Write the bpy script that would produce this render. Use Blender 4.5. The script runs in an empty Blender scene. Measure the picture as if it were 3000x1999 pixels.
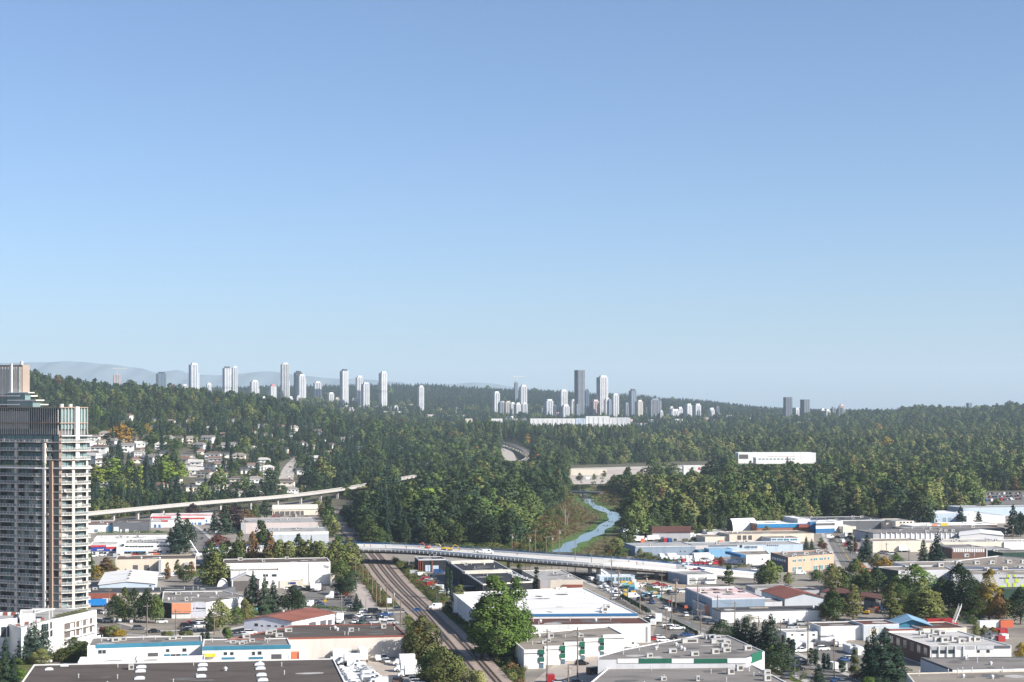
import bpy, math, random
import numpy as np
from mathutils import Vector
R = math.radians
# ------------------------------------------------------------------ camera, sky, sun, exposure
F, H, HY, CX = 5000.0, 80.0, 1205.0, 1500.0      # focal length in photo pixels, eye height, horizon row, centre column
SC = bpy.context.scene
COL = SC.collection
cam_d = bpy.data.cameras.new('camera'); CAM = bpy.data.objects.new('camera', cam_d); COL.objects.link(CAM)
cam_d.lens = 60.0; cam_d.sensor_width = 36.0; cam_d.shift_y = (HY - 999.5) / 3000.0
cam_d.clip_start = 1.0; cam_d.clip_end = 60000.0
CAM.location = (0, 0, H); CAM.rotation_euler = (R(90), 0, 0); SC.camera = CAM
SUN_EL, SUN_AZ = 32.0, 116.0                     # azimuth from +Y towards +X
W = bpy.data.worlds.new('World'); SC.world = W; W.use_nodes = True
nt = W.node_tree; sky = nt.nodes.new('ShaderNodeTexSky'); sky.sky_type = 'NISHITA'; sky.sun_disc = False
sky.sun_elevation = R(SUN_EL); sky.sun_rotation = R(SUN_AZ); sky.altitude = 0
sky.air_density = 0.72; sky.dust_density = 1.15; sky.ozone_density = 4.2
nt.links.new(sky.outputs[0], nt.nodes['Background'].inputs[0]); nt.nodes['Background'].inputs[1].default_value = 0.102
sl = bpy.data.lights.new('sun', 'SUN'); sl.energy = 5.0; sl.angle = R(0.55); sl.color = (1.0, 0.95, 0.87)
SUN = bpy.data.objects.new('sun', sl); COL.objects.link(SUN)
sv = Vector((math.sin(R(SUN_AZ)) * math.cos(R(SUN_EL)), math.cos(R(SUN_AZ)) * math.cos(R(SUN_EL)), math.sin(R(SUN_EL))))
SUN.rotation_euler = sv.to_track_quat('Z', 'Y').to_euler(); SUN.location = (200, -200, 400)
VS = SC.view_settings; VS.view_transform = 'Standard'; VS.look = 'None'; VS.gamma = 1.0; VS.use_curve_mapping = False
VS.exposure = 0.72
SC.cycles.max_bounces = 5; SC.cycles.diffuse_bounces = 2; SC.cycles.glossy_bounces = 2; SC.cycles.transmission_bounces = 2
SC.cycles.volume_bounces = 1; SC.cycles.transparent_max_bounces = 4; SC.cycles.use_denoising = True
SC.cycles.caustics_reflective = False; SC.cycles.caustics_refractive = False
rnd = random.Random(7)
nrg = np.random.default_rng(11)

# ------------------------------------------------------------------ materials
MATS = {}
def mat(name, col, rough=0.85, var=0.12, scale=0.6, spec=0.25, metal=0.0, obj_rand=0.0, bump=0.0, stretch=(1, 1, 1),
        stain=None, stain_scale=0.12, stain_amt=0.5, trans=0.0, rand_col=None, seams=None):
    """principled surface with mottled colour; obj_rand varies brightness from copy to copy, stain adds soft patches of wear"""
    if name in MATS: return MATS[name]
    m = bpy.data.materials.new(name); m.use_nodes = True; t = m.node_tree; b = t.nodes['Principled BSDF']; L = t.links.new
    b.inputs['Roughness'].default_value = rough; b.inputs['Specular IOR Level'].default_value = spec; b.inputs['Metallic'].default_value = metal
    tc = t.nodes.new('ShaderNodeTexCoord'); mp = t.nodes.new('ShaderNodeMapping'); mp.inputs['Scale'].default_value = stretch
    L(tc.outputs['Object'], mp.inputs[0])
    n = t.nodes.new('ShaderNodeTexNoise'); n.inputs['Scale'].default_value = scale; n.inputs['Detail'].default_value = 5
    L(mp.outputs[0], n.inputs[0])
    mx = t.nodes.new('ShaderNodeMix'); mx.data_type = 'RGBA'
    lo = [max(0, c * (1 - var * 1.6)) for c in col]; hi = [min(0.9, c * (1 + var * 1.6)) for c in col]
    mx.inputs[6].default_value = (*lo, 1); mx.inputs[7].default_value = (*hi, 1); L(n.outputs[0], mx.inputs[0])
    out = mx.outputs[2]
    if stain is not None:
        n2 = t.nodes.new('ShaderNodeTexNoise'); n2.inputs['Scale'].default_value = stain_scale; n2.inputs['Detail'].default_value = 7; n2.inputs['Roughness'].default_value = 0.62
        L(mp.outputs[0], n2.inputs[0])
        rp = t.nodes.new('ShaderNodeValToRGB'); rp.color_ramp.elements[0].position = 0.5; rp.color_ramp.elements[1].position = 0.68
        rp.color_ramp.elements[1].color = (stain_amt,) * 3 + (1,); rp.color_ramp.elements[0].color = (0, 0, 0, 1); L(n2.outputs[0], rp.inputs[0])
        m2 = t.nodes.new('ShaderNodeMix'); m2.data_type = 'RGBA'; m2.inputs[7].default_value = (*stain, 1)
        L(rp.outputs[0], m2.inputs[0]); L(out, m2.inputs[6]); out = m2.outputs[2]
    if obj_rand or rand_col:
        oi = t.nodes.new('ShaderNodeObjectInfo')
        if rand_col:
            m3 = t.nodes.new('ShaderNodeMix'); m3.data_type = 'RGBA'; m3.inputs[7].default_value = (*rand_col, 1)
            pw = t.nodes.new('ShaderNodeMath'); pw.operation = 'POWER'; pw.inputs[1].default_value = 1.7; L(oi.outputs['Random'], pw.inputs[0])
            L(pw.outputs[0], m3.inputs[0]); L(out, m3.inputs[6]); out = m3.outputs[2]
        if obj_rand:
            mr = t.nodes.new('ShaderNodeMapRange'); mr.inputs[3].default_value = 1 - obj_rand; mr.inputs[4].default_value = 1 + obj_rand
            wn = t.nodes.new('ShaderNodeTexWhiteNoise'); wn.noise_dimensions = '1D'; L(oi.outputs['Random'], wn.inputs[1]); L(wn.outputs[0], mr.inputs[0])
            hs = t.nodes.new('ShaderNodeHueSaturation'); L(mr.outputs[0], hs.inputs['Value']); L(out, hs.inputs['Color']); out = hs.outputs[0]
    if seams:
        bk = t.nodes.new('ShaderNodeTexBrick'); bk.inputs['Scale'].default_value = 1.0; bk.inputs['Brick Width'].default_value = seams[0]; bk.inputs['Row Height'].default_value = seams[1]; bk.inputs['Mortar Size'].default_value = 0.05; bk.inputs['Mortar Smooth'].default_value = 0.3
        bk.inputs['Color1'].default_value = (1, 1, 1, 1); bk.inputs['Color2'].default_value = (.93, .93, .93, 1); bk.inputs['Mortar'].default_value = (.74, .74, .74, 1); L(tc.outputs['Object'], bk.inputs[0])
        mm = t.nodes.new('ShaderNodeMix'); mm.data_type = 'RGBA'; mm.blend_type = 'MULTIPLY'; mm.inputs[0].default_value = 1.0; L(out, mm.inputs[6]); L(bk.outputs[0], mm.inputs[7]); out = mm.outputs[2]
    L(out, b.inputs['Base Color'])
    if bump:
        bp = t.nodes.new('ShaderNodeBump'); bp.inputs['Strength'].default_value = bump; bp.inputs['Distance'].default_value = 0.3
        L(n.outputs[0], bp.inputs['Height']); L(bp.outputs[0], b.inputs['Normal'])
    if trans:
        tr = t.nodes.new('ShaderNodeBsdfTranslucent'); L(out, tr.inputs[0]); ms = t.nodes.new('ShaderNodeMixShader'); ms.inputs[0].default_value = trans
        L(b.outputs[0], ms.inputs[1]); L(tr.outputs[0], ms.inputs[2]); L(ms.outputs[0], t.nodes['Material Output'].inputs[0])
    MATS[name] = m
    return m

# ------------------------------------------------------------------ terrain
TP = np.array([-1500, -300, 80, 200, 300, 400, 500, 600, 700, 800, 900, 1000, 1250, 1500, 1800, 2000, 2300, 2600, 2700, 2850, 2950, 3300, 4500.])
TD = np.array([0, 1380, 1550, 1700, 1900, 2300, 2600, 3000, 3500, 4200, 5000, 6200, 7000, 9000, 12000.])
def trow(*kv):
    k = sorted(kv); return np.interp(TP, [a for a, b in k], [b for a, b in k])
TZ = np.array([
    trow((0, 0)), trow((0, 0)),
    trow((0, 12), (300, 10), (600, 4), (800, 0)),
    trow((0, 32), (300, 28), (600, 18), (800, 9), (1000, 3), (1200, 0)),
    trow((0, 55), (300, 44), (600, 32), (900, 16), (1150, 7), (1400, 0)),
    trow((0, 85), (300, 63), (600, 52), (900, 28), (1150, 14), (1500, 3), (1900, 1), (2400, 0)),
    trow((0, 105), (300, 80), (600, 66), (900, 40), (1150, 22), (1500, 8), (1900, 5), (2400, 5)),
    trow((-300, 150), (80, 128), (200, 113), (300, 105), (400, 105), (500, 99), (600, 94), (700, 86), (800, 79), (900, 64), (1000, 48), (1250, 32), (1500, 19), (1800, 11), (2000, 13), (2300, 15), (2600, 14), (3000, 14)),
    trow((-300, 150), (80, 128), (300, 104), (600, 92), (800, 78), (1000, 52), (1250, 38), (1500, 26), (1800, 20), (2000, 25), (2300, 26), (2600, 26), (3000, 26)),
    trow((-300, 120), (300, 95), (800, 76), (1250, 47), (1500, 39), (1800, 35), (2000, 35), (2300, 37), (2600, 38), (2700, 46), (2850, 48), (2950, 56), (3300, 60)),
    trow((-300, 110), (600, 96), (1000, 88), (1300, 70), (1500, 62), (1700, 58), (1900, 55), (2300, 51), (2500, 52), (2600, 68), (2700, 80), (2850, 74), (2950, 88), (3300, 92)),
    trow((-300, 130), (900, 118), (1200, 116), (1500, 108), (1700, 100), (1900, 90), (2100, 74), (2300, 58), (2500, 44), (2700, 60), (3300, 60)),
    trow((-300, 156), (600, 152), (900, 160), (1200, 170), (1300, 162), (1500, 146), (1700, 134), (1900, 116), (2000, 104), (2100, 90), (2300, 64), (2500, 44), (2700, 36), (3300, 30)),
    trow((-300, 60), (1500, 60), (2500, 20), (3300, 10)),
    trow((0, 0)),
])
def smooth_rows(z):
    return z
def terr(X, Y):
    X = np.asarray(X, float); Y = np.maximum(np.asarray(Y, float), 1.0)
    p = CX + F * X / np.maximum(Y, 60.0)
    i = np.clip(np.searchsorted(TD, Y) - 1, 0, len(TD) - 2); t = np.clip((Y - TD[i]) / (TD[i + 1] - TD[i]), 0, 1)
    j = np.clip(np.searchsorted(TP, p) - 1, 0, len(TP) - 2); s = np.clip((p - TP[j]) / (TP[j + 1] - TP[j]), 0, 1)
    s = s * s * (3 - 2 * s) * 0.6 + s * 0.4
    return (TZ[i, j] * (1 - s) + TZ[i, j + 1] * s) * (1 - t) + (TZ[i + 1, j] * (1 - s) + TZ[i + 1, j + 1] * s) * t
def at(px, py, z=0.0):
    """ground-plane hit (height z) of a photo pixel"""
    d = F * (H - z) / (py - HY)
    return Vector(((px - CX) * d / F, d, z))
def hit(px, py):
    """first hit of a photo pixel on the terrain"""
    d = np.arange(350.0, 9000.0, 4.0); X = (px - CX) * d / F
    k = np.nonzero(H - (py - HY) * d / F <= terr(X, d))[0]
    i = k[0] if len(k) else -1
    return Vector((X[i], d[i], float(terr(X[i], d[i]))))
def depth_at(px, d, dz=0.0):
    X = (px - CX) * d / F
    return Vector((X, d, float(terr(X, d)) + dz))
def topix(v):
    return (CX + F * v[0] / v[1], HY + F * (H - v[2]) / v[1])
GA = R(10.0)                                       # the street grid runs ten degrees off the view axis
GU = Vector((math.cos(GA), math.sin(GA), 0)); GV = Vector((-math.sin(GA), math.cos(GA), 0))

# ------------------------------------------------------------------ mesh helpers
def link(o, parent=None):
    COL.objects.link(o)
    if parent is not None: o.parent = parent
    return o
def props(o, label=None, cat=None, group=None, kind=None):
    if label: o['label'] = label
    if cat: o['category'] = cat
    if group: o['group'] = group
    if kind: o['kind'] = kind
    return o
def empty(name, loc, label=None, cat=None, group=None, rz=0.0):
    o = bpy.data.objects.new(name, None); o.location = loc; o.rotation_euler = (0, 0, rz); o.empty_display_size = 0.5
    link(o); return props(o, label, cat, group)
class MB:
    def __init__(s): s.v = []; s.f = []
    def add(s, vs, fs):
        n = len(s.v); s.v += [tuple(v) for v in vs]; s.f += [tuple(i + n for i in f) for f in fs]; return s
    def box(s, c, u, v, du, dv, z0, z1):
        """box centred on c (xy), half sizes du, dv along unit vectors u, v"""
        p = [Vector((c[0], c[1], 0)) + u * a * du + v * b * dv for a, b in ((-1, -1), (1, -1), (1, 1), (-1, 1))]
        return s.prism(p, z0, z1)
    def ab(s, x0, x1, y0, y1, z0, z1):
        return s.prism([Vector((x0, y0, 0)), Vector((x1, y0, 0)), Vector((x1, y1, 0)), Vector((x0, y1, 0))], z0, z1)
    def prism(s, p, z0, z1, p2=None):
        n = len(p); q = p2 or p
        area = sum(p[i][0] * p[(i + 1) % n][1] - p[(i + 1) % n][0] * p[i][1] for i in range(n))
        if area < 0: p = p[::-1]; q = q[::-1]
        vs = [(a[0], a[1], z0) for a in p] + [(a[0], a[1], z1) for a in q]
        fs = [tuple(range(n - 1, -1, -1)), tuple(range(n, 2 * n))] + [(i, (i + 1) % n, n + (i + 1) % n, n + i) for i in range(n)]
        return s.add(vs, fs)
    def sheet(s, p, z):
        area = sum(p[i][0] * p[(i + 1) % len(p)][1] - p[(i + 1) % len(p)][0] * p[i][1] for i in range(len(p)))
        if area < 0: p = p[::-1]
        return s.add([(a[0], a[1], z if z is not None else a[2]) for a in p], [tuple(range(len(p)))])
    def cyl(s, a, b, r0, r1=None, n=8, cap=True):
        a = Vector(a); b = Vector(b); r1 = r0 if r1 is None else r1; d = (b - a).normalized()
        x = d.orthogonal().normalized(); y = d.cross(x); vs = []
        for c, r in ((a, r0), (b, r1)):
            vs += [c + x * r * math.cos(2 * math.pi * k / n) + y * r * math.sin(2 * math.pi * k / n) for k in range(n)]
        fs = [(k, (k + 1) % n, n + (k + 1) % n, n + k) for k in range(n)]
        if cap: fs += [tuple(range(n - 1, -1, -1)), tuple(range(n, 2 * n))]
        return s.add(vs, fs)
    def ribbon(s, pts, w, z0, z1):
        """box section swept along a ground polyline, width w, from z0 to z1 above each point"""
        n = len(pts); L = []; Rr = []
        for i, p in enumerate(pts):
            d = (pts[min(i + 1, n - 1)] - pts[max(i - 1, 0)]); d.z = 0; d.normalize(); o = Vector((-d.y, d.x, 0)) * (w / 2)
            L.append(p + o); Rr.append(p - o)
        vs = []
        for i in range(n):
            vs += [L[i] + Vector((0, 0, z1)), Rr[i] + Vector((0, 0, z1)), Rr[i] + Vector((0, 0, z0)), L[i] + Vector((0, 0, z0))]
        fs = []
        for i in range(n - 1):
            a, b = 4 * i, 4 * i + 4
            fs += [(a, a + 1, b + 1, b), (a + 1, a + 2, b + 2, b + 1), (a + 2, a + 3, b + 3, b + 2), (a + 3, a, b, b + 3)]
        fs += [(0, 3, 2, 1), (4 * n - 4, 4 * n - 3, 4 * n - 2, 4 * n - 1)]
        return s.add(vs, fs)
    def mesh(s, name, m=None, off=(0, 0, 0), smooth=False):
        me = bpy.data.meshes.new(name); me.from_pydata([(a[0] - off[0], a[1] - off[1], a[2] - off[2]) for a in s.v], [], s.f)
        if m: me.materials.append(m)
        if smooth:
            for p in me.polygons: p.use_smooth = True
        me.update(); return me
    def build(s, name, m, parent=None, label=None, cat=None, group=None, kind=None, smooth=False):
        off = parent_world(parent)
        o = bpy.data.objects.new(name, s.mesh(name, m, off, smooth)); link(o, parent); return props(o, label, cat, group, kind)
def parent_world(o):
    v = Vector((0, 0, 0))
    while o is not None: v += o.location; o = o.parent
    return v
def copy_tree(o, parent=None):
    c = o.copy(); COL.objects.link(c); c.parent = parent
    for ch in list(o.children): copy_tree(ch, c)
    return c
def resample(pts, step):
    out = [pts[0].copy()]
    for a, b in zip(pts, pts[1:]):
        n = max(1, int((b - a).length / step))
        for k in range(1, n + 1): out.append(a.lerp(b, k / n))
    return out
def smooth_line(pts, it=2):
    for _ in range(it):
        q = [pts[0]]
        for a, b in zip(pts, pts[1:]): q += [a.lerp(b, .25), a.lerp(b, .75)]
        pts = q + [pts[-1]]
    return pts
def inpoly(x, y, poly):
    x = np.asarray(x); y = np.asarray(y); c = np.zeros(x.shape, bool); n = len(poly)
    for i in range(n):
        x1, y1 = poly[i][0], poly[i][1]; x2, y2 = poly[(i + 1) % n][0], poly[(i + 1) % n][1]
        k = ((y1 > y) != (y2 > y)) & (x < (x2 - x1) * (y - y1) / ((y2 - y1) or 1e-9) + x1); c ^= k
    return c
# ------------------------------------------------------------------ ground, hills, haze
def make_ground():
    ps = np.concatenate([[-40000, -15000, -8000], np.arange(-4000, -400, 300), np.arange(-400, 3500, 60), np.arange(3500, 7200, 300), [11000, 18000, 43000]])
    ds = np.concatenate([[-3000, -500, 60, 200], np.arange(320, 1300, 60), np.arange(1300, 3600, 40), np.arange(3600, 7600, 120), [8000, 9000, 12000, 16000, 25000]])
    v = []; f = []; n = len(ps)
    for d in ds:
        for p in ps:
            dd = max(d, 300.0); X = (p - CX) * dd / F
            if d > 9000: X = (p - CX) * 9000 / F * (d / 9000)
            v.append((X, d, float(terr(X, max(d, 60)))))
    for i in range(len(ds) - 1):
        for j in range(n - 1): a = i * n + j; f.append((a, a + 1, a + n + 1, a + n))
    me = bpy.data.meshes.new('ground'); me.from_pydata(v, [], f)
    for p in me.polygons: p.use_smooth = True
    me.materials.append(mat('m_ground', (0.115, 0.105, 0.075), 0.95, 0.35, 0.05, 0.1, stain=(0.05, 0.07, 0.025), stain_scale=0.02, stain_amt=0.85))
    return props(link(bpy.data.objects.new('ground', me)), kind='structure')
make_ground()
def ridge(name, pts, d, depth, m, jag=14, seed=3):
    """distant mountain: a crest line of photo pixels at distance d, with slopes down to the plain on both sides"""
    r = random.Random(seed); xs = np.arange(pts[0][0], pts[-1][0] + 1, 12); ys = np.interp(xs, [p[0] for p in pts], [p[1] for p in pts])
    nz = np.zeros(len(xs))
    for k in range(5):
        ph = r.random() * 7; nz += np.sin(xs / (150 / 1.9 ** k) + ph) * jag / (1.75 ** k)
    z = np.maximum(H + (HY - ys) * d / F + nz * 0.6, -5); X = (xs - CX) * d / F; v = []; f = []; n = len(xs)
    for i in range(n):
        for k, (dy, fz) in enumerate(((-depth, 0.0), (-depth * .55, .42), (-depth * .2, .82), (0, 1.0), (depth, 0.0))):
            w = 1 + 0.12 * math.sin(i * .9 + k * 2) ; v.append((X[i], d + dy * w, z[i] * fz * (1 + (0.07 * math.sin(i * .55 + k) if 0 < k < 3 else 0)) - (2 if fz == 0 else 0)))
    for i in range(n - 1):
        for k in range(4): a = i * 5 + k; f.append((a, a + 5, a + 6, a + 1))
    me = bpy.data.meshes.new(name); me.from_pydata(v, [], f); me.materials.append(m)
    for p in me.polygons: p.use_smooth = True
    return props(link(bpy.data.objects.new(name, me)), kind='structure')
MM = mat('m_mountain', (0.10, 0.125, 0.13), 0.95, 0.3, 0.002, 0.0)
ridge('mountain', [(-900, 1090), (-300, 1075), (100, 1062), (200, 1060), (330, 1068), (420, 1078), (455, 1090), (490, 1086), (520, 1080), (560, 1092), (640, 1098), (800, 1092), (880, 1104), (980, 1112), (1100, 1112), (1180, 1120), (1240, 1150), (1400, 1200)], 23500, 3500, MM, 22, 3)
ridge('mountain', [(1150, 1200), (1290, 1126), (1390, 1119), (1440, 1122), (1500, 1132), (1640, 1150), (1780, 1152), (1850, 1152), (1920, 1160), (2010, 1175), (2200, 1200)], 24500, 2500, MM, 10, 8)
ridge('hill', [(1900, 1212), (2250, 1203), (2420, 1199), (2520, 1201), (2620, 1204), (2800, 1200), (3400, 1200), (3900, 1208)], 14000, 1500, MM, 5, 5)
hz = bpy.data.materials.new('m_haze'); hz.use_nodes = True; t = hz.node_tree; t.nodes.remove(t.nodes['Principled BSDF'])
pv = t.nodes.new('ShaderNodeVolumePrincipled'); pv.inputs['Color'].default_value = (0.70, 0.86, 1.0, 1); pv.inputs['Density'].default_value = 3.9e-5
pv.inputs['Anisotropy'].default_value = 0.0
t.links.new(pv.outputs[0], t.nodes['Material Output'].inputs['Volume'])
HAZE = MB().prism([Vector((-10500, -3200, 0)), Vector((10500, -3200, 0)), Vector((10500, 28500, 0)), Vector((-10500, 28500, 0))], -8.0, 800.0).build('haze', hz, kind='stuff')
HAZE['label'] = 'thin pale blue air over the valley'

# ------------------------------------------------------------------ tree shapes
def leaf_mesh(name, cen, nor, size, m, jitter=0.55, r=nrg):
    """leaf-clump quads at cen, facing roughly nor; shading normals follow nor so that lobes read as lit and dark clumps"""
    n = len(cen); nr = nor + r.normal(0, jitter, (n, 3)); nr /= np.linalg.norm(nr, axis=1)[:, None] + 1e-9
    a = np.cross(nr, r.normal(0, 1, (n, 3))); a /= np.linalg.norm(a, axis=1)[:, None] + 1e-9; b = np.cross(nr, a)
    s = size * r.uniform(0.55, 1.25, (n, 1)) * 0.5; k = r.uniform(0.6, 1.0, (n, 1))
    q = np.stack([cen - a * s, cen - b * s * k, cen + a * s, cen + b * s * k], 1).reshape(-1, 3)
    me = bpy.data.meshes.new(name); me.vertices.add(4 * n); me.vertices.foreach_set('co', q.ravel())
    me.loops.add(4 * n); me.loops.foreach_set('vertex_index', np.arange(4 * n, dtype=np.int32)); me.polygons.add(n)
    me.polygons.foreach_set('loop_start', np.arange(0, 4 * n, 4, dtype=np.int32)); me.update(calc_edges=True)
    sn = nor * 0.88 + nr * 0.12; sn /= np.linalg.norm(sn, axis=1)[:, None] + 1e-9
    me.normals_split_custom_set_from_vertices([tuple(x) for x in np.repeat(sn, 4, 0)])
    me.materials.append(m); return me
def lobes_pts(lobes, per, r=nrg):
    C = []; N = []
    tot = sum(l[3] * l[4] for l in lobes)
    for (x, y, z, rx, rz) in lobes:
        n = max(6, int(per * rx * rz / tot)); d = r.normal(0, 1, (n, 3)); d /= np.linalg.norm(d, axis=1)[:, None]
        d[:, 2] = np.where((d[:, 2] < -0.45) & (r.random(n) < 0.7), -d[:, 2], d[:, 2])
        rad = r.uniform(0.72, 1.06, (n, 1)); C.append(np.array([x, y, z]) + d * rad * np.array([rx, rx, rz])); N.append(d / np.array([rx, rx, rz]) * min(rx, rz))
    C = np.concatenate(C); N = np.concatenate(N); N /= np.linalg.norm(N, axis=1)[:, None]; return C, N
def broad_pts(seed, h, w, per, shape='round', nl=16):
    r = random.Random(seed); L = []
    for k in range(nl):
        t = r.random() if k else .5
        if shape == 'round': env = math.sin(math.pi * min(1, 0.16 + 0.84 * t) ** 0.85); zz = h * (0.15 + 0.75 * t)
        elif shape == 'tall': env = min(1, .5 + 2.0 * t) * (1 - t) ** .55; zz = h * (0.10 + 0.85 * t)
        else: env = 0.55 + 0.45 * math.sin(math.pi * t); zz = h * (0.12 + 0.78 * t)
        a = r.random() * 6.283; rr = w * 0.5 * max(env, .2) * r.uniform(.35, .72); q = w * r.uniform(.13, .25) * (0.6 + .5 * env) * (16 / nl) ** .25
        L.append((math.cos(a) * rr, math.sin(a) * rr, zz, q, q * r.uniform(.75, 1.1)))
    C, N = lobes_pts(L, int(per * .8)); g = np.random.default_rng(seed); n = per - len(C)
    if n > 20:
        t = g.random(n); e = np.sin(np.pi * np.minimum(1, .16 + .84 * t) ** .85) if shape == 'round' else (np.minimum(1, .5 + 2 * t) * (1 - t) ** .55 if shape == 'tall' else .55 + .45 * np.sin(np.pi * t)); a = g.random(n) * 6.283; rr = w * .5 * np.maximum(e, .12) * g.uniform(.35, .95, n) ** .6
        C2 = np.stack([np.cos(a) * rr, np.sin(a) * rr, h * (.10 + .86 * t)], 1); N2 = np.stack([np.cos(a), np.sin(a), .3 + .9 * t], 1); N2 /= np.linalg.norm(N2, axis=1)[:, None]; C = np.concatenate([C, C2]); N = np.concatenate([N, N2])
    return C, N
def conifer_pts(seed, h, w, per):
    r = np.random.default_rng(seed); z = h * (0.08 + 0.92 * (1 - np.sqrt(r.random(per))) ** 0.92); lay = np.sin(z / h * 46 + r.random() * 6) * 0.5 + 0.5
    env = (1 - (z / h)) ** 0.86 * w * 0.5 * (0.62 + 0.5 * lay) + 0.15; a = r.random(per) * 6.283; wob = 0.85 + 0.22 * np.sin(a * 3 + z * 1.3) + .12 * np.sin(a * 5 - z * 2.1)
    rr = env * wob * r.uniform(0.55, 1.05, per) ** 0.5; C = np.stack([np.cos(a) * rr, np.sin(a) * rr, z - rr * 0.18], 1)
    N = np.stack([np.cos(a), np.sin(a), np.full(per, 0.55) + 0.5 * lay], 1); N /= np.linalg.norm(N, axis=1)[:, None]; return C, N
M_TRUNK = mat('m_bark', (0.11, 0.085, 0.065), 0.95, 0.3, 1.5, 0.1)
M_PALE = mat('m_pale_bark', (0.36, 0.33, 0.29), 0.9, 0.25, 1.5, 0.1)
def leafmat(name, c, c2, orand=0.42, trans=0.06):
    return mat(name, c, 0.75, 0.28, 0.25, 0.12, obj_rand=orand, trans=trans, rand_col=c2)
LM = {
    'dark': leafmat('m_leaf_dark', (0.030, 0.054, 0.026), (0.060, 0.086, 0.036)),
    'mid': leafmat('m_leaf_mid', (0.062, 0.098, 0.028), (0.105, 0.135, 0.040)),
    'olive': leafmat('m_leaf_olive', (0.120, 0.138, 0.042), (0.190, 0.188, 0.070)),
    'bright': leafmat('m_leaf_bright', (0.135, 0.205, 0.028), (0.19, 0.23, 0.036), 0.12),
    'fresh': leafmat('m_leaf_fresh', (0.085, 0.145, 0.030), (0.105, 0.160, 0.036), 0.12),
    'yellow': leafmat('m_leaf_yellow', (0.25, 0.19, 0.030), (0.30, 0.17, 0.03), 0.15),
    'brown': leafmat('m_leaf_brown', (0.13, 0.085, 0.04), (0.20, 0.11, 0.045), 0.2),
    'red': leafmat('m_leaf_red', (0.10, 0.035, 0.035), (0.16, 0.06, 0.04), 0.15),
    'plum': leafmat('m_leaf_plum', (0.038, 0.022, 0.026), (0.05, 0.03, 0.03), 0.15),
    'con': leafmat('m_needle', (0.020, 0.042, 0.028), (0.036, 0.060, 0.032), 0.25, 0.05),
    'blue': leafmat('m_needle_blue', (0.040, 0.070, 0.052), (0.05, 0.08, 0.055), 0.12, 0.05),
}
def trunk_mesh(name, h, r, m, limbs=5, seed=1, lean=0.0):
    rr = random.Random(seed); b = MB(); b.cyl((0, 0, -0.3), (lean * h * .4, 0, h * .45), r, r * .7, 7); b.cyl((lean * h * .4, 0, h * .44), (lean * h, 0, h * .86), r * .7, r * .18, 6)
    for k in range(limbs):
        z = h * rr.uniform(.25, .6); a = rr.random() * 6.28; ln = h * rr.uniform(.16, .3)
        b.cyl((lean * z, 0, z), (lean * z + math.cos(a) * ln * .8, math.sin(a) * ln * .8, z + ln * .9), r * .34, r * .08, 5, False)
    return b.mesh(name, m)
PROTO = {}
def proto(kind, seed, h, w, per, lm, size, shape='round', pale=False, nl=16):
    key = (kind, seed, per, lm)
    if key not in PROTO:
        C, N = conifer_pts(seed, h, w, per) if kind == 'con' else broad_pts(seed, h, w, per, shape, nl)
        cm = leaf_mesh('crown', C, N, size, LM[lm], 0.5 if kind != 'con' else 0.4)
        PROTO[key] = (cm, trunk_mesh('trunk', h * (.97 if kind == 'con' else .8), h * (.014 if kind == 'con' else .02), M_PALE if pale else M_TRUNK, 0 if kind == 'con' else 6, seed))
    return PROTO[key]
# kind -> list of (proto args); all shapes are drawn 10 m tall and scaled
TK = {
    'broad': lambda lm, per=1500, size=.62: [proto('b', 10 + s, 10, 8.2, per, lm, size * (1500 / per) ** .5, nl=26 if per > 1400 else 18) for s in range(3)],
    'tall': lambda lm, per=1500, size=.55: [proto('t', 20 + s, 10, 5.2, per, lm, size * (1500 / per) ** .5, 'tall', nl=26 if per > 1400 else 18) for s in range(3)],
    'con': lambda lm='con', per=1300, size=.46: [proto('con', 30 + s, 10, 4.2, per, lm, size * (1300 / per) ** .5) for s in range(3)],
    'shrub': lambda lm, per=700, size=.85: [proto('s', 40 + s, 10, 11.5, per, lm, size, 'shrub', nl=12) for s in range(2)],
    'col': lambda lm, per=900, size=.42: [proto('c', 50 + s, 10, 2.6, per, lm, size, 'shrub', nl=16) for s in range(2)],
}
NAME = {'broad': 'broadleaf_tree', 'tall': 'poplar_tree', 'con': 'conifer_tree', 'shrub': 'shrub', 'col': 'columnar_cedar'}
TREES = []
def tree(loc, kind, lm, h, w=None, label=None, group=None, per=None, trunk=True):
    """one tree: an empty with a trunk and a crown of leaf clumps"""
    ms = TK[kind](lm, per) if per else TK[kind](lm); cm, tm = ms[rnd.randrange(len(ms))]
    base = {'broad': .82, 'tall': .52, 'con': .42, 'shrub': 1.15, 'col': .26}[kind]
    sx = h / 10 if w is None else w / (base * 10)
    o = empty(NAME[kind], loc, label, 'shrub' if kind == 'shrub' else 'tree', group); o.rotation_euler.z = rnd.random() * 6.28; o.scale = (sx, sx, h / 10)
    link(bpy.data.objects.new('crown', cm), o)
    if trunk: link(bpy.data.objects.new('trunk', tm), o)
    TREES.append((loc[0], loc[1])); return o
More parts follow.
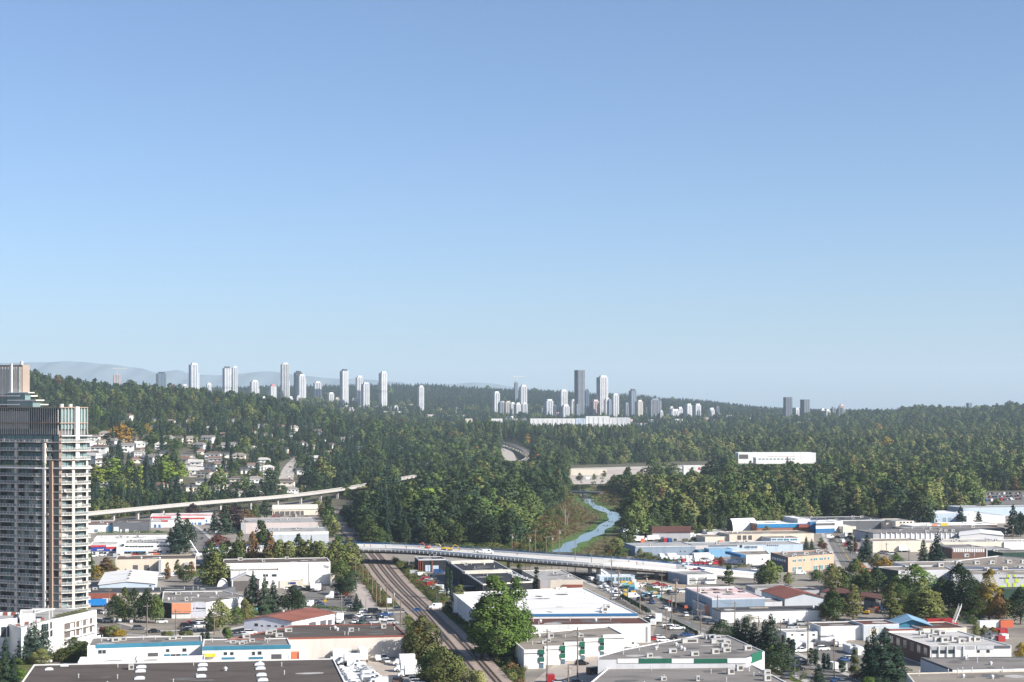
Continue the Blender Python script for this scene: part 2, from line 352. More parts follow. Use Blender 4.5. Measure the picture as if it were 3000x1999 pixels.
# ------------------------------------------------------------------ clearings and the woods
def W2(px): return [at(x, y) for x, y in px]
def W3(px): return [hit(x, y) for x, y in px]
NEAR = W2([(-900, 1530), (230, 1530), (600, 1494), (880, 1466), (985, 1450), (1010, 1462), (962, 1492), (955, 1520), (990, 1560), (1040, 1600), (1130, 1618), (1240, 1626), (1370, 1634), (1480, 1640), (1700, 1640), (1800, 1600), (1850, 1575), (2000, 1556),
           (2200, 1548), (2330, 1526), (2400, 1518), (2620, 1520), (2730, 1505), (2870, 1484), (3000, 1482), (3700, 1470), (5000, 2600), (-2500, 2600)])
MARSH = W2([(1500, 1650), (1502, 1560), (1555, 1535), (1590, 1500), (1640, 1480), (1660, 1446), (1740, 1428), (1800, 1440), (1862, 1470), (1862, 1520), (1850, 1565), (1830, 1650)])
TRACKGAP = W2([(1060, 1640), (1020, 1590), (965, 1520), (955, 1490), (985, 1476), (1050, 1464), (1060, 1478), (1020, 1490), (1003, 1505), (1020, 1540), (1070, 1590), (1110, 1640)])
YARD = W2([(1650, 1424), (1664, 1371), (1780, 1369), (2010, 1362), (2120, 1360), (2130, 1392), (1900, 1404), (1780, 1424)])
WHITE_WH = W3([(2140, 1378), (2150, 1350), (2420, 1350), (2400, 1380)])
FARLOT = W2([(2850, 1500), (2855, 1441), (3200, 1437), (3200, 1500)])
CURVE = W3([(1455, 1358), (1462, 1302), (1476, 1292), (1500, 1294), (1530, 1306), (1556, 1325), (1560, 1358)])
STREET1 = W3([(808, 1448), (822, 1400), (838, 1356), (868, 1338), (900, 1330), (905, 1322), (875, 1325), (880, 1345), (862, 1380), (856, 1448)])
STREET2 = W3([(525, 1345), (530, 1330), (575, 1335), (566, 1400), (545, 1402)])
LONGWH = W3([(1540, 1262), (1540, 1236), (1860, 1236), (1860, 1262)])
CLEAR = [NEAR, MARSH, TRACKGAP, YARD, WHITE_WH, FARLOT, CURVE, STREET1, STREET2]
HOUSES = []          # (x, y) of each hillside house, filled before the woods grow
HOUSE_PX = [(290, 1330), (345, 1297), (256, 1316), (250, 1342), (272, 1356), (265, 1384), (474, 1318), (486, 1334), (548, 1342), (530, 1256), (546, 1268), (562, 1246), (456, 1238), (372, 1231),
            (492, 1297), (522, 1297), (586, 1318), (592, 1332), (404, 1342), (402, 1356), (620, 1262), (735, 1272), (702, 1278), (610, 1297), (770, 1312), (771, 1259), (824, 1304),
            (892, 1242), (907, 1320), (966, 1316), (962, 1340), (624, 1348), (634, 1362), (618, 1378), (644, 1374), (772, 1362), (746, 1380), (782, 1384), (720, 1388), (1002, 1246), (1080, 1256), (1142, 1246),
            (1100, 1350), (1192, 1320), (642, 1438), (650, 1462), (682, 1460), (736, 1462), (836, 1430), (852, 1452), (704, 1460), (306, 1428), (470, 1432), (1240, 1284), (1268, 1288), (1320, 1268), (1030, 1290), (1062, 1322), (1002, 1300), (700, 1350), (670, 1320), (560, 1300), (440, 1290), (500, 1245), (455, 1262), (660, 1285), (690, 1240), (820, 1262), (860, 1285), (930, 1275), (985, 1262), (1165, 1290), (1120, 1300), (880, 1390), (770, 1435), (590, 1420), (560, 1440), (600, 1400), (510, 1415), (390, 1300), (320, 1350), (300, 1365), (330, 1310), (425, 1325), (262, 1400), (540, 1355), (575, 1365), (610, 1318), (920, 1352), (955, 1362), (995, 1345), (1035, 1342), (1075, 1305), (1010, 1322), (940, 1300), (880, 1310), (860, 1262), (905, 1262), (950, 1250), (1045, 1272), (1095, 1280), (1130, 1268), (1200, 1272), (1215, 1300), (1160, 1335), (735, 1330), (700, 1310), (735, 1300), (655, 1340), (800, 1330), (780, 1285), (830, 1325), (700, 1420), (745, 1425), (610, 1450), (585, 1465), (765, 1462), (790, 1400), (640, 1400), (575, 1390), (500, 1350), (460, 1350), (440, 1360), (410, 1310), (370, 1325), (310, 1285), (275, 1295), (300, 1310), (1080, 1372), (1140, 1380), (1180, 1362)]
for i, (px, py) in enumerate(HOUSE_PX): HOUSES.append(hit(px, py))
hx = np.array([h.x for h in HOUSES]); hy = np.array([h.y for h in HOUSES])
KEEP = []            # extra (x, y, r) kept free
def woods_points():
    out = []
    for d0, d1, s in ((1000, 1600, 7.6), (1600, 2300, 8.6), (2300, 3100, 11), (3100, 4300, 13.5), (4300, 5600, 19), (5600, 7300, 18)):
        for row, y in enumerate(np.arange(d0, d1, s)):
            xs = np.arange((-330 - CX) * y / F, (3330 - CX) * y / F, s); n = len(xs)
            X = xs + nrg.uniform(-.48, .48, n) * s; Y = y + nrg.uniform(-.48, .48, n) * s
            out.append(np.stack([X, Y], 1))
    P = np.concatenate(out); X, Y = P[:, 0], P[:, 1]; px = CX + F * X / Y; keep = np.ones(len(P), bool)
    for c in CLEAR: keep &= ~inpoly(X, Y, c)
    dens = np.ones(len(P))
    left = (px < 1250) & (Y < 2900) & (Y > 1350); dens[left] = np.interp(px[left], [250, 900, 1250], [.34, .46, .85])
    far = (Y > 3600) & (Y < 5600); dens[far] = .75
    keep &= nrg.random(len(P)) < dens
    P = P[keep]; X, Y = P[:, 0], P[:, 1]; bad = np.zeros(len(P), bool)
    for a, b in zip(hx, hy):
        r = 13.0; dx = X - a; dy = Y - b; bad |= (dx * dx + dy * dy < r * r) | ((np.abs(dx - 0.0 * dy) < 10) & (dy < 0) & (dy > -48))
    P = P[~bad]
    return P
def grove(name, pts, sc, rz, ix, coll):
    me = bpy.data.meshes.new(name); me.from_pydata([tuple(p) for p in pts], [], [])
    a = me.attributes.new('sc', 'FLOAT_VECTOR', 'POINT'); a.data.foreach_set('vector', np.asarray(sc, np.float32).ravel())
    a = me.attributes.new('rz', 'FLOAT_VECTOR', 'POINT'); v = np.zeros((len(pts), 3), np.float32); v[:, 2] = rz; a.data.foreach_set('vector', v.ravel())
    a = me.attributes.new('ix', 'INT', 'POINT'); a.data.foreach_set('value', np.asarray(ix, np.int32))
    o = link(bpy.data.objects.new(name, me)); g = bpy.data.node_groups.new(name, 'GeometryNodeTree'); N = g.nodes.new; L = g.links.new
    g.interface.new_socket('Geometry', in_out='INPUT', socket_type='NodeSocketGeometry'); g.interface.new_socket('Geometry', in_out='OUTPUT', socket_type='NodeSocketGeometry')
    gi = N('NodeGroupInput'); go = N('NodeGroupOutput'); ci = N('GeometryNodeCollectionInfo'); ci.inputs['Collection'].default_value = coll
    ci.inputs['Separate Children'].default_value = True; ci.inputs['Reset Children'].default_value = True; ip = N('GeometryNodeInstanceOnPoints'); ip.inputs['Pick Instance'].default_value = True
    def att(nm, ty):
        n = N('GeometryNodeInputNamedAttribute'); n.data_type = ty; n.inputs['Name'].default_value = nm; return n.outputs[0]
    L(gi.outputs[0], ip.inputs['Points']); L(ci.outputs[0], ip.inputs['Instance']); L(att('ix', 'INT'), ip.inputs['Instance Index'])
    er = N('FunctionNodeEulerToRotation'); L(att('rz', 'FLOAT_VECTOR'), er.inputs[0]); L(er.outputs[0], ip.inputs['Rotation'])
    L(att('sc', 'FLOAT_VECTOR'), ip.inputs['Scale']); L(ip.outputs[0], go.inputs[0])
    o.modifiers.new('grove', 'NODES').node_group = g; o['kind'] = 'stuff'; return o
# low-detail crowns for the mass of the woods
FC = bpy.data.collections.new('grove_shapes'); FIX = {}
def fshape(key, args):
    cm = proto(*args)[0]; o = bpy.data.objects.new('%03d_crown' % len(FIX), cm); FC.objects.link(o); FIX.setdefault(key, []).append(len(FC.objects) - 1)
for lm in ('dark', 'mid', 'olive', 'brown', 'yellow', 'bright'):
    for s in range(3): fshape('b_' + lm, ('b', 60 + s, 10, 8.2, 1000, lm, .74))
    fshape('b_' + lm, ('t', 70, 10, 5.8, 900, lm, .66, 'tall'))
for s in range(4): fshape('c_con', ('con', 80 + s, 10, 4.2, 760, 'con', .60))
for s in range(2): fshape('s_mid', ('s', 90 + s, 10, 11.5, 260, 'mid', 1.3, 'shrub'))
for s in range(2): fshape('s_olive', ('s', 94 + s, 10, 11.5, 260, 'olive', 1.3, 'shrub'))
for s in range(2): fshape('s_brown', ('s', 97 + s, 10, 11.5, 260, 'brown', 1.3, 'shrub'))
def plant_woods():
    P = woods_points(); X, Y = P[:, 0], P[:, 1]; Z = terr(X, Y); px = CX + F * X / Y; n = len(P); u = nrg.random(n); w = nrg.random(n)
    big = 0.5 + 0.5 * np.sin(X / 90 + 1.3 * np.sin(Y / 130)) * np.cos(Y / 110 + X / 210)       # stands of conifers and of broadleaf
    pc = np.where(px < 1250, 0.30, 0.06) ; pc = np.where((Y > 5600), 0.94, pc); pc = np.where((Y > 3300) & (Y <= 5600) & (px < 2400), 0.45, pc)
    pc = np.where((Y < 1600) & (px > 1000) & (px < 1330), 0.34, pc); pc = np.clip(pc * (0.35 + 1.3 * big), 0, .97); pc = np.where(Y > 5600, .93, pc)
    isc = u < pc; patch = .5 + .5 * np.sin(X / 47 + 2.1 * np.sin(Y / 71)) * np.sin(Y / 59 - X / 140); w = np.clip(w * .62 + patch * .38, 0, .999); w = np.where(nrg.random(n) < .012, nrg.uniform(.96, 1, n), w * .985)
    keys = np.empty(n, object)
    for i in range(n):
        if isc[i]: keys[i] = 'c_con'; continue
        t = w[i]
        if px[i] > 1800 and Y[i] < 3600:
            k = 'b_dark' if t < .30 else 'b_mid' if t < .60 else 'b_olive' if t < .975 else 'b_brown' if t < .995 else 'b_yellow'
        else:
            k = 'b_dark' if t < .46 else 'b_mid' if t < .80 else 'b_olive' if t < .975 else 'b_brown' if t < .983 else 'b_yellow' if t < .987 else 'b_bright'
        keys[i] = k
    h = np.where(isc, nrg.uniform(14, 30, n), np.where(nrg.random(n) < .16, nrg.uniform(20, 32, n), nrg.triangular(6, 12, 22, n))); h *= np.interp(Y, [1000, 1700, 3000, 7000], [1.0, 1.0, 1.0, 1.15])
    h = np.where((px < 1050) & (Y < 2600) & ~isc, h * .72, h); h = np.where((px < 1000) & (Y < 2600) & isc, h * .88, h)
    h = np.where((px > 1050) & (px < 1480) & (Y < 1500), h * 1.16, h); h = np.where((Y > 2900) & (Y < 5600) & (px > 1000), h * .76, h)
    ws = h * np.where(isc, nrg.uniform(.85, 1.25, n), nrg.uniform(.95, 1.5, n)); ws = np.where(Y > 4300, ws * 1.25, ws)
    h = np.where(Y < 2600, h * .86, h); ws = np.where(Y < 2600, ws * .92, ws)
    for x0, x1, d0, d1, ymin, part in ((2150, 2400, 1350, 2500, 1359, .965), (1662, 1800, 1350, 2095, 1420, 1.0), (1800, 2125, 1350, 2095, 1390, .92), (1462, 1562, 1900, 2900, 1350, 1.0), (1545, 1850, 2300, 3480, 1240, 1.0), (812, 905, 1450, 1950, 1420, .9), (2860, 3100, 1500, 1720, 1478, .8), (1225, 1285, 1500, 2000, 1366, .6), (1028, 1090, 1200, 1690, 1436, .95), (1150, 1230, 1300, 1890, 1416, .95), (950, 1050, 1000, 1160, 1560, 1.0), (1000, 1060, 1160, 1420, 1478, 1.0)):
        q = (px > x0) & (px < x1) & (Y > d0) & (Y < d1) & (nrg.random(n) < part); room = H - Z - (ymin - HY) * Y / F; f = np.clip(room / h, 0, 1); h = np.where(q, h * f, h); ws = np.where(q, ws * np.maximum(f, .45), ws)
    q = (px > 1350) & (px < 1862) & (Y > 3080) & (Y < 3465); tall = H - (np.where(px < 1545, nrg.uniform(1230, 1243, n), nrg.uniform(1238, 1253, n)) - HY) * Y / F - Z; h = np.where(q, np.clip(tall, 8, 40), h)
    tp = HY + F * (H - Z - h) / Y; keep = (tp > 960) & (h > 3)
    order = np.argsort(Y); seen = [i for i in order if keep[i] and -60 < px[i] < 3060]
    one = {'c': [], 'b': []}; lim = {'c': 140, 'b': 170}
    single = np.zeros(n, bool)
    for i in seen:
        k = keys[i][0]
        if len(one[k]) < lim[k] and Y[i] < 1900: one[k].append(i); single[i] = True
    for k, ii in one.items():
        for i in ii:
            kind = 'con' if k == 'c' else ('broad' if nrg.random() < .7 else 'tall'); lm = keys[i][2:]
            where = 'on the slope behind the elevated guideway' if px[i] < 980 else ('in the wood behind the new overpass' if px[i] < 1520 else 'at the near edge of the wood beyond the sheds')
            word = {'con': 'dark spired conifer', 'dark': 'dark green broadleaf tree', 'mid': 'mid green broadleaf tree', 'olive': 'olive green broadleaf tree', 'brown': 'brownish autumn broadleaf tree', 'yellow': 'yellow autumn broadleaf tree', 'bright': 'bright green broadleaf tree'}[lm]
            tree((X[i], Y[i], Z[i] - .2), kind, lm, float(h[i]), float(ws[i]) * {'con': .42, 'broad': .82, 'tall': .56}[kind], f'{word} {where}', ('conifers ' if k == 'c' else 'broadleaf trees ') + where, per=1900 if kind != 'con' else 1500)
    m = keep & ~single
    ix = np.array([FIX[k][nrg.integers(len(FIX[k]))] for k in keys])
    sc = np.stack([ws / 10, ws / 10, h / 10], 1); rz = nrg.random(n) * 6.28; pts = np.stack([X, Y, Z - .3], 1)
    for nm, q in (('forest', (px < 1250) & (Y < 3600)), ('forest', (px >= 1250) & (Y < 3600)), ('forest', Y >= 3600)):
        k = m & q; o = grove(nm, pts[k], sc[k], rz[k], ix[k], FC)
    return n
# ------------------------------------------------------------------ surfaces of the near flat
M_YARD = mat('m_yard', (0.265, 0.235, 0.20), 0.95, 0.14, 0.10, 0.1, stain=(0.135, 0.125, 0.115), stain_scale=0.03, stain_amt=0.75)
M_ASPH = mat('m_asphalt', (0.17, 0.158, 0.146), 0.92, 0.12, 0.25, 0.15, stain=(0.10, 0.095, 0.09), stain_scale=0.06, stain_amt=0.6)
M_CONC = mat('m_concrete', (0.42, 0.40, 0.37), 0.9, 0.10, 0.4, 0.15, stain=(0.27, 0.25, 0.23), stain_scale=0.12, stain_amt=0.5)
M_DIRT = mat('m_dirt', (0.36, 0.28, 0.20), 0.95, 0.16, 0.15, 0.1)
M_GRASS = mat('m_grass', (0.085, 0.105, 0.032), 0.95, 0.3, 0.25, 0.1, stain=(0.15, 0.125, 0.06), stain_scale=0.05, stain_amt=0.7)
M_MARSH = mat('m_marsh', (0.120, 0.100, 0.050), 0.95, 0.45, 0.08, 0.1, stain=(0.105, 0.15, 0.03), stain_scale=0.03, stain_amt=0.95)
M_BALLAST = mat('m_ballast', (0.33, 0.265, 0.22), 0.95, 0.2, 0.8, 0.1, stain=(0.20, 0.165, 0.14), stain_scale=0.2, stain_amt=0.6)
M_WATER = mat('m_water', (0.03, 0.05, 0.06), 0.06, 0.2, 0.3, 0.6, bump=0.02)
M_PAINT = mat('m_road_paint', (0.72, 0.70, 0.64), 0.8, 0.1, 1.0)
M_YELLOW = mat('m_yellow_paint', (0.55, 0.40, 0.06), 0.8, 0.1, 1.0)
M_KERB = mat('m_kerb', (0.40, 0.38, 0.35), 0.9, 0.1, 0.8)
M_RAIL = mat('m_rail', (0.055, 0.045, 0.04), 0.5, 0.2, 1.0, 0.4)
M_SLEEP = mat('m_sleeper', (0.19, 0.15, 0.125), 0.9, 0.3, 1.0)
M_STEEL = mat('m_steel', (0.35, 0.35, 0.34), 0.5, 0.1, 1.0, 0.4)
M_DKSTEEL = mat('m_dark_steel', (0.075, 0.06, 0.055), 0.6, 0.2, 0.6, 0.3)
M_BLUE_RAIL = mat('m_blue_rail', (0.05, 0.13, 0.30), 0.6, 0.1, 1.0)
M_WHITE = mat('m_white', (0.80, 0.79, 0.76), 0.7, 0.05, 0.3, 0.3)
M_DECK = mat('m_deck', (0.56, 0.53, 0.49), 0.85, 0.08, 0.2, stain=(0.5, 0.45, 0.40), stain_scale=0.05, stain_amt=0.6)
M_GUIDE = mat('m_guideway', (0.41, 0.39, 0.365), 0.85, 0.08, 0.15, stain=(0.33, 0.31, 0.29), stain_scale=0.2, stain_amt=0.5, stretch=(1, 1, .3))
def W3b(px): return [q + Vector((0, 0, .7)) for q in W3(px)]
def sheet(name, px, m, z, kind='structure', fn=W2):
    return MB().sheet(fn(px), z).build(name, m, kind=kind)
sheet('yard', [(-500, 1560), (230, 1532), (600, 1496), (940, 1462), (1000, 1560), (1030, 1600), (1380, 1640), (1560, 1648), (1760, 1652), (1850, 1580), (2000, 1562), (2330, 1530), (2620, 1524), (2730, 1510), (3000, 1486), (3600, 1478), (4400, 2250), (-1400, 2250)], M_YARD, 0.012)
sheet('marsh', [(1440, 1660), (1500, 1560), (1555, 1530), (1590, 1500), (1640, 1480), (1655, 1446), (1740, 1424), (1810, 1438), (1860, 1470), (1850, 1530), (1820, 1580), (1770, 1660)], M_MARSH, 0.02)
cr = smooth_line(W2([(1700, 1436), (1722, 1472), (1768, 1494), (1806, 1511), (1795, 1528), (1755, 1555), (1710, 1578), (1672, 1597), (1640, 1618)]), 2)
MB().ribbon(cr, 22.0, 0.016, 0.035).build('creek_bank', mat('m_bank', (0.075, 0.13, 0.028), 0.95, 0.3, 0.15), kind='structure')
cw = []
for i, q in enumerate(cr):
    d = cr[min(i + 1, len(cr) - 1)] - cr[max(i - 1, 0)]; d.normalize(); cw.append((q, Vector((-d.y, d.x, 0)), 4.6 + 1.5 * math.sin(i * 1.7) + 1.1 * math.sin(i * .6), 4.6 + 1.4 * math.sin(i * 1.3 + 2)))
MB().sheet([q + n * a for q, n, a, b in cw] + [q - n * b for q, n, a, b in cw][::-1], .06).build('creek', M_WATER, kind='structure')
sheet('yard', [(1655, 1422), (1668, 1374), (1780, 1371), (2010, 1365), (2118, 1363), (2126, 1390), (1900, 1402), (1780, 1420)], mat('m_far_yard', (0.46, 0.41, 0.36), 0.95, 0.1, 0.05, stain=(0.30, 0.22, 0.16), stain_scale=0.02, stain_amt=0.7), None, fn=W3b)
sheet('yard', [(2150, 1372), (2152, 1352), (2420, 1350), (2408, 1370)], mat('m_far_yard2', (0.36, 0.34, 0.31), 0.95, 0.1, 0.05), None, fn=W3b)
sheet('parking_lot', [(2860, 1478), (2862, 1444), (3200, 1440), (3200, 1480)], M_ASPH, 0.06)
# far road beneath the guideway curve and the two hillside streets
def road_on_slope(name, px, w, m):
    p = [hit(x, y) for x, y in px]; p = resample(smooth_line(p, 2), 14)
    for q in p: q.z = float(terr(q.x, q.y)) + 0.55
    return MB().ribbon(p, w, -0.6, 0.0).build(name, m, kind='structure')
M_PALE_RD = mat('m_pale_road', (0.40, 0.36, 0.32), 0.95, 0.1, 0.1)
road_on_slope('street', [(835, 1450), (836, 1410), (846, 1368), (868, 1342), (900, 1326)], 15, M_PALE_RD)
road_on_slope('street', [(556, 1400), (556, 1370), (560, 1340)], 14, M_PALE_RD)
road_on_slope('street', [(1490, 1352), (1486, 1335), (1476, 1318), (1462, 1306)], 24, M_PALE_RD)
# streets of the near flat: asphalt ribbon, kerbs, painted lines
def street(px, w, kerb=True, line=True, m=M_ASPH):
    p = resample(smooth_line(W2(px), 2), 6)
    MB().ribbon(p, w, 0.0, 0.03).build('road', m, kind='structure')
    def off(k):
        out = []
        for i, q in enumerate(p):
            d = p[min(i + 1, len(p) - 1)] - p[max(i - 1, 0)]; d.normalize(); out.append(q + Vector((-d.y, d.x, 0)) * k)
        return out
    if kerb:
        for s in (-1, 1):
            MB().ribbon(off(s * (w / 2 + .15)), .3, 0, .16).build('kerb', M_KERB, kind='structure')
            MB().ribbon(off(s * (w / 2 + 1.4)), 2.1, 0, .13).build('pavement', M_CONC, kind='structure')
    if line:
        for s in (-.14, .14): MB().ribbon(off(s), .12, .02, .036).build('lane_marking', M_YELLOW, kind='structure')
        for s in (-1, 1):
            q = off(s * w * .25); mk = MB()
            for a in range(0, len(q) - 1, 2): mk.ribbon([q[a], q[a].lerp(q[a + 1], .6)], .14, .02, .036)
            mk.build('lane_marking', M_PAINT, kind='structure')
    return p
ST_RIGHT = street([(1690, 1672), (1770, 1706), (1850, 1742), (1935, 1778), (2025, 1816), (2120, 1856), (2230, 1902), (2330, 1946), (2460, 2004), (2600, 2070)], 14)
ST_LEFT = street([(120, 1800), (230, 1812), (310, 1832), (385, 1852), (470, 1858), (560, 1852), (650, 1838), (730, 1822), (820, 1812), (930, 1803), (1040, 1795), (1140, 1789), (1240, 1785), (1335, 1780), (1400, 1776)], 10.5)
street([(1024, 1684), (1046, 1706), (1062, 1738), (1080, 1768), (1096, 1790)], 6, False, False, mat('m_lane', (0.40, 0.34, 0.30), 0.95, 0.1, 0.2))
street([(520, 1528), (560, 1556), (590, 1590), (618, 1628), (640, 1650)], 13, True, False)
street([(2418, 1500), (2440, 1560), (2470, 1612), (2500, 1660), (2520, 1690)], 12, True, True)
sheet('parking_lot', [(880, 1742), (960, 1720), (1010, 1722), (1060, 1775), (1050, 1792), (900, 1785)], M_ASPH, 0.018)
sheet('parking_lot', [(985, 1830), (1000, 1805), (1150, 1792), (1170, 1830)], M_ASPH, 0.018)
sheet('parking_lot', [(1240, 1682), (1300, 1676), (1390, 1742), (1300, 1750)], M_ASPH, 0.018)
sheet('parking_lot', [(1700, 1696), (1790, 1690), (1860, 1720), (1830, 1732), (1745, 1712)], M_ASPH, 0.018)
sheet('parking_lot', [(1912, 1862), (1925, 1830), (2010, 1838), (2075, 1868), (2060, 1884), (1925, 1886)], M_ASPH, 0.018)
sheet('parking_lot', [(2390, 1900), (2430, 1890), (2560, 1925), (2640, 1985), (2560, 2040), (2420, 2040), (2300, 1980)], M_ASPH, 0.018)
sheet('dirt_lot', [(1868, 1712), (1870, 1694), (1960, 1690), (2010, 1712), (2000, 1740), (1930, 1738)], M_DIRT, 0.018)
sheet('dirt_lot', [(1000, 1999), (1050, 1935), (1180, 1930), (1250, 1999), (1280, 2060), (1020, 2060)], mat('m_lot', (0.40, 0.34, 0.285), 0.95, 0.12, 0.2), 0.018)
sheet('courtyard', [(1560, 1999), (1620, 1950), (1700, 1930), (1800, 1905), (1790, 1960), (1760, 2040), (1570, 2040)], mat('m_court', (0.36, 0.31, 0.27), 0.95, 0.1, 0.2), 0.018)
GRASS = [[(1120, 1634), (1205, 1656), (1262, 1700), (1318, 1758), (1292, 1774), (1250, 1762), (1190, 1706), (1136, 1660)], [(1385, 1880), (1470, 1860), (1545, 1950), (1520, 2030), (1440, 2030), (1420, 1960)],
         [(1002, 1640), (1080, 1640), (1170, 1752), (1160, 1780), (1108, 1780), (1080, 1730), (1048, 1692)], [(900, 1640), (1010, 1600), (1050, 1620), (1040, 1660), (960, 1670)], [(560, 1660), (660, 1650), (660, 1690), (560, 1690)],
         [(1190, 1790), (1260, 1830), (1330, 1930), (1340, 2040), (1240, 2040), (1190, 1900)], [(0, 1930), (100, 1925), (120, 2040), (-60, 2040)], [(1280, 1790), (1380, 1786), (1420, 1840), (1440, 1900), (1380, 1880), (1320, 1830)],
         [(2040, 1862), (2110, 1858), (2280, 1935), (2400, 2000), (2330, 2000), (2200, 1940)], [(1890, 1720), (1945, 1716), (1960, 1736), (1900, 1740)], [(280, 1880), (160, 1890), (180, 1935), (262, 1930)], [(600, 1600), (760, 1590), (1000, 1620), (960, 1640), (620, 1640)]]
for g in GRASS: sheet('grass', g, M_GRASS, 0.024, kind='stuff')

# ------------------------------------------------------------------ railway
def rail_line(px): return resample(smooth_line(W2(px), 2), 5)
BEYOND = [(1130, 1474), (1092, 1477), (1046, 1483), (1016, 1490), (999, 1500), (994, 1515), (1006, 1535), (1031, 1560), (1060, 1590)]
TRK = [rail_line(BEYOND + [(1108, 1622), (1172, 1707), (1258, 1789), (1353, 1881), (1414, 1950), (1450, 1992), (1520, 2070)]),
       rail_line([(x - 8, y) for x, y in BEYOND] + [(1086, 1622), (1150, 1707), (1234, 1789), (1310, 1881), (1368, 1950), (1400, 1992), (1462, 2070)]),
       rail_line([(1040, 1600), (1063, 1622), (1122, 1707), (1208, 1789), (1262, 1838), (1308, 1881)])]
MB().ribbon(TRK[0], 8.5, 0.0, 0.33).build('ballast_bed', M_BALLAST, kind='structure')
MB().ribbon(TRK[1], 8.3, 0.0, 0.326).build('ballast_bed', M_BALLAST, kind='structure')
MB().ribbon(TRK[2], 7.0, 0.0, 0.322).build('ballast_bed', M_BALLAST, kind='structure')
for k, (c, lb) in enumerate(zip(TRK, ('main track running past the tall poplar, outer line', 'main track running past the tall poplar, middle line', 'siding track joining the main line at the level crossing'))):
    e = empty('railway_track', c[len(c) // 2], lb, 'railway track', 'railway tracks')
    def offs(k2):
        out = []
        for i, q in enumerate(c):
            d = c[min(i + 1, len(c) - 1)] - c[max(i - 1, 0)]; d.normalize(); out.append(q + Vector((-d.y, d.x, 0)) * k2)
        return out
    for s in (-.75, .75): MB().ribbon(offs(s), .30, .43, .58).build('rail', M_RAIL, e)  # rails drawn extra wide and dark, so their shadow is painted in
    sl = MB(); fine = resample(c, .7)
    for i in range(0, len(fine) - 1):
        d = fine[i + 1] - fine[i]
        if d.length < .05 or fine[i].y > 1100: continue
        d.normalize(); sl.box(fine[i], Vector((-d.y, d.x, 0)), d, 1.3, .13, .3, .45 + .002 * (i % 2))
    sl.build('sleepers', M_SLEEP, e, kind='stuff')
# ------------------------------------------------------------------ the new overpass
def deck_pt(px, py, z): return at(px, py, z)
OVN = [deck_pt(600, 1622, 6), deck_pt(820, 1612, 7.4), deck_pt(950, 1608, 8), deck_pt(1063, 1609, 8), deck_pt(1200, 1613, 8), deck_pt(1353, 1624, 8), deck_pt(1506, 1637, 8), deck_pt(1710, 1653, 7.4), deck_pt(1869, 1664, 6), deck_pt(2010, 1676, 4), deck_pt(2110, 1684, 2.2), deck_pt(2220, 1694, .4)]
OVF = [deck_pt(600, 1610, 6), deck_pt(820, 1600, 7.4), deck_pt(950, 1597, 8), deck_pt(1063, 1598, 8), deck_pt(1200, 1601, 8), deck_pt(1353, 1609, 8), deck_pt(1506, 1621, 8), deck_pt(1710, 1635, 7.4), deck_pt(1869, 1647, 6), deck_pt(2010, 1661, 4), deck_pt(2110, 1671, 2.2), deck_pt(2220, 1682, .4)]
OVN = resample(smooth_line(OVN, 2), 7); OVF = [OVF[0]] + OVF[1:]; OVF = resample(smooth_line(OVF, 2), 7)
nn = min(len(OVN), len(OVF)); pick = lambda a, n: [a[round(i * (len(a) - 1) / (n - 1))] for i in range(n)]
OVN = pick(OVN, nn); OVF = pick(OVF, nn)
ov = empty('overpass', OVN[nn // 2] * 1.0, 'new concrete road overpass under construction crossing the railway tracks', 'overpass')
def strip(a, b, t0, t1, za, zb):
    m = MB(); vs = []
    for p, q in zip(a, b):
        l = p.lerp(q, t0); r = p.lerp(q, t1); vs += [l + Vector((0, 0, zb)), r + Vector((0, 0, zb)), r + Vector((0, 0, za)), l + Vector((0, 0, za))]
    n = len(a); fs = [(0, 1, 2, 3), (4 * n - 1, 4 * n - 2, 4 * n - 3, 4 * n - 4)]
    for i in range(n - 1):
        x, y = 4 * i, 4 * i + 4; fs += [(x, y, y + 1, x + 1), (x + 1, y + 1, y + 2, x + 2), (x + 2, y + 2, y + 3, x + 3), (x + 3, y + 3, y, x)]
    return m.add(vs, fs)
strip(OVN, OVF, 0, 1, -.5, 0).build('deck', M_DECK, ov)
strip(OVN, OVF, .055, .10, -2.1, -.5).build('girder', M_DKSTEEL, ov); strip(OVN, OVF, .40, .45, -2.1, -.5).build('girder', M_DKSTEEL, ov); strip(OVN, OVF, .90, .95, -2.1, -.5).build('girder', M_DKSTEEL, ov)
strip(OVN, OVF, .015, .045, 0, .85).build('barrier', M_WHITE, ov); strip(OVN, OVF, .955, .985, 0, .85).build('barrier', M_WHITE, ov)
strip(OVN, OVF, .975, .98, 1.15, 1.3).build('handrail', M_BLUE_RAIL, ov); strip(OVN, OVF, .975, .98, 1.75, 1.9).build('handrail', M_BLUE_RAIL, ov)
strip(OVN, OVF, .97, .985, .86, 1.1).build('mesh_screen', M_BLUE_RAIL, ov)
strip(OVN, OVF, -.035, -.02, -.95, -.75).build('formwork_rail', M_STEEL, ov)
fineN = resample(OVN, 2.3); br = None
for i in range(2, len(fineN) - 2):
    if fineN[i].z < 1.6: continue
    d = (fineN[i + 1] - fineN[i - 1]); d.z = 0; d.normalize(); o = Vector((d.y, -d.x, 0)); p = fineN[i]
    if br is None:
        m = MB(); m.ab(-.09, .09, -.95, .06, -.95, -.78); m.ab(-.09, .09, -.95, -.80, -1.0, .3); br = m.mesh('bracket', M_WHITE)
    b = bpy.data.objects.new('bracket', br); link(b, ov); b.location = p - ov.location; b.rotation_euler.z = math.atan2(d.y, d.x)
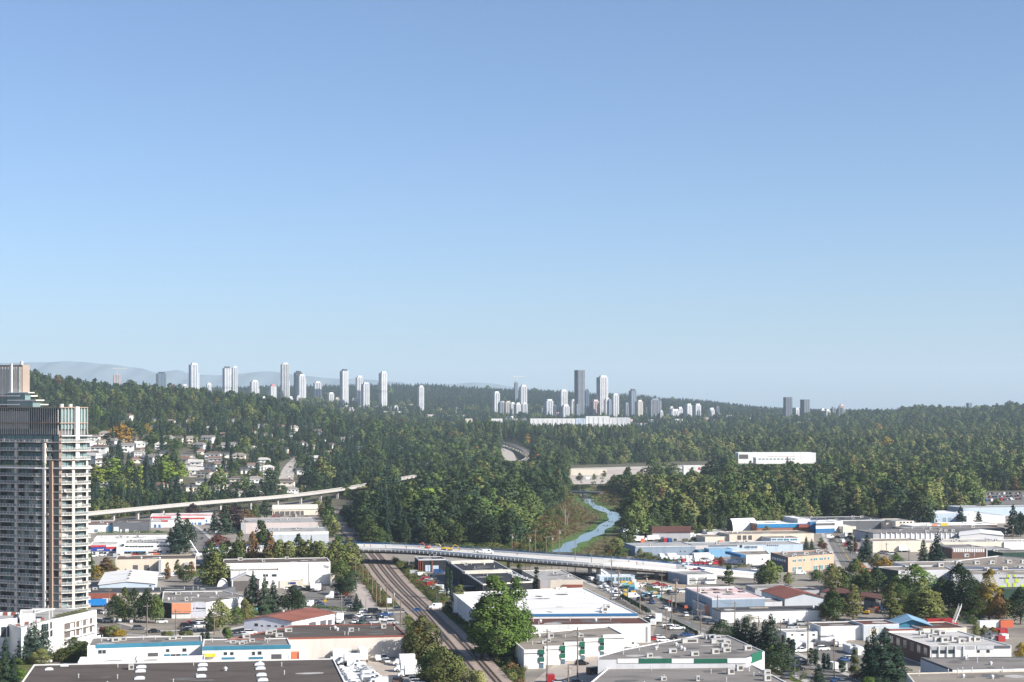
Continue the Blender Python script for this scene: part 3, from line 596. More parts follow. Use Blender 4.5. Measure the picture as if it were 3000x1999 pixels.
for i in range(0, nn - 1, 5):
    p = OVN[i].lerp(OVF[i], .5)
    if p.z > 3 and abs(topix(p)[0] - 1090) > 45:
        d = (OVF[i] - OVN[i]).normalized(); m = MB(); m.box(p, d, Vector((-d.y, d.x, 0)), 9, .8, p.z - 3.2, p.z - 2.1)
        for s in (-5, 5): m.box(p + d * s, d, Vector((-d.y, d.x, 0)), .7, .7, -.2, p.z - 3.2)
        m.build('pier', M_CONC, ov)
# ------------------------------------------------------------------ elevated transit guideway
def pd(px, d, z): return Vector(((px - CX) * d / F, d, z))
GW = smooth_line([pd(-350, 1020, 8.5), pd(60, 1118, 8.5), pd(301, 1212, 8.5), pd(600, 1340, 8.5), pd(830, 1428, 8.6), pd(985, 1545, 8.8), pd(1085, 1660, 9), pd(1225, 1890, 9.2), pd(1390, 2120, 9.4), pd(1500, 2270, 10), pd(1546, 2400, 11.5), pd(1552, 2540, 14), pd(1540, 2700, 18), pd(1512, 2850, 22), pd(1470, 2980, 26), pd(1400, 3100, 30)], 3)
GW = resample(GW, 9)
gw = empty('guideway', GW[len(GW) // 3], 'long elevated concrete transit guideway curving along the foot of the hill', 'guideway')
MB().ribbon(GW, 3.6, -2.2, -.4).build('box_girder', M_GUIDE, gw); MB().ribbon(GW, 9.4, -.42, 0).build('deck', mat('m_guide_deck', (0.24, 0.20, 0.165), 0.9, 0.15, 0.2), gw)
def goff(k):
    out = []
    for i, q in enumerate(GW):
        d = GW[min(i + 1, len(GW) - 1)] - GW[max(i - 1, 0)]; d.z = 0; d.normalize(); out.append(q + Vector((-d.y, d.x, 0)) * k)
    return out
for s in (-1, 1): MB().ribbon(goff(s * 4.72), .24, -1.15, .75).build('parapet', M_GUIDE, gw)
MB().ribbon(goff(0), .5, 0, .35).build('walkway', M_CONC, gw)
for s in (-2.9, -1.5, 1.5, 2.9): MB().ribbon(goff(s), .16, 0, .16).build('running_rail', M_RAIL, gw)
acc = 0
for a, b in zip(GW, GW[1:]):
    acc += (b - a).length
    if acc > 31:
        acc = 0; d = (b - a); d.z = 0; d.normalize(); n = Vector((-d.y, d.x, 0)); zg = float(terr(a.x, a.y))
        m = MB(); m.prism([a + n * 1.0 + d * .9, a - n * 1.0 + d * .9, a - n * 1.0 - d * .9, a + n * 1.0 - d * .9], zg - .3, a.z - 3.4)
        lo = [a + n * sx * 1.0 + d * sy * .9 for sx, sy in ((1, 1), (-1, 1), (-1, -1), (1, -1))]; hi = [a + n * sx * 2.3 + d * sy * .95 for sx, sy in ((1, 1), (-1, 1), (-1, -1), (1, -1))]
        m.prism(lo, a.z - 3.4, a.z - 2.2, hi); m.build('column', M_GUIDE, gw)
# low road bridge over the creek
cb = empty('bridge', at(1705, 1446, 0), 'low flat road bridge crossing the creek', 'bridge'); A_, B_ = at(1652, 1441, 2.6), at(1762, 1444, 2.6)
m = MB(); m.ribbon([A_, B_], 9, -1.0, 0); m.build('deck', mat('m_bridge', (0.10, 0.09, 0.085), .9, .15, .3), cb)
for s in (-4.3, 4.3): MB().ribbon([A_ + Vector((0, s, 0)), B_ + Vector((0, s, 0))], .3, .0, .9).build('railing', M_WHITE if s > 0 else M_CONC, cb)
for t in (.12, .5, .88):
    p = A_.lerp(B_, t); MB().box(p, Vector((1, 0, 0)), Vector((0, 1, 0)), .5, 4, -.3, 1.6).build('pier', M_CONC, cb)
# ------------------------------------------------------------------ buildings of the flat
def wallmat(n, c, **k): return mat('m_wall_' + n, c, 0.85, k.pop('var', .05), k.pop('scale', .25), .2, stretch=(1, 1, .25), stain=[x * .72 for x in c], stain_scale=.3, stain_amt=.55, **k)
WL = {k: wallmat(k, c) for k, c in dict(white=(.74, .73, .70), cream=(.66, .60, .50), tan=(.62, .56, .50), beige=(.66, .57, .46), grey=(.40, .40, .41), lgrey=(.58, .58, .59), dgrey=(.125, .13, .14), black=(.028, .03, .034), bluegrey=(.25, .31, .38), paleblue=(.46, .54, .62),
      blue=(.045, .16, .34), sky=(.20, .38, .56), green=(.02, .12, .075), orange=(.72, .30, .17), brick=(.26, .085, .06), red=(.50, .05, .06), peach=(.56, .36, .26), brown=(.15, .085, .065), teal=(.05, .20, .29), lilac=(.60, .60, .66), yellow=(.70, .52, .06), navy=(.03, .06, .28), dgreen=(.03, .06, .045), lime=(.55, .72, .05), pink=(.58, .50, .47), metal=(.50, .53, .56)).items()}
def roofmat(n, c, s=None, amt=.8, sc=.12): return mat('m_roof_' + n, c, .92, .10, .5, .12, stain=s or [x * .58 for x in c], stain_scale=sc, stain_amt=amt, stretch=(.5, 1.6, 1), seams=(9.0, 2.2))
RF = {k: roofmat(k, c) for k, c in dict(grey=(.225, .205, .19), lgrey=(.36, .35, .335), pale=(.50, .48, .455), brown=(.125, .10, .087), taupe=(.105, .087, .076), dark=(.065, .065, .07), black=(.042, .044, .05), maroon=(.125, .058, .048), red=(.25, .10, .075), hred=(.20, .12, .095), tan=(.27, .235, .20), sky=(.22, .37, .50), rust=(.19, .13, .11)).items()}
RF['white'] = roofmat('white', (.72, .705, .68), (.50, .48, .45), .55, .09); RF['pink'] = roofmat('pink', (.66, .56, .54), (.56, .30, .28), .8, .06)
M_GLASS = mat('m_window', (.035, .045, .055), .12, .3, .4, .6); M_GLASSB = mat('m_window_blue', (.09, .15, .19), .12, .2, .4, .6); M_FRAME = mat('m_frame', (.62, .61, .58), .6)
M_DOORD = mat('m_dark_door', (.10, .095, .10), .8); M_DOORW = mat('m_white_door', (.66, .66, .66), .7); M_UNIT = mat('m_roof_unit', (.56, .54, .50), .6, .08, .8); M_UNITD = mat('m_unit_grille', (.10, .09, .085), .7); M_DOME = mat('m_skylight', (.72, .74, .76), .25, .04, .5, .5); M_VENT = mat('m_vent', (.58, .57, .55), .5, .08, 1.0, .4, .3)
def inset(p, k):
    n = len(p); area = sum(p[i].x * p[(i + 1) % n].y - p[(i + 1) % n].x * p[i].y for i in range(n)); s = 1 if area > 0 else -1; out = []
    for i in range(n):
        a, b, c = p[i - 1], p[i], p[(i + 1) % n]; d1 = (b - a); d1.z = 0; d1.normalize(); d2 = (c - b); d2.z = 0; d2.normalize()
        n1 = Vector((-d1.y, d1.x, 0)) * s; n2 = Vector((-d2.y, d2.x, 0)) * s; den = 1 + n1.dot(n2)
        out.append(b + (n1 + n2) * (k / max(den, .25)))
    return out
ALLB = []
class Bld:
    """flat-roofed building: roof outline in world xy, roof height h above base z0"""
    def __init__(s, label, pts, h, wall, roof, z0=0.0, par=.45, trim=None, cat='building', name='building', gable=None):
        s.z0 = z0; s.h = h; s.p = [Vector((q.x, q.y, 0)) for q in pts]; n = len(s.p); c = sum(s.p, Vector()) / n
        area = sum(s.p[i].x * s.p[(i + 1) % n].y - s.p[(i + 1) % n].x * s.p[i].y for i in range(n))
        if area < 0: s.p = [s.p[1], s.p[0]] + s.p[:1:-1]
        s.o = empty(name, (c.x, c.y, z0), label, cat); zt = z0 + h; s.zt = zt; s.roofz = zt - .3
        wm = WL[wall] if isinstance(wall, str) else wall; rm = RF[roof] if isinstance(roof, str) else roof
        if gable is not None: return
        ALLB.append((s, rm)); MB().prism(s.p, z0 - .4, zt - .6).build('wall', wm, s.o)
        MB().prism(inset(s.p, .3), zt - .6, zt - .3).build('roof', rm, s.o)
        q = inset(s.p, .32); m = MB(); n = len(s.p)
        for i in range(n):
            j = (i + 1) % n; m.prism([s.p[i], s.p[j], q[j], q[i]], zt - .6, zt)
        m.build('parapet', (WL[trim] if isinstance(trim, str) else trim) if trim else wm, s.o)
    def plane(s, e):
        a, b = s.p[e], s.p[(e + 1) % len(s.p)]; d = (b - a).normalized(); n = Vector((d.y, -d.x, 0)); return a, b, d, n
    def on(s, e, px, py):
        """photo pixel -> (distance along wall e, height)"""
        a, b, d, n = s.plane(e); r = Vector(((px - CX) / F, 1.0, -(py - HY) / F)); t = n.dot(a) / n.dot(Vector((r.x, r.y, 0))); q = r * t
        return (Vector((q.x, q.y, 0)) - a).dot(d), H + q.z
    def rect(s, e, x0, x1, y0, y1, m, name, proud=.07, sub=None):
        xm = (x0 + x1) / 2; u0, _ = s.on(e, x0, (y0 + y1) / 2); u1, _ = s.on(e, x1, (y0 + y1) / 2); _, za = s.on(e, xm, y1); _, zb = s.on(e, xm, y0)
        L = (s.plane(e)[1] - s.plane(e)[0]).length; u0 = max(0, min(u0, L)); u1 = max(0, min(u1, L)); za = max(za, s.z0 + .02); zb = min(zb, s.zt - .02) if name != 'sign_panel' else zb
        if abs(u1 - u0) < .05 or zb - za < .05: return None
        return s.slab(e, u0, u1, za, zb, m, name, proud)
    def slab(s, e, u0, u1, za, zb, m, name, proud=.07, parent=None):
        a, b, d, n = s.plane(e); p = [a + d * u0 - n * .02, a + d * u1 - n * .02, a + d * u1 + n * proud, a + d * u0 + n * proud]
        return MB().prism(p, za, zb).build(name, WL[m] if isinstance(m, str) else m, parent or s.o)
    def windows(s, e, rects, glass=None, frame=True):
        for (x0, x1, y0, y1) in rects:
            w = s.rect(e, x0, x1, y0, y1, M_FRAME if frame else (glass or M_GLASS), 'window', .06)
            if w and frame:
                u0, _ = s.on(e, x0, (y0 + y1) / 2); u1, _ = s.on(e, x1, (y0 + y1) / 2); _, za = s.on(e, (x0 + x1) / 2, y1); _, zb = s.on(e, (x0 + x1) / 2, y0)
                k = max(1, int(round((u1 - u0) / 1.6))); za = max(za, s.z0 + .05); zb = min(zb, s.zt - .1)
                for i in range(k):
                    c0 = u0 + (u1 - u0) * i / k + .08; c1 = u0 + (u1 - u0) * (i + 1) / k - .08
                    if c1 > c0 and zb - za > .25: s.slab(e, c0, c1, za + .08, zb - .08, glass or M_GLASS, 'pane', .09, w)
    def band(s, e, y0, y1, m, name='fascia_band', proud=.10, x0=None, x1=None):
        a, b, d, n = s.plane(e); pa = topix(Vector((a.x, a.y, s.zt))); L = (b - a).length
        za = s.zt - (y1 - pa[1]) * a.y / F; zb = s.zt - (y0 - pa[1]) * a.y / F + .01
        u0 = 0 if x0 is None else max(0, s.on(e, x0, (y0 + y1) / 2)[0]); u1 = L if x1 is None else min(L, s.on(e, x1, (y0 + y1) / 2)[0])
        return s.slab(e, u0, u1, za, zb, m, name, proud)
    def doors(s, e, rects, m=None, name='roller_door'):
        for r in rects: s.rect(e, *r, m or M_DOORW, name, .05)
    def top(s, px, py): return at(px, py, s.roofz)
    def units(s, pts, w=2.0, d=1.6, h=1.3):
        for k, (px, py) in enumerate(pts):
            c = s.top(px, py); u = MB().box(c, GU, GV, w / 2, d / 2, s.roofz, s.roofz + h).build('rooftop_unit', M_UNIT, s.o)
            MB().box(c - GV * (d / 2 + .02) + GU * w * .12, GU, GV, w * .28, .04, s.roofz + h * .25, s.roofz + h * .8).build('grille', M_UNITD, u)
            MB().box(c, GU, GV, w / 2 + .06, d / 2 + .06, s.roofz + h, s.roofz + h + .08).build('cover', M_VENT, u)
    def pipes(s, pts, h=1.1):
        for px, py in pts:
            c = s.top(px, py); m = MB(); m.cyl((c.x, c.y, s.roofz), (c.x, c.y, s.roofz + h), .13, .13, 7); m.cyl((c.x, c.y, s.roofz + h), (c.x, c.y, s.roofz + h + .18), .26, .1, 7); m.build('vent_pipe', M_VENT, s.o)
    def fans(s, pts):
        for px, py in pts:
            c = s.top(px, py); m = MB(); m.cyl((c.x, c.y, s.roofz), (c.x, c.y, s.roofz + .5), .45, .45, 10); m.cyl((c.x, c.y, s.roofz + .5), (c.x, c.y, s.roofz + .95), .62, .5, 10); m.cyl((c.x, c.y, s.roofz + .95), (c.x, c.y, s.roofz + 1.15), .5, .12, 10); m.build('roof_fan', M_VENT, s.o)
    def domes(s, pts, w=1.25, d=1.25):
        for px, py in pts:
            c = s.top(px, py); m = MB(); m.box(c, GU, GV, w + .12, d + .12, s.roofz, s.roofz + .28); lo = [c + GU * a * w + GV * b * d for a, b in ((-1, -1), (1, -1), (1, 1), (-1, 1))]; mid = [c + GU * a * w * .8 + GV * b * d * .8 for a, b in ((-1, -1), (1, -1), (1, 1), (-1, 1))]; hi = [c + GU * a * w * .42 + GV * b * d * .42 for a, b in ((-1, -1), (1, -1), (1, 1), (-1, 1))]
            m.prism(lo, s.roofz + .28, s.roofz + .52, mid); m.prism(mid, s.roofz + .52, s.roofz + .66, hi); m.build('skylight', M_DOME, s.o)
    def text(s, e, body, px, py, size, m, name='lettering', shear=0.0):
        a, b, d, n = s.plane(e); u, z = s.on(e, px, py); c = bpy.data.curves.new(name, 'FONT'); c.body = body; c.size = size; c.extrude = .03; c.offset = size * .02; c.shear = shear; c.materials.append(m)
        tmp = bpy.data.objects.new('t', c); COL.objects.link(tmp); dg = bpy.context.evaluated_depsgraph_get(); me = bpy.data.meshes.new_from_object(tmp.evaluated_get(dg)); me.name = name; bpy.data.objects.remove(tmp); bpy.data.curves.remove(c)
        o = bpy.data.objects.new(name, me); link(o, s.o); q = a + d * u + n * .18; o.location = (q.x - s.o.location.x, q.y - s.o.location.y, z - s.z0); o.rotation_euler = (R(90), 0, math.atan2(d.y, d.x)); return o
def RP(px, h, z0=0.0): return [at(x, y, z0 + h) for x, y in px]
def RG(xl, yt, xr, yk, h, z0=0.0):
    """grid-aligned rectangle: front-left roof corner pixel, right edge column, back edge row"""
    a = at(xl, yt, z0 + h); k = (xr - CX) / F; t = (k * a.y - a.x) / (GU.x - k * GU.y); b = a + GU * t
    dk = F * (H - z0 - h) / (yk - HY); L = max(4, (dk - a.y) / GV.y); return [a, b, b + GV * L, a + GV * L]
def scatter_roof(b, n=4, seed=1):
    r = random.Random(seed); x0 = min(p.x for p in b.p); x1 = max(p.x for p in b.p); y0 = min(p.y for p in b.p); y1 = max(p.y for p in b.p); q = inset(b.p, 1.6); k = 0; tries = 0
    while k < n and tries < 200:
        tries += 1; x, y = r.uniform(x0, x1), r.uniform(y0, y1)
        if not inpoly(np.array([x]), np.array([y]), q)[0]: continue
        p = topix(Vector((x, y, b.roofz))); k += 1
        if r.random() < .45: b.units([p], r.uniform(1.2, 2.4), r.uniform(1.0, 1.8), r.uniform(.8, 1.4))
        elif r.random() < .6: b.pipes([p], r.uniform(.6, 1.4))
        else: b.fans([p])
class Gable(Bld):
    """gabled building: four eave corners FL, FR, BR, BL; ridge runs from the middle of FL-FR to the middle of BL-BR (axis 0) or FL-BL to FR-BR (axis 1)"""
    def __init__(s, label, pts, eave, ridge, wall, roof, axis=0, z0=0.0, over=.5, cat='building', name='building'):
        super().__init__(label, pts, ridge, wall, roof, z0, gable=1, cat=cat, name=name); p = s.p; wm = WL[wall] if isinstance(wall, str) else wall; rm = RF[roof] if isinstance(roof, str) else roof
        s.zt = z0 + ridge; s.roofz = z0 + eave; ze, zr = z0 + eave, z0 + ridge
        a, b, c, d = p if axis == 0 else (p[1], p[2], p[3], p[0]); m1, m2 = (a + b) / 2, (c + d) / 2; V = lambda q, z: (q.x, q.y, z)
        MB().add([V(a, z0 - .4), V(b, z0 - .4), V(c, z0 - .4), V(d, z0 - .4), V(a, ze), V(b, ze), V(c, ze), V(d, ze), V(m1, zr), V(m2, zr)],
                 [(0, 1, 5, 8, 4), (1, 2, 6, 5), (2, 3, 7, 9, 6), (3, 0, 4, 7), (4, 8, 9, 7), (8, 5, 6, 9), (3, 2, 1, 0)]).build('wall', wm, s.o)
        ax = (m2 - m1).normalized(); l = (b - a).length / 2; sl = (ridge - eave) / max(l, .1)
        for u, v in ((a, d), (b, c)):
            out = ((u - m1) - ax * (u - m1).dot(ax)).normalized(); e1 = u + out * over - ax * over; e2 = v + out * over + ax * over; r1 = m1 - ax * over; r2 = m2 + ax * over; zo = ze - sl * over + .05
            MB().add([V(r1, zr + .06), V(e1, zo), V(e2, zo), V(r2, zr + .06), V(r1, zr + .22), V(e1, zo + .16), V(e2, zo + .16), V(r2, zr + .22)], [(0, 1, 2, 3), (7, 6, 5, 4), (0, 4, 5, 1), (1, 5, 6, 2), (2, 6, 7, 3), (3, 7, 4, 0)]).build('roof', rm, s.o)
def arch(label, a, b, depth_v, hgt, m, endm=None, name='arched_shed', openr=None, cat='shed'):
    """barrel-vault shelter from ground corner a to b (near side), going back along depth_v"""
    e = empty(name, (a + b) / 2 + depth_v / 2, label, cat); n = 14; w = depth_v; V = []; 
    for q in (a, b):
        for k in range(n + 1):
            t = math.pi * k / n; V.append(q + w * (.5 - .5 * math.cos(t)) + Vector((0, 0, hgt * math.sin(t) ** .8 if 0 < k < n else 0)))
    fs = [(k, k + 1, n + 2 + k, n + 1 + k) for k in range(n)]; MB().add(V, fs).build('shell', m, e, smooth=True)
    for i, q in enumerate((0, n + 1)):
        em = endm if (endm and i == openr) else m; ins = (b - a).normalized() * (.4 if i == 0 else -.4)
        if em is not None:
            c = MB(); vv = [V[q + k] + ins for k in range(n + 1)]; c.add(vv, [tuple(range(n + 1))]); c.build('end_wall' if em is m else 'doorway', em, e)
    return e
# ---- western cluster
b = Bld('large flat taupe roof with a white rim and rows of dome skylights', [at(99, 1947, 8) - GV * 48, at(977, 1929, 8) - GV * 48, at(977, 1929, 8), at(99, 1947, 8)], 8, 'lgrey', 'taupe', trim='white')
b.domes([(414, 1956), (412, 1968), (409, 1989), (594, 1950), (592, 1963), (589, 1983), (760, 1948), (763, 1960), (766, 1979), (770, 1994)]); b.domes([(189, 1952), (144, 1963)], 1.0, .5); b.pipes([(345, 1956), (567, 1950), (825, 1953), (833, 1977), (344, 1989), (576, 1986), (846, 1932), (896, 1931), (230, 1987)], 1.0)
b = Bld('white two-storey block with a teal-blue parapet band and paired windows', RP([(256, 1892), (592, 1881), (590, 1862), (270, 1868)], 7.5), 7.5, 'white', 'grey')
b.band(0, 1889.5, 1901, 'teal', x0=280); b.windows(0, [(287, 311, 1904, 1916), (486, 497, 1901, 1911), (534, 547, 1899, 1910)]); b.doors(0, [(433, 463, 1913, 1930)], M_DOORD)
b.rect(0, 481, 498, 1917, 1925, 'teal', 'sign_panel', .1); b.rect(0, 532, 549, 1916, 1924, 'teal', 'sign_panel', .1); b.windows(0, [(500, 530, 1916, 1926)])
b.units([(325, 1877), (360, 1876), (505, 1874), (522, 1872)], 2.2, 1.2, .9); b.pipes([(297, 1880), (300, 1872), (420, 1874), (455, 1873)])
b = Bld('white two-storey block with a teal-blue band and a yellow awning', RP([(593, 1894), (852, 1889), (843, 1869), (597, 1873)], 7.0), 7.0, 'white', 'grey')
b.band(0, 1894, 1906, 'teal'); b.rect(0, 599, 631, 1915, 1924, 'yellow', 'awning', .9); b.windows(0, [(655, 666, 1910, 1920), (674, 685, 1910, 1920), (738, 748, 1909, 1920), (755, 767, 1908, 1919)]); b.rect(0, 650, 688, 1926, 1932, 'teal', 'sign_panel', .1); b.rect(0, 729, 771, 1925, 1931, 'teal', 'sign_panel', .1); b.doors(0, [(795, 825, 1917, 1931)], M_DOORD)
b.units([(682, 1884), (716, 1884), (738, 1880), (708, 1888)], 1.8, 1.3, .8); b.pipes([(622, 1881), (776, 1878), (790, 1878)], 1.0)
Bld('low white lean-to in front of the teal-banded block', RG(228, 1940, 400, 1925, 4), 4, 'white', 'white')
Bld('low white flat annex joined to the teal-banded block', RG(404, 1938, 600, 1925, 4.4), 4.4, 'white', 'white')
b = Bld('long tan warehouse with a dark skewed roof beside the tracks', RP([(665, 1873), (1191, 1861), (1155, 1827), (858, 1832)], 7), 7, 'tan', 'taupe', trim='brick')
b.units([(800, 1854), (845, 1851), (788, 1858), (722, 1869), (818, 1866)], 2.4, 1.6, 1.1); b.fans([(981, 1843), (988, 1848)]); b.pipes([(1009, 1831), (1088, 1831), (1010, 1861), (1020, 1861), (1156, 1846)], 1.0); b.units([(1150, 1828)], .8, .8, .8)
b = Gable('white metal building with a rusty red gabled roof', [at(715, 1817, 4.6), at(855, 1821, 4.6), at(980, 1796, 4.6), at(838, 1791, 4.6)], 4.6, 6.1, 'lilac', 'red')
b.windows(0, [(746, 757, 1826, 1835), (765, 772, 1831, 1836), (783, 795, 1831, 1836), (806, 813, 1832, 1837), (824, 834, 1832, 1837)]); b.doors(1, [(905, 925, 1823, 1834), (938, 955, 1818, 1832), (960, 972, 1816, 1830)], M_DOORD)
MB().cyl((b.p[3] + b.p[0]) / 2 + Vector((6, 4, 5)), (b.p[3] + b.p[0]) / 2 + Vector((6, 4, 6.2)), .5, .5, 8).build('roof_fan', M_VENT, b.o)
b = Bld('grey-roofed garage with an orange panel, a lilac sign wall and a long white side', RP([(474, 1764), (503, 1767), (604, 1766), (724, 1747), (655, 1731), (478, 1733)], 6), 6, 'white', 'grey')
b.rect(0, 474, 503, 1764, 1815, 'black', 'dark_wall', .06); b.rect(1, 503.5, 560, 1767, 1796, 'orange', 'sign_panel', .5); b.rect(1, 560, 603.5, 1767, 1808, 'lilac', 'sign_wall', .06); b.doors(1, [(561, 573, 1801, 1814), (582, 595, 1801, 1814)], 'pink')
b.text(1, 'Monument', 575, 1784, .85, WL['black'], 'lettering'); MB().add([(0, 0, 0), (1.0, 0, 0), (.42, 0, 1.0)], [(0, 1, 2)])
tri = MB(); a_, b_, d_, n_ = b.plane(1); u_, z_ = b.on(1, 566, 1785); q_ = a_ + d_ * u_ + n_ * .14
tri.add([q_ + Vector((0, 0, z_)), q_ + d_ * .75 + Vector((0, 0, z_)), q_ + d_ * .36 + Vector((0, 0, z_ + .85)), q_ + d_ * .30 + Vector((0, 0, z_)) , q_ + d_ * .50 + Vector((0, 0, z_ + .40))], [(0, 3, 2), (3, 4, 2), (4, 1, 2)]); tri.build('emblem', mat('m_emblem', (.10, .01, .03), .7), b.o)
b.pipes([(505, 1757), (512, 1757), (640, 1752), (680, 1745), (560, 1742), (600, 1736)], .8); scatter_roof(b, 4, 5)
b = Gable('low white metal building with a bright white gabled roof', [at(290, 1714, 4.7), at(455, 1711, 4.7), at(462, 1677, 4.7), at(310, 1678, 4.7)], 4.7, 5.9, 'paleblue', 'white')
b.windows(0, [(437, 444, 1714, 1719)])
for t in (.2, .45, .6, .8):
    q = ((b.p[0] + b.p[1]) / 2).lerp((b.p[2] + b.p[3]) / 2, t); MB().box(q, GU, GV, .5, .8, 5.8, 6.5).build('ridge_vent', M_UNITD, b.o)
b = Bld('long dark-fascia shop row with a brick-red front', RP([(256, 1737), (470, 1733), (655, 1727), (690, 1719), (268, 1723)], 6), 6, 'dgrey', 'dark')
b.rect(0, 256, 342, 1738, 1753, 'brick', 'brick_front', .1); b.rect(0, 300, 470, 1738, 1775, 'tan', 'shopfront', .06); b.rect(0, 256, 312, 1755, 1774, mat('m_blue_tarp', (.02, .20, .55), .6), 'blue_hoarding', .6); b.fans([(447, 1729)]); b.pipes([(470, 1730), (540, 1728), (580, 1727)])
b = Bld('cream block building with loading doors and a projecting fin wall', RG(338, 1640, 573, 1628, 6.4), 6.4, 'beige', 'brown')
b.doors(0, [(389, 404, 1656, 1673), (422, 437, 1656, 1673)], M_DOORD); a_, b_, d_, n_ = b.plane(0); u_ = b.on(0, 466, 1660)[0]; MB().prism([a_ + d_ * u_, a_ + d_ * (u_ + 1.2), a_ + d_ * (u_ + 1.2) + n_ * 7, a_ + d_ * u_ + n_ * 7], -.2, 6.0).build('fin_wall', WL['grey'], b.o); b.rect(0, 540, 570, 1648, 1655, 'grey', 'awning', 2.0); b.windows(0, [(366, 371, 1666, 1670)])
b = Bld('auto shop with a red fascia and a blue sign band', RG(262, 1597, 341, 1587, 5.8), 5.8, 'white', 'pale')
b.rect(0, 262, 311, 1597.5, 1603, 'red', 'fascia', .3); b.rect(0, 311, 340, 1602, 1608.5, 'red', 'fascia', .3); b.rect(0, 262, 311, 1603.5, 1615, 'navy', 'sign_band', .34); b.rect(0, 311, 340, 1609, 1615, 'navy', 'sign_band', .34); b.text(0, 'speed', 284, 1612.5, 1.5, M_WHITE, 'lettering', .25).location.y -= .3; b.text(0, 'w', 322, 1613.5, 1.6, M_WHITE, 'lettering', .25).location.y -= .3
b.windows(0, [(273, 280, 1617, 1627), (290, 303, 1617, 1627), (304, 312, 1617, 1626), (319, 336, 1617, 1621)])
b = Bld('white two-storey shop with a strip of upper windows', RG(364, 1592, 505, 1580, 6.6), 6.6, 'white', 'lgrey')
b.windows(0, [(366, 378, 1599, 1604), (379, 404, 1599, 1604), (405, 450, 1599, 1604), (459, 476, 1598, 1603), (477, 502, 1597, 1603), (365, 383, 1616, 1622), (390, 404, 1616, 1626), (405, 428, 1616, 1624), (434, 450, 1616, 1626), (460, 475, 1613, 1620)]); b.rect(0, 480, 503, 1605, 1612, 'lgrey', 'awning', 1.2); b.rect(0, 360, 428, 1614, 1616, 'sky', 'canopy', 1.5); b.units([(385, 1587), (405, 1587), (425, 1587), (452, 1585)], 1.8, 1.4, .9)
Bld('white curved sign wall beside the blue sign shop', RG(341, 1603, 362, 1594, 5), 5, 'white', 'pale')
b = Bld('long low white shed behind a clipped hedge', RG(275, 1580, 490, 1570, 4), 4, 'white', 'white'); scatter_roof(b, 3, 9)
b = Bld('dark grey block building with a brown roof', RG(330, 1531, 437, 1523, 7), 7, 'dgrey', 'brown'); b.doors(0, [(333, 348, 1544, 1561)], M_DOORW); b.doors(0, [(352, 357, 1551, 1561), (367, 377, 1550, 1561)], M_DOORW)
b = Bld('white showroom with a sky-blue corner', RG(248, 1539, 329, 1526, 5.2), 5.2, 'white', 'rust'); b.rect(0, 318, 329, 1539, 1562, mat('m_cyan', (.10, .45, .72), .6), 'sign_panel', .3); b.windows(0, [(276, 287, 1551, 1560)], M_GLASSB)
b = Bld('white service bays with a grey and red band and blue doors', RG(442, 1525, 512, 1516, 5), 5, 'white', 'pale'); b.rect(0, 444, 472, 1524, 1529, 'grey', 'fascia', .2); b.rect(0, 472, 492, 1524, 1529, 'red', 'fascia', .2); b.doors(0, [(451, 458, 1537, 1546), (464, 471, 1537, 1546)], 'blue')
b = Bld('wide white hall with red stripes on its roof', RG(440, 1514, 625, 1505, 6), 6, 'white', 'pink'); b.rect(0, 442, 502, 1513, 1518, 'red', 'fascia', .3); b.rect(0, 530, 600, 1517, 1521, 'red', 'fascia', .3); b.windows(0, [(563, 567, 1531, 1539), (570, 575, 1531, 1539), (580, 590, 1531, 1539), (603, 607, 1523, 1530)], WL['blue'], False)
for k_, (x, y) in enumerate(((520, 1510), (560, 1508), (590, 1511))): q = b.top(x, y); MB().box(q, GU, GV, 9, .9, b.roofz + .02, b.roofz + .12).build('roof_stripe', WL['red'], b.o)
b = Gable('cream metal shed with open bays and a gable end', [at(798, 1494, 4.4), at(931, 1492, 4.4), at(926, 1480, 4.4), at(802, 1482, 4.4)], 4.4, 6.4, 'cream', wallmat('cream_roof', (.70, .66, .55)), 1); b.rect(0, 800, 890, 1498, 1511, M_DOORD, 'open_bay', .03)
for k_ in range(6): b.rect(0, 803 + k_ * 15, 805 + k_ * 15, 1496, 1512, 'beige', 'post', .25)
b = Bld('grey-roofed warehouse with a pale pink-grey wall', RG(706, 1533, 931, 1518, 7), 7, 'pink', 'lgrey'); b.rect(0, 706, 720, 1533, 1565, 'grey', 'wall_panel', .1); scatter_roof(b, 3, 2)
b = Bld('warehouse with a white fascia over grey metal siding', RG(790, 1559, 963, 1546, 8), 8, 'metal', 'lgrey'); b.band(0, 1559, 1568, 'white'); b.rect(0, 800, 962, 1590, 1600, 'white', 'wall_panel', .3); scatter_roof(b, 3, 3)
b = Bld('tall plain white warehouse with a brown roof', RG(655, 1651, 968, 1638, 10.5), 10.5, 'white', 'brown'); b.text(0, 'Tigg', 948, 1662, 1.5, WL['grey'], 'lettering'); b.rect(0, 904.5, 906, 1650, 1714, 'lgrey', 'downpipe', .2); b.rect(0, 890, 968, 1711, 1716, 'tan', 'plinth', .1)
b = Bld('white office annex with a flat grey roof and upper windows', RG(676, 1673, 818, 1660, 8), 8, 'white', 'grey'); b.windows(0, [(770, 786, 1682, 1690), (796, 811, 1682, 1690), (776, 787, 1702, 1712)], M_GLASS); b.rect(0, 701, 702, 1670, 1715, 'grey', 'downpipe', .2); b.units([(700, 1667), (747, 1666), (790, 1664), (800, 1661)], 2.4, 1.5, 1.1); b.pipes([(760, 1664), (775, 1664), (806, 1668)])
Bld('small cream lean-to at the end of the tall white warehouse', RG(969, 1686, 980, 1680, 5), 5, 'cream', 'tan')
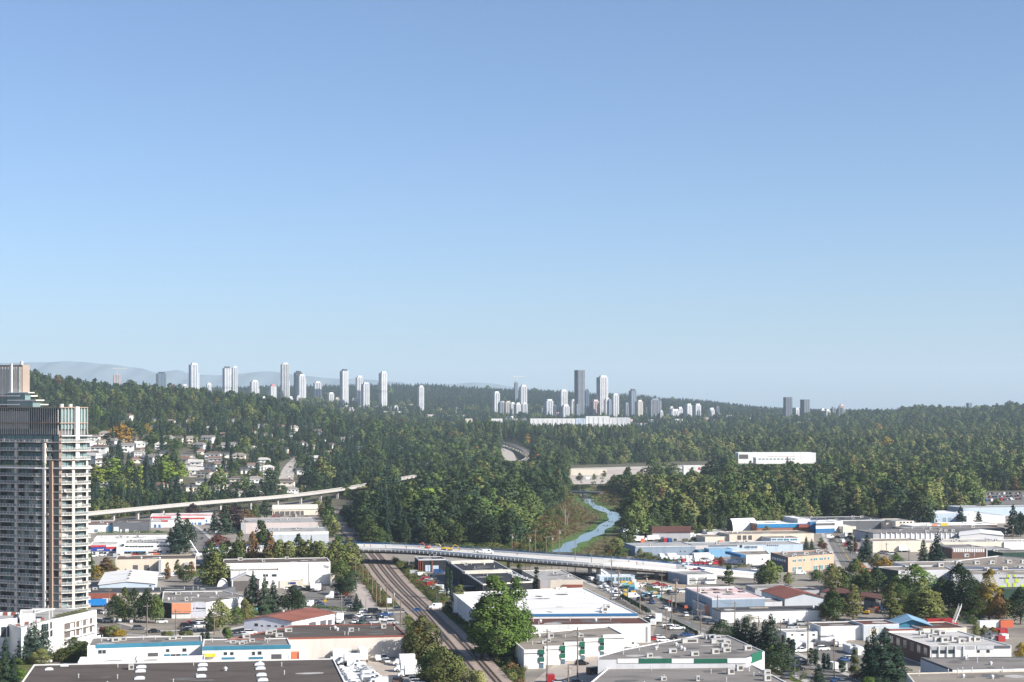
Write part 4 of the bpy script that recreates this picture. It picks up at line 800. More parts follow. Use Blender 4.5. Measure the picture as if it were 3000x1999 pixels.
b = Gable('white fabric storage tent with an open front', [at(679, 1734, 0), at(762, 1731, 0), at(762, 1714, 0), at(690, 1716, 0)], 5.0, 7.6, mat('m_tent_in', (.28, .27, .26), .9), 'white'); b.rect(0, 683, 757, 1702, 1733, M_UNITD, 'interior_shade_panel', .04)  # flat dark panel across the front stands for the shaded tent interior
for x_ in (680, 761): b.rect(0, x_ - 1.5, x_ + 1.5, 1700, 1734, 'white', 'leg', .3)
arch('small white rounded shed beside the fabric tent', at(636, 1730), at(636, 1730) + GV * 5, GU * 5, 5, M_WHITE, name='shed')
Bld('cream trailer box lettered on its side beside the tall white warehouse', RG(819, 1702, 889, 1697, 3.2), 3.2, 'cream', 'white', cat='container', name='storage_container').text(0, 'HMM', 845, 1712, 1.5, WL['navy'], 'lettering')
# ---- centre
bw = Bld('long black warehouse with cream clerestory strips across its roof', RP([(1414, 1711), (1560, 1703), (1445, 1641), (1306, 1640)], 7.6), 7.6, 'black', 'black', trim='lgrey')
bw.rect(0, 1415, 1559, 1703, 1711, 'cream', 'fascia', .2)
for y_, x0, x1 in ((1646, 1322, 1446), (1675, 1363, 1500)):
    a_, b_ = at(x0, y_, 8.4), at(x1, y_ - 4, 8.4); d_ = (b_ - a_).normalized(); MB().prism([a_, b_, b_ + Vector((-d_.y, d_.x, 0)) * 5, a_ + Vector((-d_.y, d_.x, 0)) * 5], 7.2, 8.4).build('clerestory', WL['cream'], bw.o)
bw.pipes([(1356, 1652), (1381, 1655), (1448, 1664), (1391, 1667), (1404, 1681), (1416, 1683), (1428, 1690)], 1.0); bw.units([(1452, 1676)], 1.6, 1.4, 1.0)
for k_ in range(14):
    x_ = 1466 + k_ * 7.4; y_ = 1671 + k_ * 2.45; q = at(x_ - 4, y_, 7.3); MB().box(q, GU, GV, .5, .5, 7.3, 7.9 + .4 * (k_ % 2)).build('roof_bundle', M_VENT, bw.o)
for t_ in np.linspace(.05, .95, 12):
    a_, b_, d_, n_ = bw.plane(3); L_ = (b_ - a_).length; bw.slab(3, L_ * t_, L_ * t_ + .5, 0, 7.0, 'dgrey', 'pilaster', .35)
b = Bld('black-fronted building with brick posts and pale roller doors', RG(1226, 1639, 1306, 1631, 6.4), 6.4, 'black', 'dark', trim='lgrey')
for x_ in (1226, 1231, 1237, 1264, 1266): b.rect(0, x_, x_ + 1.6, 1644, 1675, 'brick', 'post', .5)
b.doors(0, [(1246, 1254, 1656, 1675), (1255, 1263, 1656, 1675), (1268, 1285, 1657, 1675)], 'paleblue'); b.pipes([(1259, 1634), (1271, 1634), (1277, 1634)], 1.5)
Bld('low dark building at the foot of the black warehouse', RG(1360, 1719, 1412, 1713, 4.5), 4.5, 'black', 'lgrey'); Bld('orange-brick block beside the two slim cedars', RG(1524, 1712, 1556, 1706, 4.2), 4.2, 'orange', 'dark')
b = Bld('pale grey roofed shop with a long red sign', RP([(1583, 1699), (1708, 1699), (1646, 1669), (1529, 1671)], 5), 5, 'cream', 'lgrey'); b.rect(0, 1648, 1707, 1713, 1721, 'brick', 'sign_board', .5); b.rect(0, 1583, 1613, 1699, 1722, 'grey', 'wall_panel', .1); b.windows(0, [(1586, 1611, 1708, 1720)], WL['pink']); b.pipes([(1634, 1687), (1600, 1680)])
bb = Bld('wide white-roofed warehouse with a blue front fascia', RP([(1404, 1800), (1868, 1797), (1710, 1722), (1325, 1736)], 8), 8, 'white', 'white')
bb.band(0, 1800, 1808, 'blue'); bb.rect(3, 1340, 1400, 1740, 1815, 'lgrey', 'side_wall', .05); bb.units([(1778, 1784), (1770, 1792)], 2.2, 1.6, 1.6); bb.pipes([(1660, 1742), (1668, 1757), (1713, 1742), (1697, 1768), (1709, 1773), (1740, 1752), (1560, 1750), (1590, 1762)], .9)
for k_ in range(6): q = at(1622 + k_ * 6, 1727 - (k_ % 2), 7.7); MB().box(q, GU, GV, 1.0, .7, 7.7, 8.0 + .25 * (k_ % 3)).build('roof_bundle', M_UNIT, bb.o)
b = Bld('maroon flat roof of the lower front wing beside the blue fascia', RP([(1425, 1833), (1906, 1827), (1866, 1804), (1404, 1808)], 6.6), 6.6, 'white', 'maroon', trim='white'); b.fans([(1567, 1811), (1583, 1824), (1727, 1811), (1735, 1803), (1745, 1821)]); b.units([(1770, 1807)], 1.8, 1.6, 2.0); b.pipes([(1562, 1822), (1670, 1819), (1789, 1817)], 1.2)
b.rect(0, 1894, 1898, 1836, 1880, 'grey', 'downpipe', .2)
# stepped white building with green corner panels
xs_ = [1535, 1598, 1656, 1713, 1769, 1828]; yt_ = [1904, 1893, 1881.5, 1870, 1860]; zz = 6.0; st = []; 
for k_ in range(5):
    a_ = at(xs_[k_], yt_[k_], zz); st.append(a_); kk = (xs_[k_ + 1] - CX) / F; t_ = (kk * a_.y - a_.x) / (GU.x - kk * GU.y); st.append(a_ + GU * t_)
bl_ = at(1510, 1880, zz); st2 = st + [st[-1] + GV * 22, bl_ + GV * 16]
b = Bld('white stepped-front commercial block with green corner panels', st2, zz, 'white', 'tan')
for k_ in range(5):
    e_ = 2 * k_; g0 = xs_[k_] + (43 if k_ < 4 else 40); g1 = g0 + 16; yt0 = yt_[k_]
    b.rect(e_, xs_[k_], xs_[k_ + 1], yt0 + 10, yt0 + 12, 'black', 'reveal_line', .05)
    if k_ < 4:
        b.rect(e_, g0, g1, yt0 - 1, yt0 + 13, 'green', 'green_panel', .35); b.windows(e_, [(g0 + 1, g1 - 1, yt0 + 13, yt0 + 22)]); b.rect(e_, g0, g1, yt0 + 22, yt0 + 35, 'green', 'green_panel', .35); b.windows(e_, [(g0 + 1, g1 - 1, yt0 + 39, yt0 + 56)], M_GLASSB); b.rect(e_, g0 + 3, g1, yt0 + 35, yt0 + 38, 'white', 'sign_strip', .4)
b.pipes([(1545, 1882), (1531, 1870), (1560, 1890), (1656, 1869)], 1.0); b.units([(1605, 1880), (1700, 1866), (1595, 1886)], 1.8, 1.3, 1.0)
# green and white fascia block in front
bg = Bld('flat grey roof block with an alternating green and white fascia', RP([(1752, 1934), (2187, 1929), (2240, 1909), (2131, 1861), (2058, 1859), (1826, 1902), (1751, 1923)], 8), 8, 'lgrey', 'grey', trim='lgrey')
for x0, x1, c_ in ((1809, 1870, 'white'), (1870, 1967, 'green'), (1968, 2032, 'white'), (2033, 2130, 'green'), (2131, 2186, 'white')): bg.rect(0, x0, x1, 1930, 1943, c_, 'sign_panel', .15)
bg.rect(1, 2188, 2200, 1928, 1941, 'white', 'sign_panel', .15); bg.rect(1, 2200, 2232, 1911, 1938, 'green', 'sign_panel', .15)
bg.units([(2095, 1915), (2122, 1897), (2100, 1875), (2085, 1873), (2128, 1888), (2190, 1905)], 2.2, 1.6, 1.4); bg.units([(2020, 1883), (2105, 1884)], 5, 2, 1.3); bg.pipes([(1826, 1918), (1873, 1907), (1925, 1896), (1928, 1898), (2056, 1868), (2060, 1868), (2135, 1909), (2140, 1909), (1974, 1884)], 1.2); bg.fans([(1921, 1904), (1995, 1902), (1980, 1892), (2004, 1907)]); bg.units([(2035, 1921), (1970, 1913)], 2.4, 1.3, 1.2)
b = Bld('lower grey flat roof in front of the green and white fascia', RP([(1640, 2075), (2450, 2075), (2188, 1938), (1793, 1946)], 5.6), 5.6, 'white', 'grey', trim='white')
b.units([(2095, 1940), (2140, 1975), (2166, 1965), (2168, 1948), (2247, 1994), (2246, 1981)], 1.9, 1.6, 1.7); b.pipes([(1908, 1964), (1909, 1954), (1921, 1953), (1945, 1989), (2030, 1951), (2040, 1950), (2077, 1951), (2083, 1973), (2128, 1998), (2208, 1981), (2224, 1981), (2194, 1968)], 1.0); b.units([(2044, 1995)], .9, .9, 1.4)
# ---- eastern cluster
b = Bld('grey metal garage with white roller doors', RP([(2014, 1684), (2099, 1682), (2055, 1671), (1957, 1673)], 4.6), 4.6, 'bluegrey', 'lgrey', trim='lgrey'); b.rect(0, 2014, 2098, 1685, 1712, 'white', 'front_wall', .05); b.doors(0, [(2019, 2038, 1692, 1711), (2044, 2063, 1692, 1711)], M_DOORW); b.windows(0, [(2019, 2063, 1699, 1702)], M_GLASS, False); b.rect(0, 2069, 2099, 1690, 1697, 'white', 'canopy', .9)
arch('white fabric quonset shelter beside the overpass ramp', at(1762, 1700), at(1866, 1696), GV * 12, 7.4, M_WHITE, M_DOORD, 'fabric_shelter', 1)
b = Bld('glass-fronted base building under the white quonset shelter', RG(1757, 1688, 1860, 1684, 3.6), 3.6, 'paleblue', 'white'); b.windows(0, [(1770, 1800, 1691, 1704), (1805, 1850, 1691, 1703)], M_GLASSB)
b = Bld('grey block with a worn pink roof and two rows of dark skylights', RP([(2086, 1754), (2241, 1750), (2155, 1718), (2007, 1721)], 7), 7, 'bluegrey', 'pink', trim='lgrey')
for r_ in range(2):
    for k_ in range(4): q = at(2072 + k_ * 36 + r_ * 36 - 8, 1738 - k_ * 1.0 - r_ * 0 - (11 * r_) + r_ * 2, 6.7); MB().box(q, GU, GV, 1.0, 1.6, 6.7, 7.0).build('skylight', M_UNITD, b.o)
b = Bld('long grey low wing in front of the pink-roofed block', RP([(2105, 1766), (2292, 1763), (2284, 1752), (2096, 1756)], 5), 5, 'lgrey', 'grey'); b.doors(0, [(2143, 2168, 1771, 1778), (2205, 2228, 1770, 1777)], M_DOORD); a_, b_, d_, n_ = b.plane(0)
b = Bld('small garage with a brick-orange door surround', RG(2064, 1771, 2101, 1757, 4.2), 4.2, 'grey', 'grey', trim='lgrey'); b.rect(0, 2065, 2100, 1772, 1799, 'orange', 'door_surround', .2); b.doors(0, [(2070, 2096, 1776, 1799)], M_DOORD)
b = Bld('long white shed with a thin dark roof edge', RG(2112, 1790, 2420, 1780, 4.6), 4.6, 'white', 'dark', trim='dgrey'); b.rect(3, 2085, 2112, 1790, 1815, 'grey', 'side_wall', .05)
b = Gable('grey metal shed with a red gabled roof', [at(2300, 1754, 6), at(2418, 1752, 6), at(2342, 1729, 6), at(2231, 1731, 6)], 6, 8, 'metal', 'red')
b = Bld('low grey flat shed behind the red gabled roof', RG(2212, 1723, 2330, 1714, 5), 5, 'grey', 'tan'); Bld('small grey building with a dark roof behind the red gabled roof', RG(2325, 1731, 2400, 1722, 5), 5, 'grey', 'dark')
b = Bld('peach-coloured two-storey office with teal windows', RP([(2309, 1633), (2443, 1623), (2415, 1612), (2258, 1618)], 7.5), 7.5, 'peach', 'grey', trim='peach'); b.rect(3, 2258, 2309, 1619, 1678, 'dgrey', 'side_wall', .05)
b.windows(0, [(x0, x1, 1640 - (x0 - 2309) * .07, 1648 - (x0 - 2309) * .07) for x0, x1 in ((2321, 2333), (2338, 2349), (2353, 2359), (2374, 2380), (2383, 2395), (2400, 2411), (2414, 2420), (2424, 2430))] + [(x0, x1, 1662 - (x0 - 2309) * .07, 1676 - (x0 - 2309) * .07) for x0, x1 in ((2321, 2333), (2338, 2349), (2383, 2395), (2400, 2411), (2416, 2428))], mat('m_teal_glass', (.10, .22, .24), .15, .2, .4, .6)); b.windows(3, [(2262 + k_ * 7, 2267 + k_ * 7, 1632 + k_ * 1.6, 1639 + k_ * 1.6) for k_ in range(6)], M_DOORW, False); scatter_roof(b, 9, 4)
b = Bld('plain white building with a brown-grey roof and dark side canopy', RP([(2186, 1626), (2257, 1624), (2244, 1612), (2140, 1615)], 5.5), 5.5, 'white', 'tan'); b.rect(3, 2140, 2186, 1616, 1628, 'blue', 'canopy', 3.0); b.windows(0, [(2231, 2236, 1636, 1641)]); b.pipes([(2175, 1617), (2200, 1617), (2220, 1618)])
b = Bld('long blue-grey metal warehouse facing the new overpass', RG(1861, 1601, 2036, 1591, 5.6), 5.6, 'bluegrey', 'lgrey'); b.windows(0, [(1991, 1996, 1613, 1618), (2004, 2009, 1613, 1618)]); b.rect(0, 1862, 2035, 1600, 1603, 'lgrey', 'fascia', .2)
b = Bld('long pale blue warehouse with a dark emblem on its wall', RG(2037, 1599, 2352, 1589, 5.4), 5.4, 'paleblue', 'lgrey'); b.rect(0, 2037, 2075, 1600, 1622, 'pink', 'wall_panel', .08); b.doors(0, [(2044, 2060, 1604, 1613)], M_DOORD); b.rect(0, 2075, 2160, 1598, 1601.5, 'dgrey', 'dark_eave_strip', .05); b.text(0, 'USED IRON', 2180, 1606, 1.5, WL['dgrey'], 'lettering'); b.rect(0, 2167, 2174, 1597, 1605, 'black', 'emblem', .1); b.windows(0, [(2246 + k_ * 6, 2250 + k_ * 6, 1597, 1600) for k_ in range(6)], None, False); b.doors(0, [(2218, 2234, 1602, 1612)], 'white')  # includes a dark grey strip along part of the eave
b = Bld('bright blue low building in front of the pale blue warehouse', RG(2077, 1609, 2146, 1605, 4.4), 4.4, 'sky', 'lgrey'); b = Bld('small teal lean-to beside the bright blue building', RG(2047, 1613, 2077, 1610, 3.4), 3.4, 'teal', 'lgrey')
Gable('grey barn with a rust-brown roof among parked trailers', [at(1911, 1561, 5), at(2023, 1560, 5), at(2020, 1549, 5), at(1914, 1550, 5)], 5, 7.6, 'grey', 'maroon', 1)
arch('silver corrugated quonset hut near the woods', at(1826, 1572), at(1872, 1570), GV * 9, 6.5, mat('m_corr', (.50, .55, .58), .45, .1, .5, .5, .4), M_UNITD, 'quonset_hut', 1)
arch('large white fabric dome shed with a dark arched end', at(2148, 1560), at(2217, 1557), GV * 15, 8.6, M_WHITE, M_UNITD, 'dome_shed', 0)
b = Bld('long bright blue building with a white roof and a red awning', RG(2218, 1534, 2372, 1527, 6.2), 6.2, mat('m_bbw', (.30, .14, .10), .85), 'white', trim='white'); b.rect(0, 2218, 2371, 1535, 1546, mat('m_royal', (.03, .20, .42), .7), 'fascia', .3); b.rect(0, 2337, 2366, 1536, 1545, 'brick', 'awning', 2.5)
Bld('grey gabled shed beside the woods and the blue building', RG(2337, 1520, 2374, 1512, 9), 9, 'lgrey', 'white'); b = Bld('blue shed with a white roof next to the grey gabled shed', RG(2372, 1529, 2440, 1524, 7), 7, 'blue', 'white')
b = Bld('low beige dock building with dark loading bays', RG(2137, 1566, 2384, 1557, 5), 5, 'beige', 'tan'); b.doors(0, [(2160, 2171, 1569, 1582), (2176, 2187, 1569, 1582), (2192, 2203, 1569, 1582)], M_DOORD)
b = Bld('low building with a row of teal windows', RG(2259, 1577, 2345, 1568, 3.8), 3.8, 'white', 'grey'); b.windows(0, [(2261, 2275, 1578, 1584), (2277, 2294, 1578, 1584), (2296, 2312, 1578, 1584), (2315, 2336, 1578, 1584)], WL['teal'])
Bld('small pale metal shed by the dome shed', RG(2072, 1559, 2132, 1552, 5), 5, 'lgrey', 'pale'); Bld('open beige shelter with a flat roof beside stacked drums', RG(2066, 1573, 2135, 1566, 3.6), 3.6, 'cream', 'tan')
b = Bld('two-tone blue and white workshop with dark upper windows', RP([(2390, 1531), (2446, 1530), (2469, 1527), (2452, 1523), (2400, 1524)], 7.2), 7.2, 'white', 'white'); b.rect(0, 2390, 2446, 1533, 1540, 'dgrey', 'window_strip', .06); b.rect(0, 2390, 2446, 1549, 1562, 'blue', 'wall_panel', .06)
Bld('small cream block beside the two-tone workshop', RG(2470, 1543, 2508, 1537, 4.5), 4.5, 'cream', 'white'); b = Bld('long dark-walled shed with a pale roof edge', RG(2400, 1525, 2592, 1515, 6.5), 6.5, 'dgrey', 'dark', trim='lgrey'); scatter_roof(b, 3, 8)
b = Bld('pale office block with four square windows', RG(2624, 1527, 2678, 1520, 6.5), 6.5, 'cream', 'lgrey'); b.windows(0, [(2636 + k_ * 10, 2642 + k_ * 10, 1529 - k_ * .3, 1534 - k_ * .3) for k_ in range(4)]); Bld('cream slatted store between the dark shed and the office block', RG(2597, 1532, 2624, 1527, 5), 5, 'beige', 'dark')
b = Bld('white sawtooth-fronted plant near the tall cedar', RG(2737, 1505, 2830, 1497, 6.5), 6.5, 'paleblue', 'white'); b.doors(0, [(2762, 2772, 1517, 1530), (2777, 2787, 1517, 1530)], WL['bluegrey'])
b = Bld('low white plant behind the tall cedar', RG(2832, 1512, 2945, 1500, 5.5), 5.5, 'white', 'white'); scatter_roof(b, 3, 12); Bld('long grey-blue block with roof fans behind the white plant', RG(2822, 1488, 3060, 1482, 6.5), 6.5, 'paleblue', 'lgrey'); scatter_roof(b, 3, 13)
b = Bld('long low dark shed with a white roof edge and a yellow end', RG(2778, 1537, 2922, 1531, 4.2), 4.2, 'brown', 'white', trim='white'); b = Bld('low white shop row with red panels', RG(2672, 1541, 2778, 1533, 4.4), 4.4, 'white', 'white'); b.rect(0, 2730, 2746, 1535, 1541, 'orange', 'sign_panel', .2); b.rect(0, 2756, 2777, 1533, 1541, 'yellow', 'sign_panel', .2)
b = Bld('grey flat-roofed depot with white pilasters and bay doors', RG(2558, 1562, 2813, 1551, 5.8), 5.8, 'grey', 'grey', trim='dgrey')
for k_ in range(16): b.rect(0, 2580 + k_ * 14.6, 2583 + k_ * 14.6, 1562, 1584, 'white', 'pilaster', .5)
b.doors(0, [(2584 + k_ * 14.6, 2593 + k_ * 14.6, 1566, 1582) for k_ in range(15)], 'lilac'); scatter_roof(b, 7, 21)
Bld('dark grey flat roof with rooftop clutter behind the depot', RG(2660, 1551, 2945, 1543, 4.8), 4.8, 'dgrey', 'grey'); Gable('low white gabled hall beside the depot', [at(2811, 1570, 5.4), at(2940, 1569, 5.4), at(2930, 1558, 5.4), at(2812, 1559, 5.4)], 5.4, 6.8, 'lgrey', 'white')
b = Bld('blank cream wall building beyond the two conifers', RG(2557, 1586, 2702, 1579, 6.4), 6.4, 'cream', 'tan'); b = Bld('long pale flat roof joined to the blank cream wall', RG(2702, 1590, 2940, 1581, 5.2), 5.2, 'cream', 'pale'); scatter_roof(b, 5, 31)
b = Bld('grey office with a row of tall pale windows', RG(2789, 1605, 2886, 1596, 6), 6, 'brown', 'grey', trim='grey'); b.windows(0, [(2793 + k_ * 6.6, 2798 + k_ * 6.6, 1608, 1618) for k_ in range(14)], M_DOORW); Bld('grey flat box next to the office with tall windows', RG(2889, 1609, 2962, 1601, 5), 5, 'grey', 'lgrey')
b = Bld('white block with graffiti-dark base at the depot end', RG(2942, 1588, 3060, 1581, 5), 5, 'white', 'pale'); Bld('dark green metal shed with a grey roof', RG(2938, 1620, 3080, 1612, 7), 7, 'dgreen', 'grey')
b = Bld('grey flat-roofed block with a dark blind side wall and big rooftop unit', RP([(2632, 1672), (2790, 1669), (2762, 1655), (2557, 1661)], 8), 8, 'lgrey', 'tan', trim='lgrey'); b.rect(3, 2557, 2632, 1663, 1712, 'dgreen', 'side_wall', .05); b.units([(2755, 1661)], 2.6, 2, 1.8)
b = Bld('broad grey roof stepping up behind the lime-accented block', RP([(2752, 1656), (3080, 1668), (3080, 1642), (2925, 1628), (2788, 1644), (2616, 1646), (2652, 1657)], 8.4), 8.4, 'lgrey', 'tan', trim='lgrey'); b.units([(2806, 1653), (2860, 1653), (2905, 1652), (2955, 1650), (2830, 1632), (2998, 1650)], 2.4, 2, 1.5); b.pipes([(2918, 1648), (2938, 1646), (2855, 1631)], 2.2)
b = Bld('grey metal-clad block with lime-green accents and strip windows', RP([(2792, 1683), (3080, 1684), (3070, 1668), (2786, 1668)], 8), 8, 'lgrey', 'tan', trim='lgrey'); b.units([(2889, 1672), (2942, 1670), (2990, 1668)], 2.4, 1.8, 1.5); b.windows(0, [(2928, 2957, 1692, 1696), (2967, 3000, 1691, 1695)], M_GLASS)
for x0, x1, y0, y1 in ((2950, 2957, 1681, 1692), (2968, 2974, 1681, 1690), (2974, 2984, 1696, 1707), (2945, 2951, 1696, 1708), (2952, 2958, 1708, 1722), (2967, 2974, 1708, 1722), (2930, 2943, 1716, 1738), (2740, 2745, 1713, 1727), (2990, 3000, 1713, 1722)): b.rect(0, x0, x1, y0, y1, 'lime', 'lime_panel', .12)
Bld('dark green side block behind the rusty autumn tree', RG(2942, 1726, 3090, 1721, 7), 7, 'dgreen', 'brown')
e = empty('open_shed', at(2490, 1756), 'open timber-yard shed with dark red sloping roofs', 'shed')
for q, nm in (([(2402, 1733), (2500, 1741), (2495, 1729), (2438, 1718)], 0), ([(2520, 1745), (2583, 1756), (2582, 1741), (2524, 1733)], 1)):
    p = [at(x, y, 5) for x, y in q]; MB().prism(p, 4.7, 5.0).build('roof', RF['maroon'], e)
    for c in p: MB().cyl((c.x, c.y, -.1), (c.x, c.y, 4.7), .2, .2, 6).build('post', M_TRUNK, e)
    MB().prism(inset(p, 1.5), -.1, 3.2).build('stacked_stock', WL['dgrey'], e)
Bld('small yellow-cream hut between the birches', RG(2634, 1757, 2656, 1751, 4), 4, 'beige', 'pale')
b = Bld('white garage with a dark flat roof and a wide door', RG(2405, 1836, 2528, 1823, 5), 5, 'white', 'brown', trim='white'); b.doors(0, [(2430, 2482, 1846, 1866)], M_DOORW)
b = Bld('ribbed grey shed with a brown roof and two bay doors', RG(2530, 1830, 2634, 1817, 5.6), 5.6, 'metal', 'maroon', trim='lgrey'); b.doors(0, [(2547, 2573, 1843, 1866), (2590, 2615, 1843, 1866)], 'cream')
Gable('pale blue gabled roof over a teal store', [at(2620, 1832, 4.6), at(2722, 1831, 4.6), at(2700, 1816, 4.6), at(2612, 1817, 4.6)], 4.6, 6.6, 'teal', 'sky', over=1.2); Bld('low building with a blue-grey roof and red edge', RG(2606, 1844, 2712, 1834, 4.2), 4.2, 'white', 'sky', trim='brick')
Bld('dark brown flat roof beside the ladder-like conveyor', RG(2704, 1842, 2832, 1824, 4.6), 4.6, 'cream', 'maroon')
bq = Bld('white flat-roofed office with a row of grey-framed windows', RP([(2725, 1893), (2963, 1891), (2808, 1848), (2599, 1851)], 6.6), 6.6, 'white', 'pale', trim='white')
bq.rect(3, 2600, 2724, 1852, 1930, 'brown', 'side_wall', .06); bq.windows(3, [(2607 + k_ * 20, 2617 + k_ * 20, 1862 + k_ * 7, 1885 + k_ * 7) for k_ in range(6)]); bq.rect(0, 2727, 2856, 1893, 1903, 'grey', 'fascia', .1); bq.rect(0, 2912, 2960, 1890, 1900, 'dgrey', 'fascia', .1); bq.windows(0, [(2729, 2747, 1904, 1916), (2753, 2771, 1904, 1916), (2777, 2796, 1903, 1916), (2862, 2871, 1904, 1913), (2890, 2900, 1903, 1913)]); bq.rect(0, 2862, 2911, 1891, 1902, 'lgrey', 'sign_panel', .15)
for k_ in range(4): bq.rect(0, 2749 + k_ * 24, 2752 + k_ * 24, 1894, 1925, 'white', 'pilaster', .4)
bq.units([(2738, 1857), (2758, 1861), (2745, 1880), (2765, 1881), (2795, 1877), (2845, 1879), (2860, 1879), (2815, 1884)], 2.2, 1.6, 1.5); bq.pipes([(2823, 1888), (2755, 1870), (2880, 1878)], 1.0)
b = Bld('grey flat roof with a dark edge in front of the window-lined office', RP([(2789, 1961), (3100, 1955), (3100, 1924), (2697, 1926)], 5.2), 5.2, 'lgrey', 'grey', trim='dgrey'); b.rect(0, 2790, 3000, 1961, 1970, 'white', 'fascia', .2); b.pipes([(2730, 1930), (2863, 1943), (2835, 1934)], 1.4)
b = Bld('tan flat roof with grey corrugated walls', RP([(2684, 2008), (3120, 2000), (3120, 1962), (2656, 1972)], 5), 5, 'grey', 'tan', trim='cream'); b.pipes([(2778, 1976), (2806, 1976), (2820, 1971), (2848, 1971), (2937, 1970), (2692, 1980)], 1.4)
b = Bld('white site-office trailer with small windows', RG(2304, 1853, 2395, 1843, 3.4), 3.4, 'white', 'lgrey', cat='site office'); b.windows(0, [(2318, 2324, 1857, 1863), (2346, 2355, 1857, 1863), (2380, 2388, 1857, 1863)])
# ---- further away: valley warehouses, yards and the long white store on the rise
def fbld(label, px0, px1, ytop, d, h, depth, wall, roof, **k):
    zt = H - (ytop - HY) * d / F; zb = min(zt - h, float(terr((px0 - CX) * d / F, d)) - .5, float(terr((px1 - CX) * d / F, d)) - .5); h = zt - zb; a = Vector(((px0 - CX) * d / F, d, 0)); b2 = Vector(((px1 - CX) * d / F, d + (px1 - px0) * d / F * .04, 0)); n = Vector((0, depth, 0))
    return Bld(label, [a, b2, b2 + n, a + n], h, wall, roof, z0=zb, **k)
b = fbld('wide white distribution warehouse in front of dark trees', 2163, 2392, 1327, 2500, 11, 40, 'white', 'white'); b.windows(0, [(2165, 2192, 1332, 1345)], M_UNITD, False); b.rect(0, 2250, 2330, 1337, 1339, 'pink', 'fascia', .3)
b = fbld('lower white front wing of the distribution warehouse', 2215, 2360, 1341, 2420, 10, 30, 'white', 'white'); b.windows(0, [(2222 + 11 * k_, 2229 + 11 * k_, 1344, 1347) for k_ in range(10)], M_GLASSB, False)
fbld('long white perimeter store beside the far gravel yard', 1672, 1778, 1376, 2090, 4, 14, 'cream', 'pale'); fbld('white works building with a red door in the gravel yard', 2003, 2058, 1365, 2110, 8, 20, 'white', 'white').doors(0, [(2045, 2052, 1370, 1377)], 'red'); fbld('pale shed half hidden by trees beside the gravel yard', 2085, 2116, 1365, 2110, 6, 14, 'white', 'white')
for k_, (x0, x1, yt, hh, w_) in enumerate(((1554, 1686, 1227, 24, 'white'), (1688, 1716, 1226, 26, 'paleblue'), (1717, 1786, 1220, 30, 'white'), (1787, 1847, 1224, 26, 'lgrey'))):  # the narrow bay has a pale blue wall
    b = fbld(['long white storage hall on the wooded rise', 'pale blue narrow bay of the long storage hall', 'tallest white bay of the long storage hall', 'pale grey end bay of the long storage hall'][k_], x0, x1, yt, 3480 + 8 * k_, hh, 60, w_, 'white')
    for j_ in range(int((x1 - x0) / 14)): b.rect(0, x0 + 8 + j_ * 14, x0 + 11 + j_ * 14, yt + 2, yt + 22, 'lgrey', 'wall_rib', .4)
fbld('low cream store showing between trees on the wooded rise', 1363, 1383, 1227, 3450, 14, 20, 'cream', 'white'); fbld('thin white roof showing above the treetops', 1440, 1472, 1227, 3550, 12, 20, 'white', 'white')
fbld('white apartment block half hidden behind the guideway trees', 1224, 1280, 1357, 2000, 12, 16, 'white', 'white'); fbld('pale flat building by the far parking lot', 2905, 2930, 1440, 1720, 5, 10, 'cream', 'white')

# roof repairs and small fittings on every flat roof
M_PATCHD = mat('m_roof_patch', (.12, .115, .11), .9, .2, .4); M_PATCHL = mat('m_roof_patch_pale', (.40, .385, .36), .9, .2, .4)
for i, (b, rm) in enumerate(ALLB):
    q = inset(b.p, 1.4); A = abs(sum(q[k].x * q[(k + 1) % len(q)].y - q[(k + 1) % len(q)].x * q[k].y for k in range(len(q)))) / 2
    if b.p[0].y > 1200 or A < 40: continue
    r = random.Random(i + 300); xs = [p.x for p in q]; ys = [p.y for p in q]; n = min(9, int(A / 160) + 1); k = 0; tries = 0
    while k < n and tries < 120:
        tries += 1; x, y = r.uniform(min(xs), max(xs)), r.uniform(min(ys), max(ys)); w, d = r.uniform(1.2, 4.5), r.uniform(1.0, 3.5)
        pts = [Vector((x, y, 0)) + GU * w * math.cos(t) * r.uniform(.75, 1.1) + GV * d * math.sin(t) * r.uniform(.75, 1.1) for t in (0.3, 1.1, 1.9, 2.8, 3.6, 4.4, 5.5)]
        if not inpoly(np.array([p.x for p in pts]), np.array([p.y for p in pts]), q).all(): continue
        k += 1; MB().sheet(pts, b.roofz + .012 + .003 * k).build('roof_patch', M_PATCHD if r.random() < .6 else M_PATCHL, b.o)
    scatter_roof(b, min(5, int(A / 300)), i + 50)
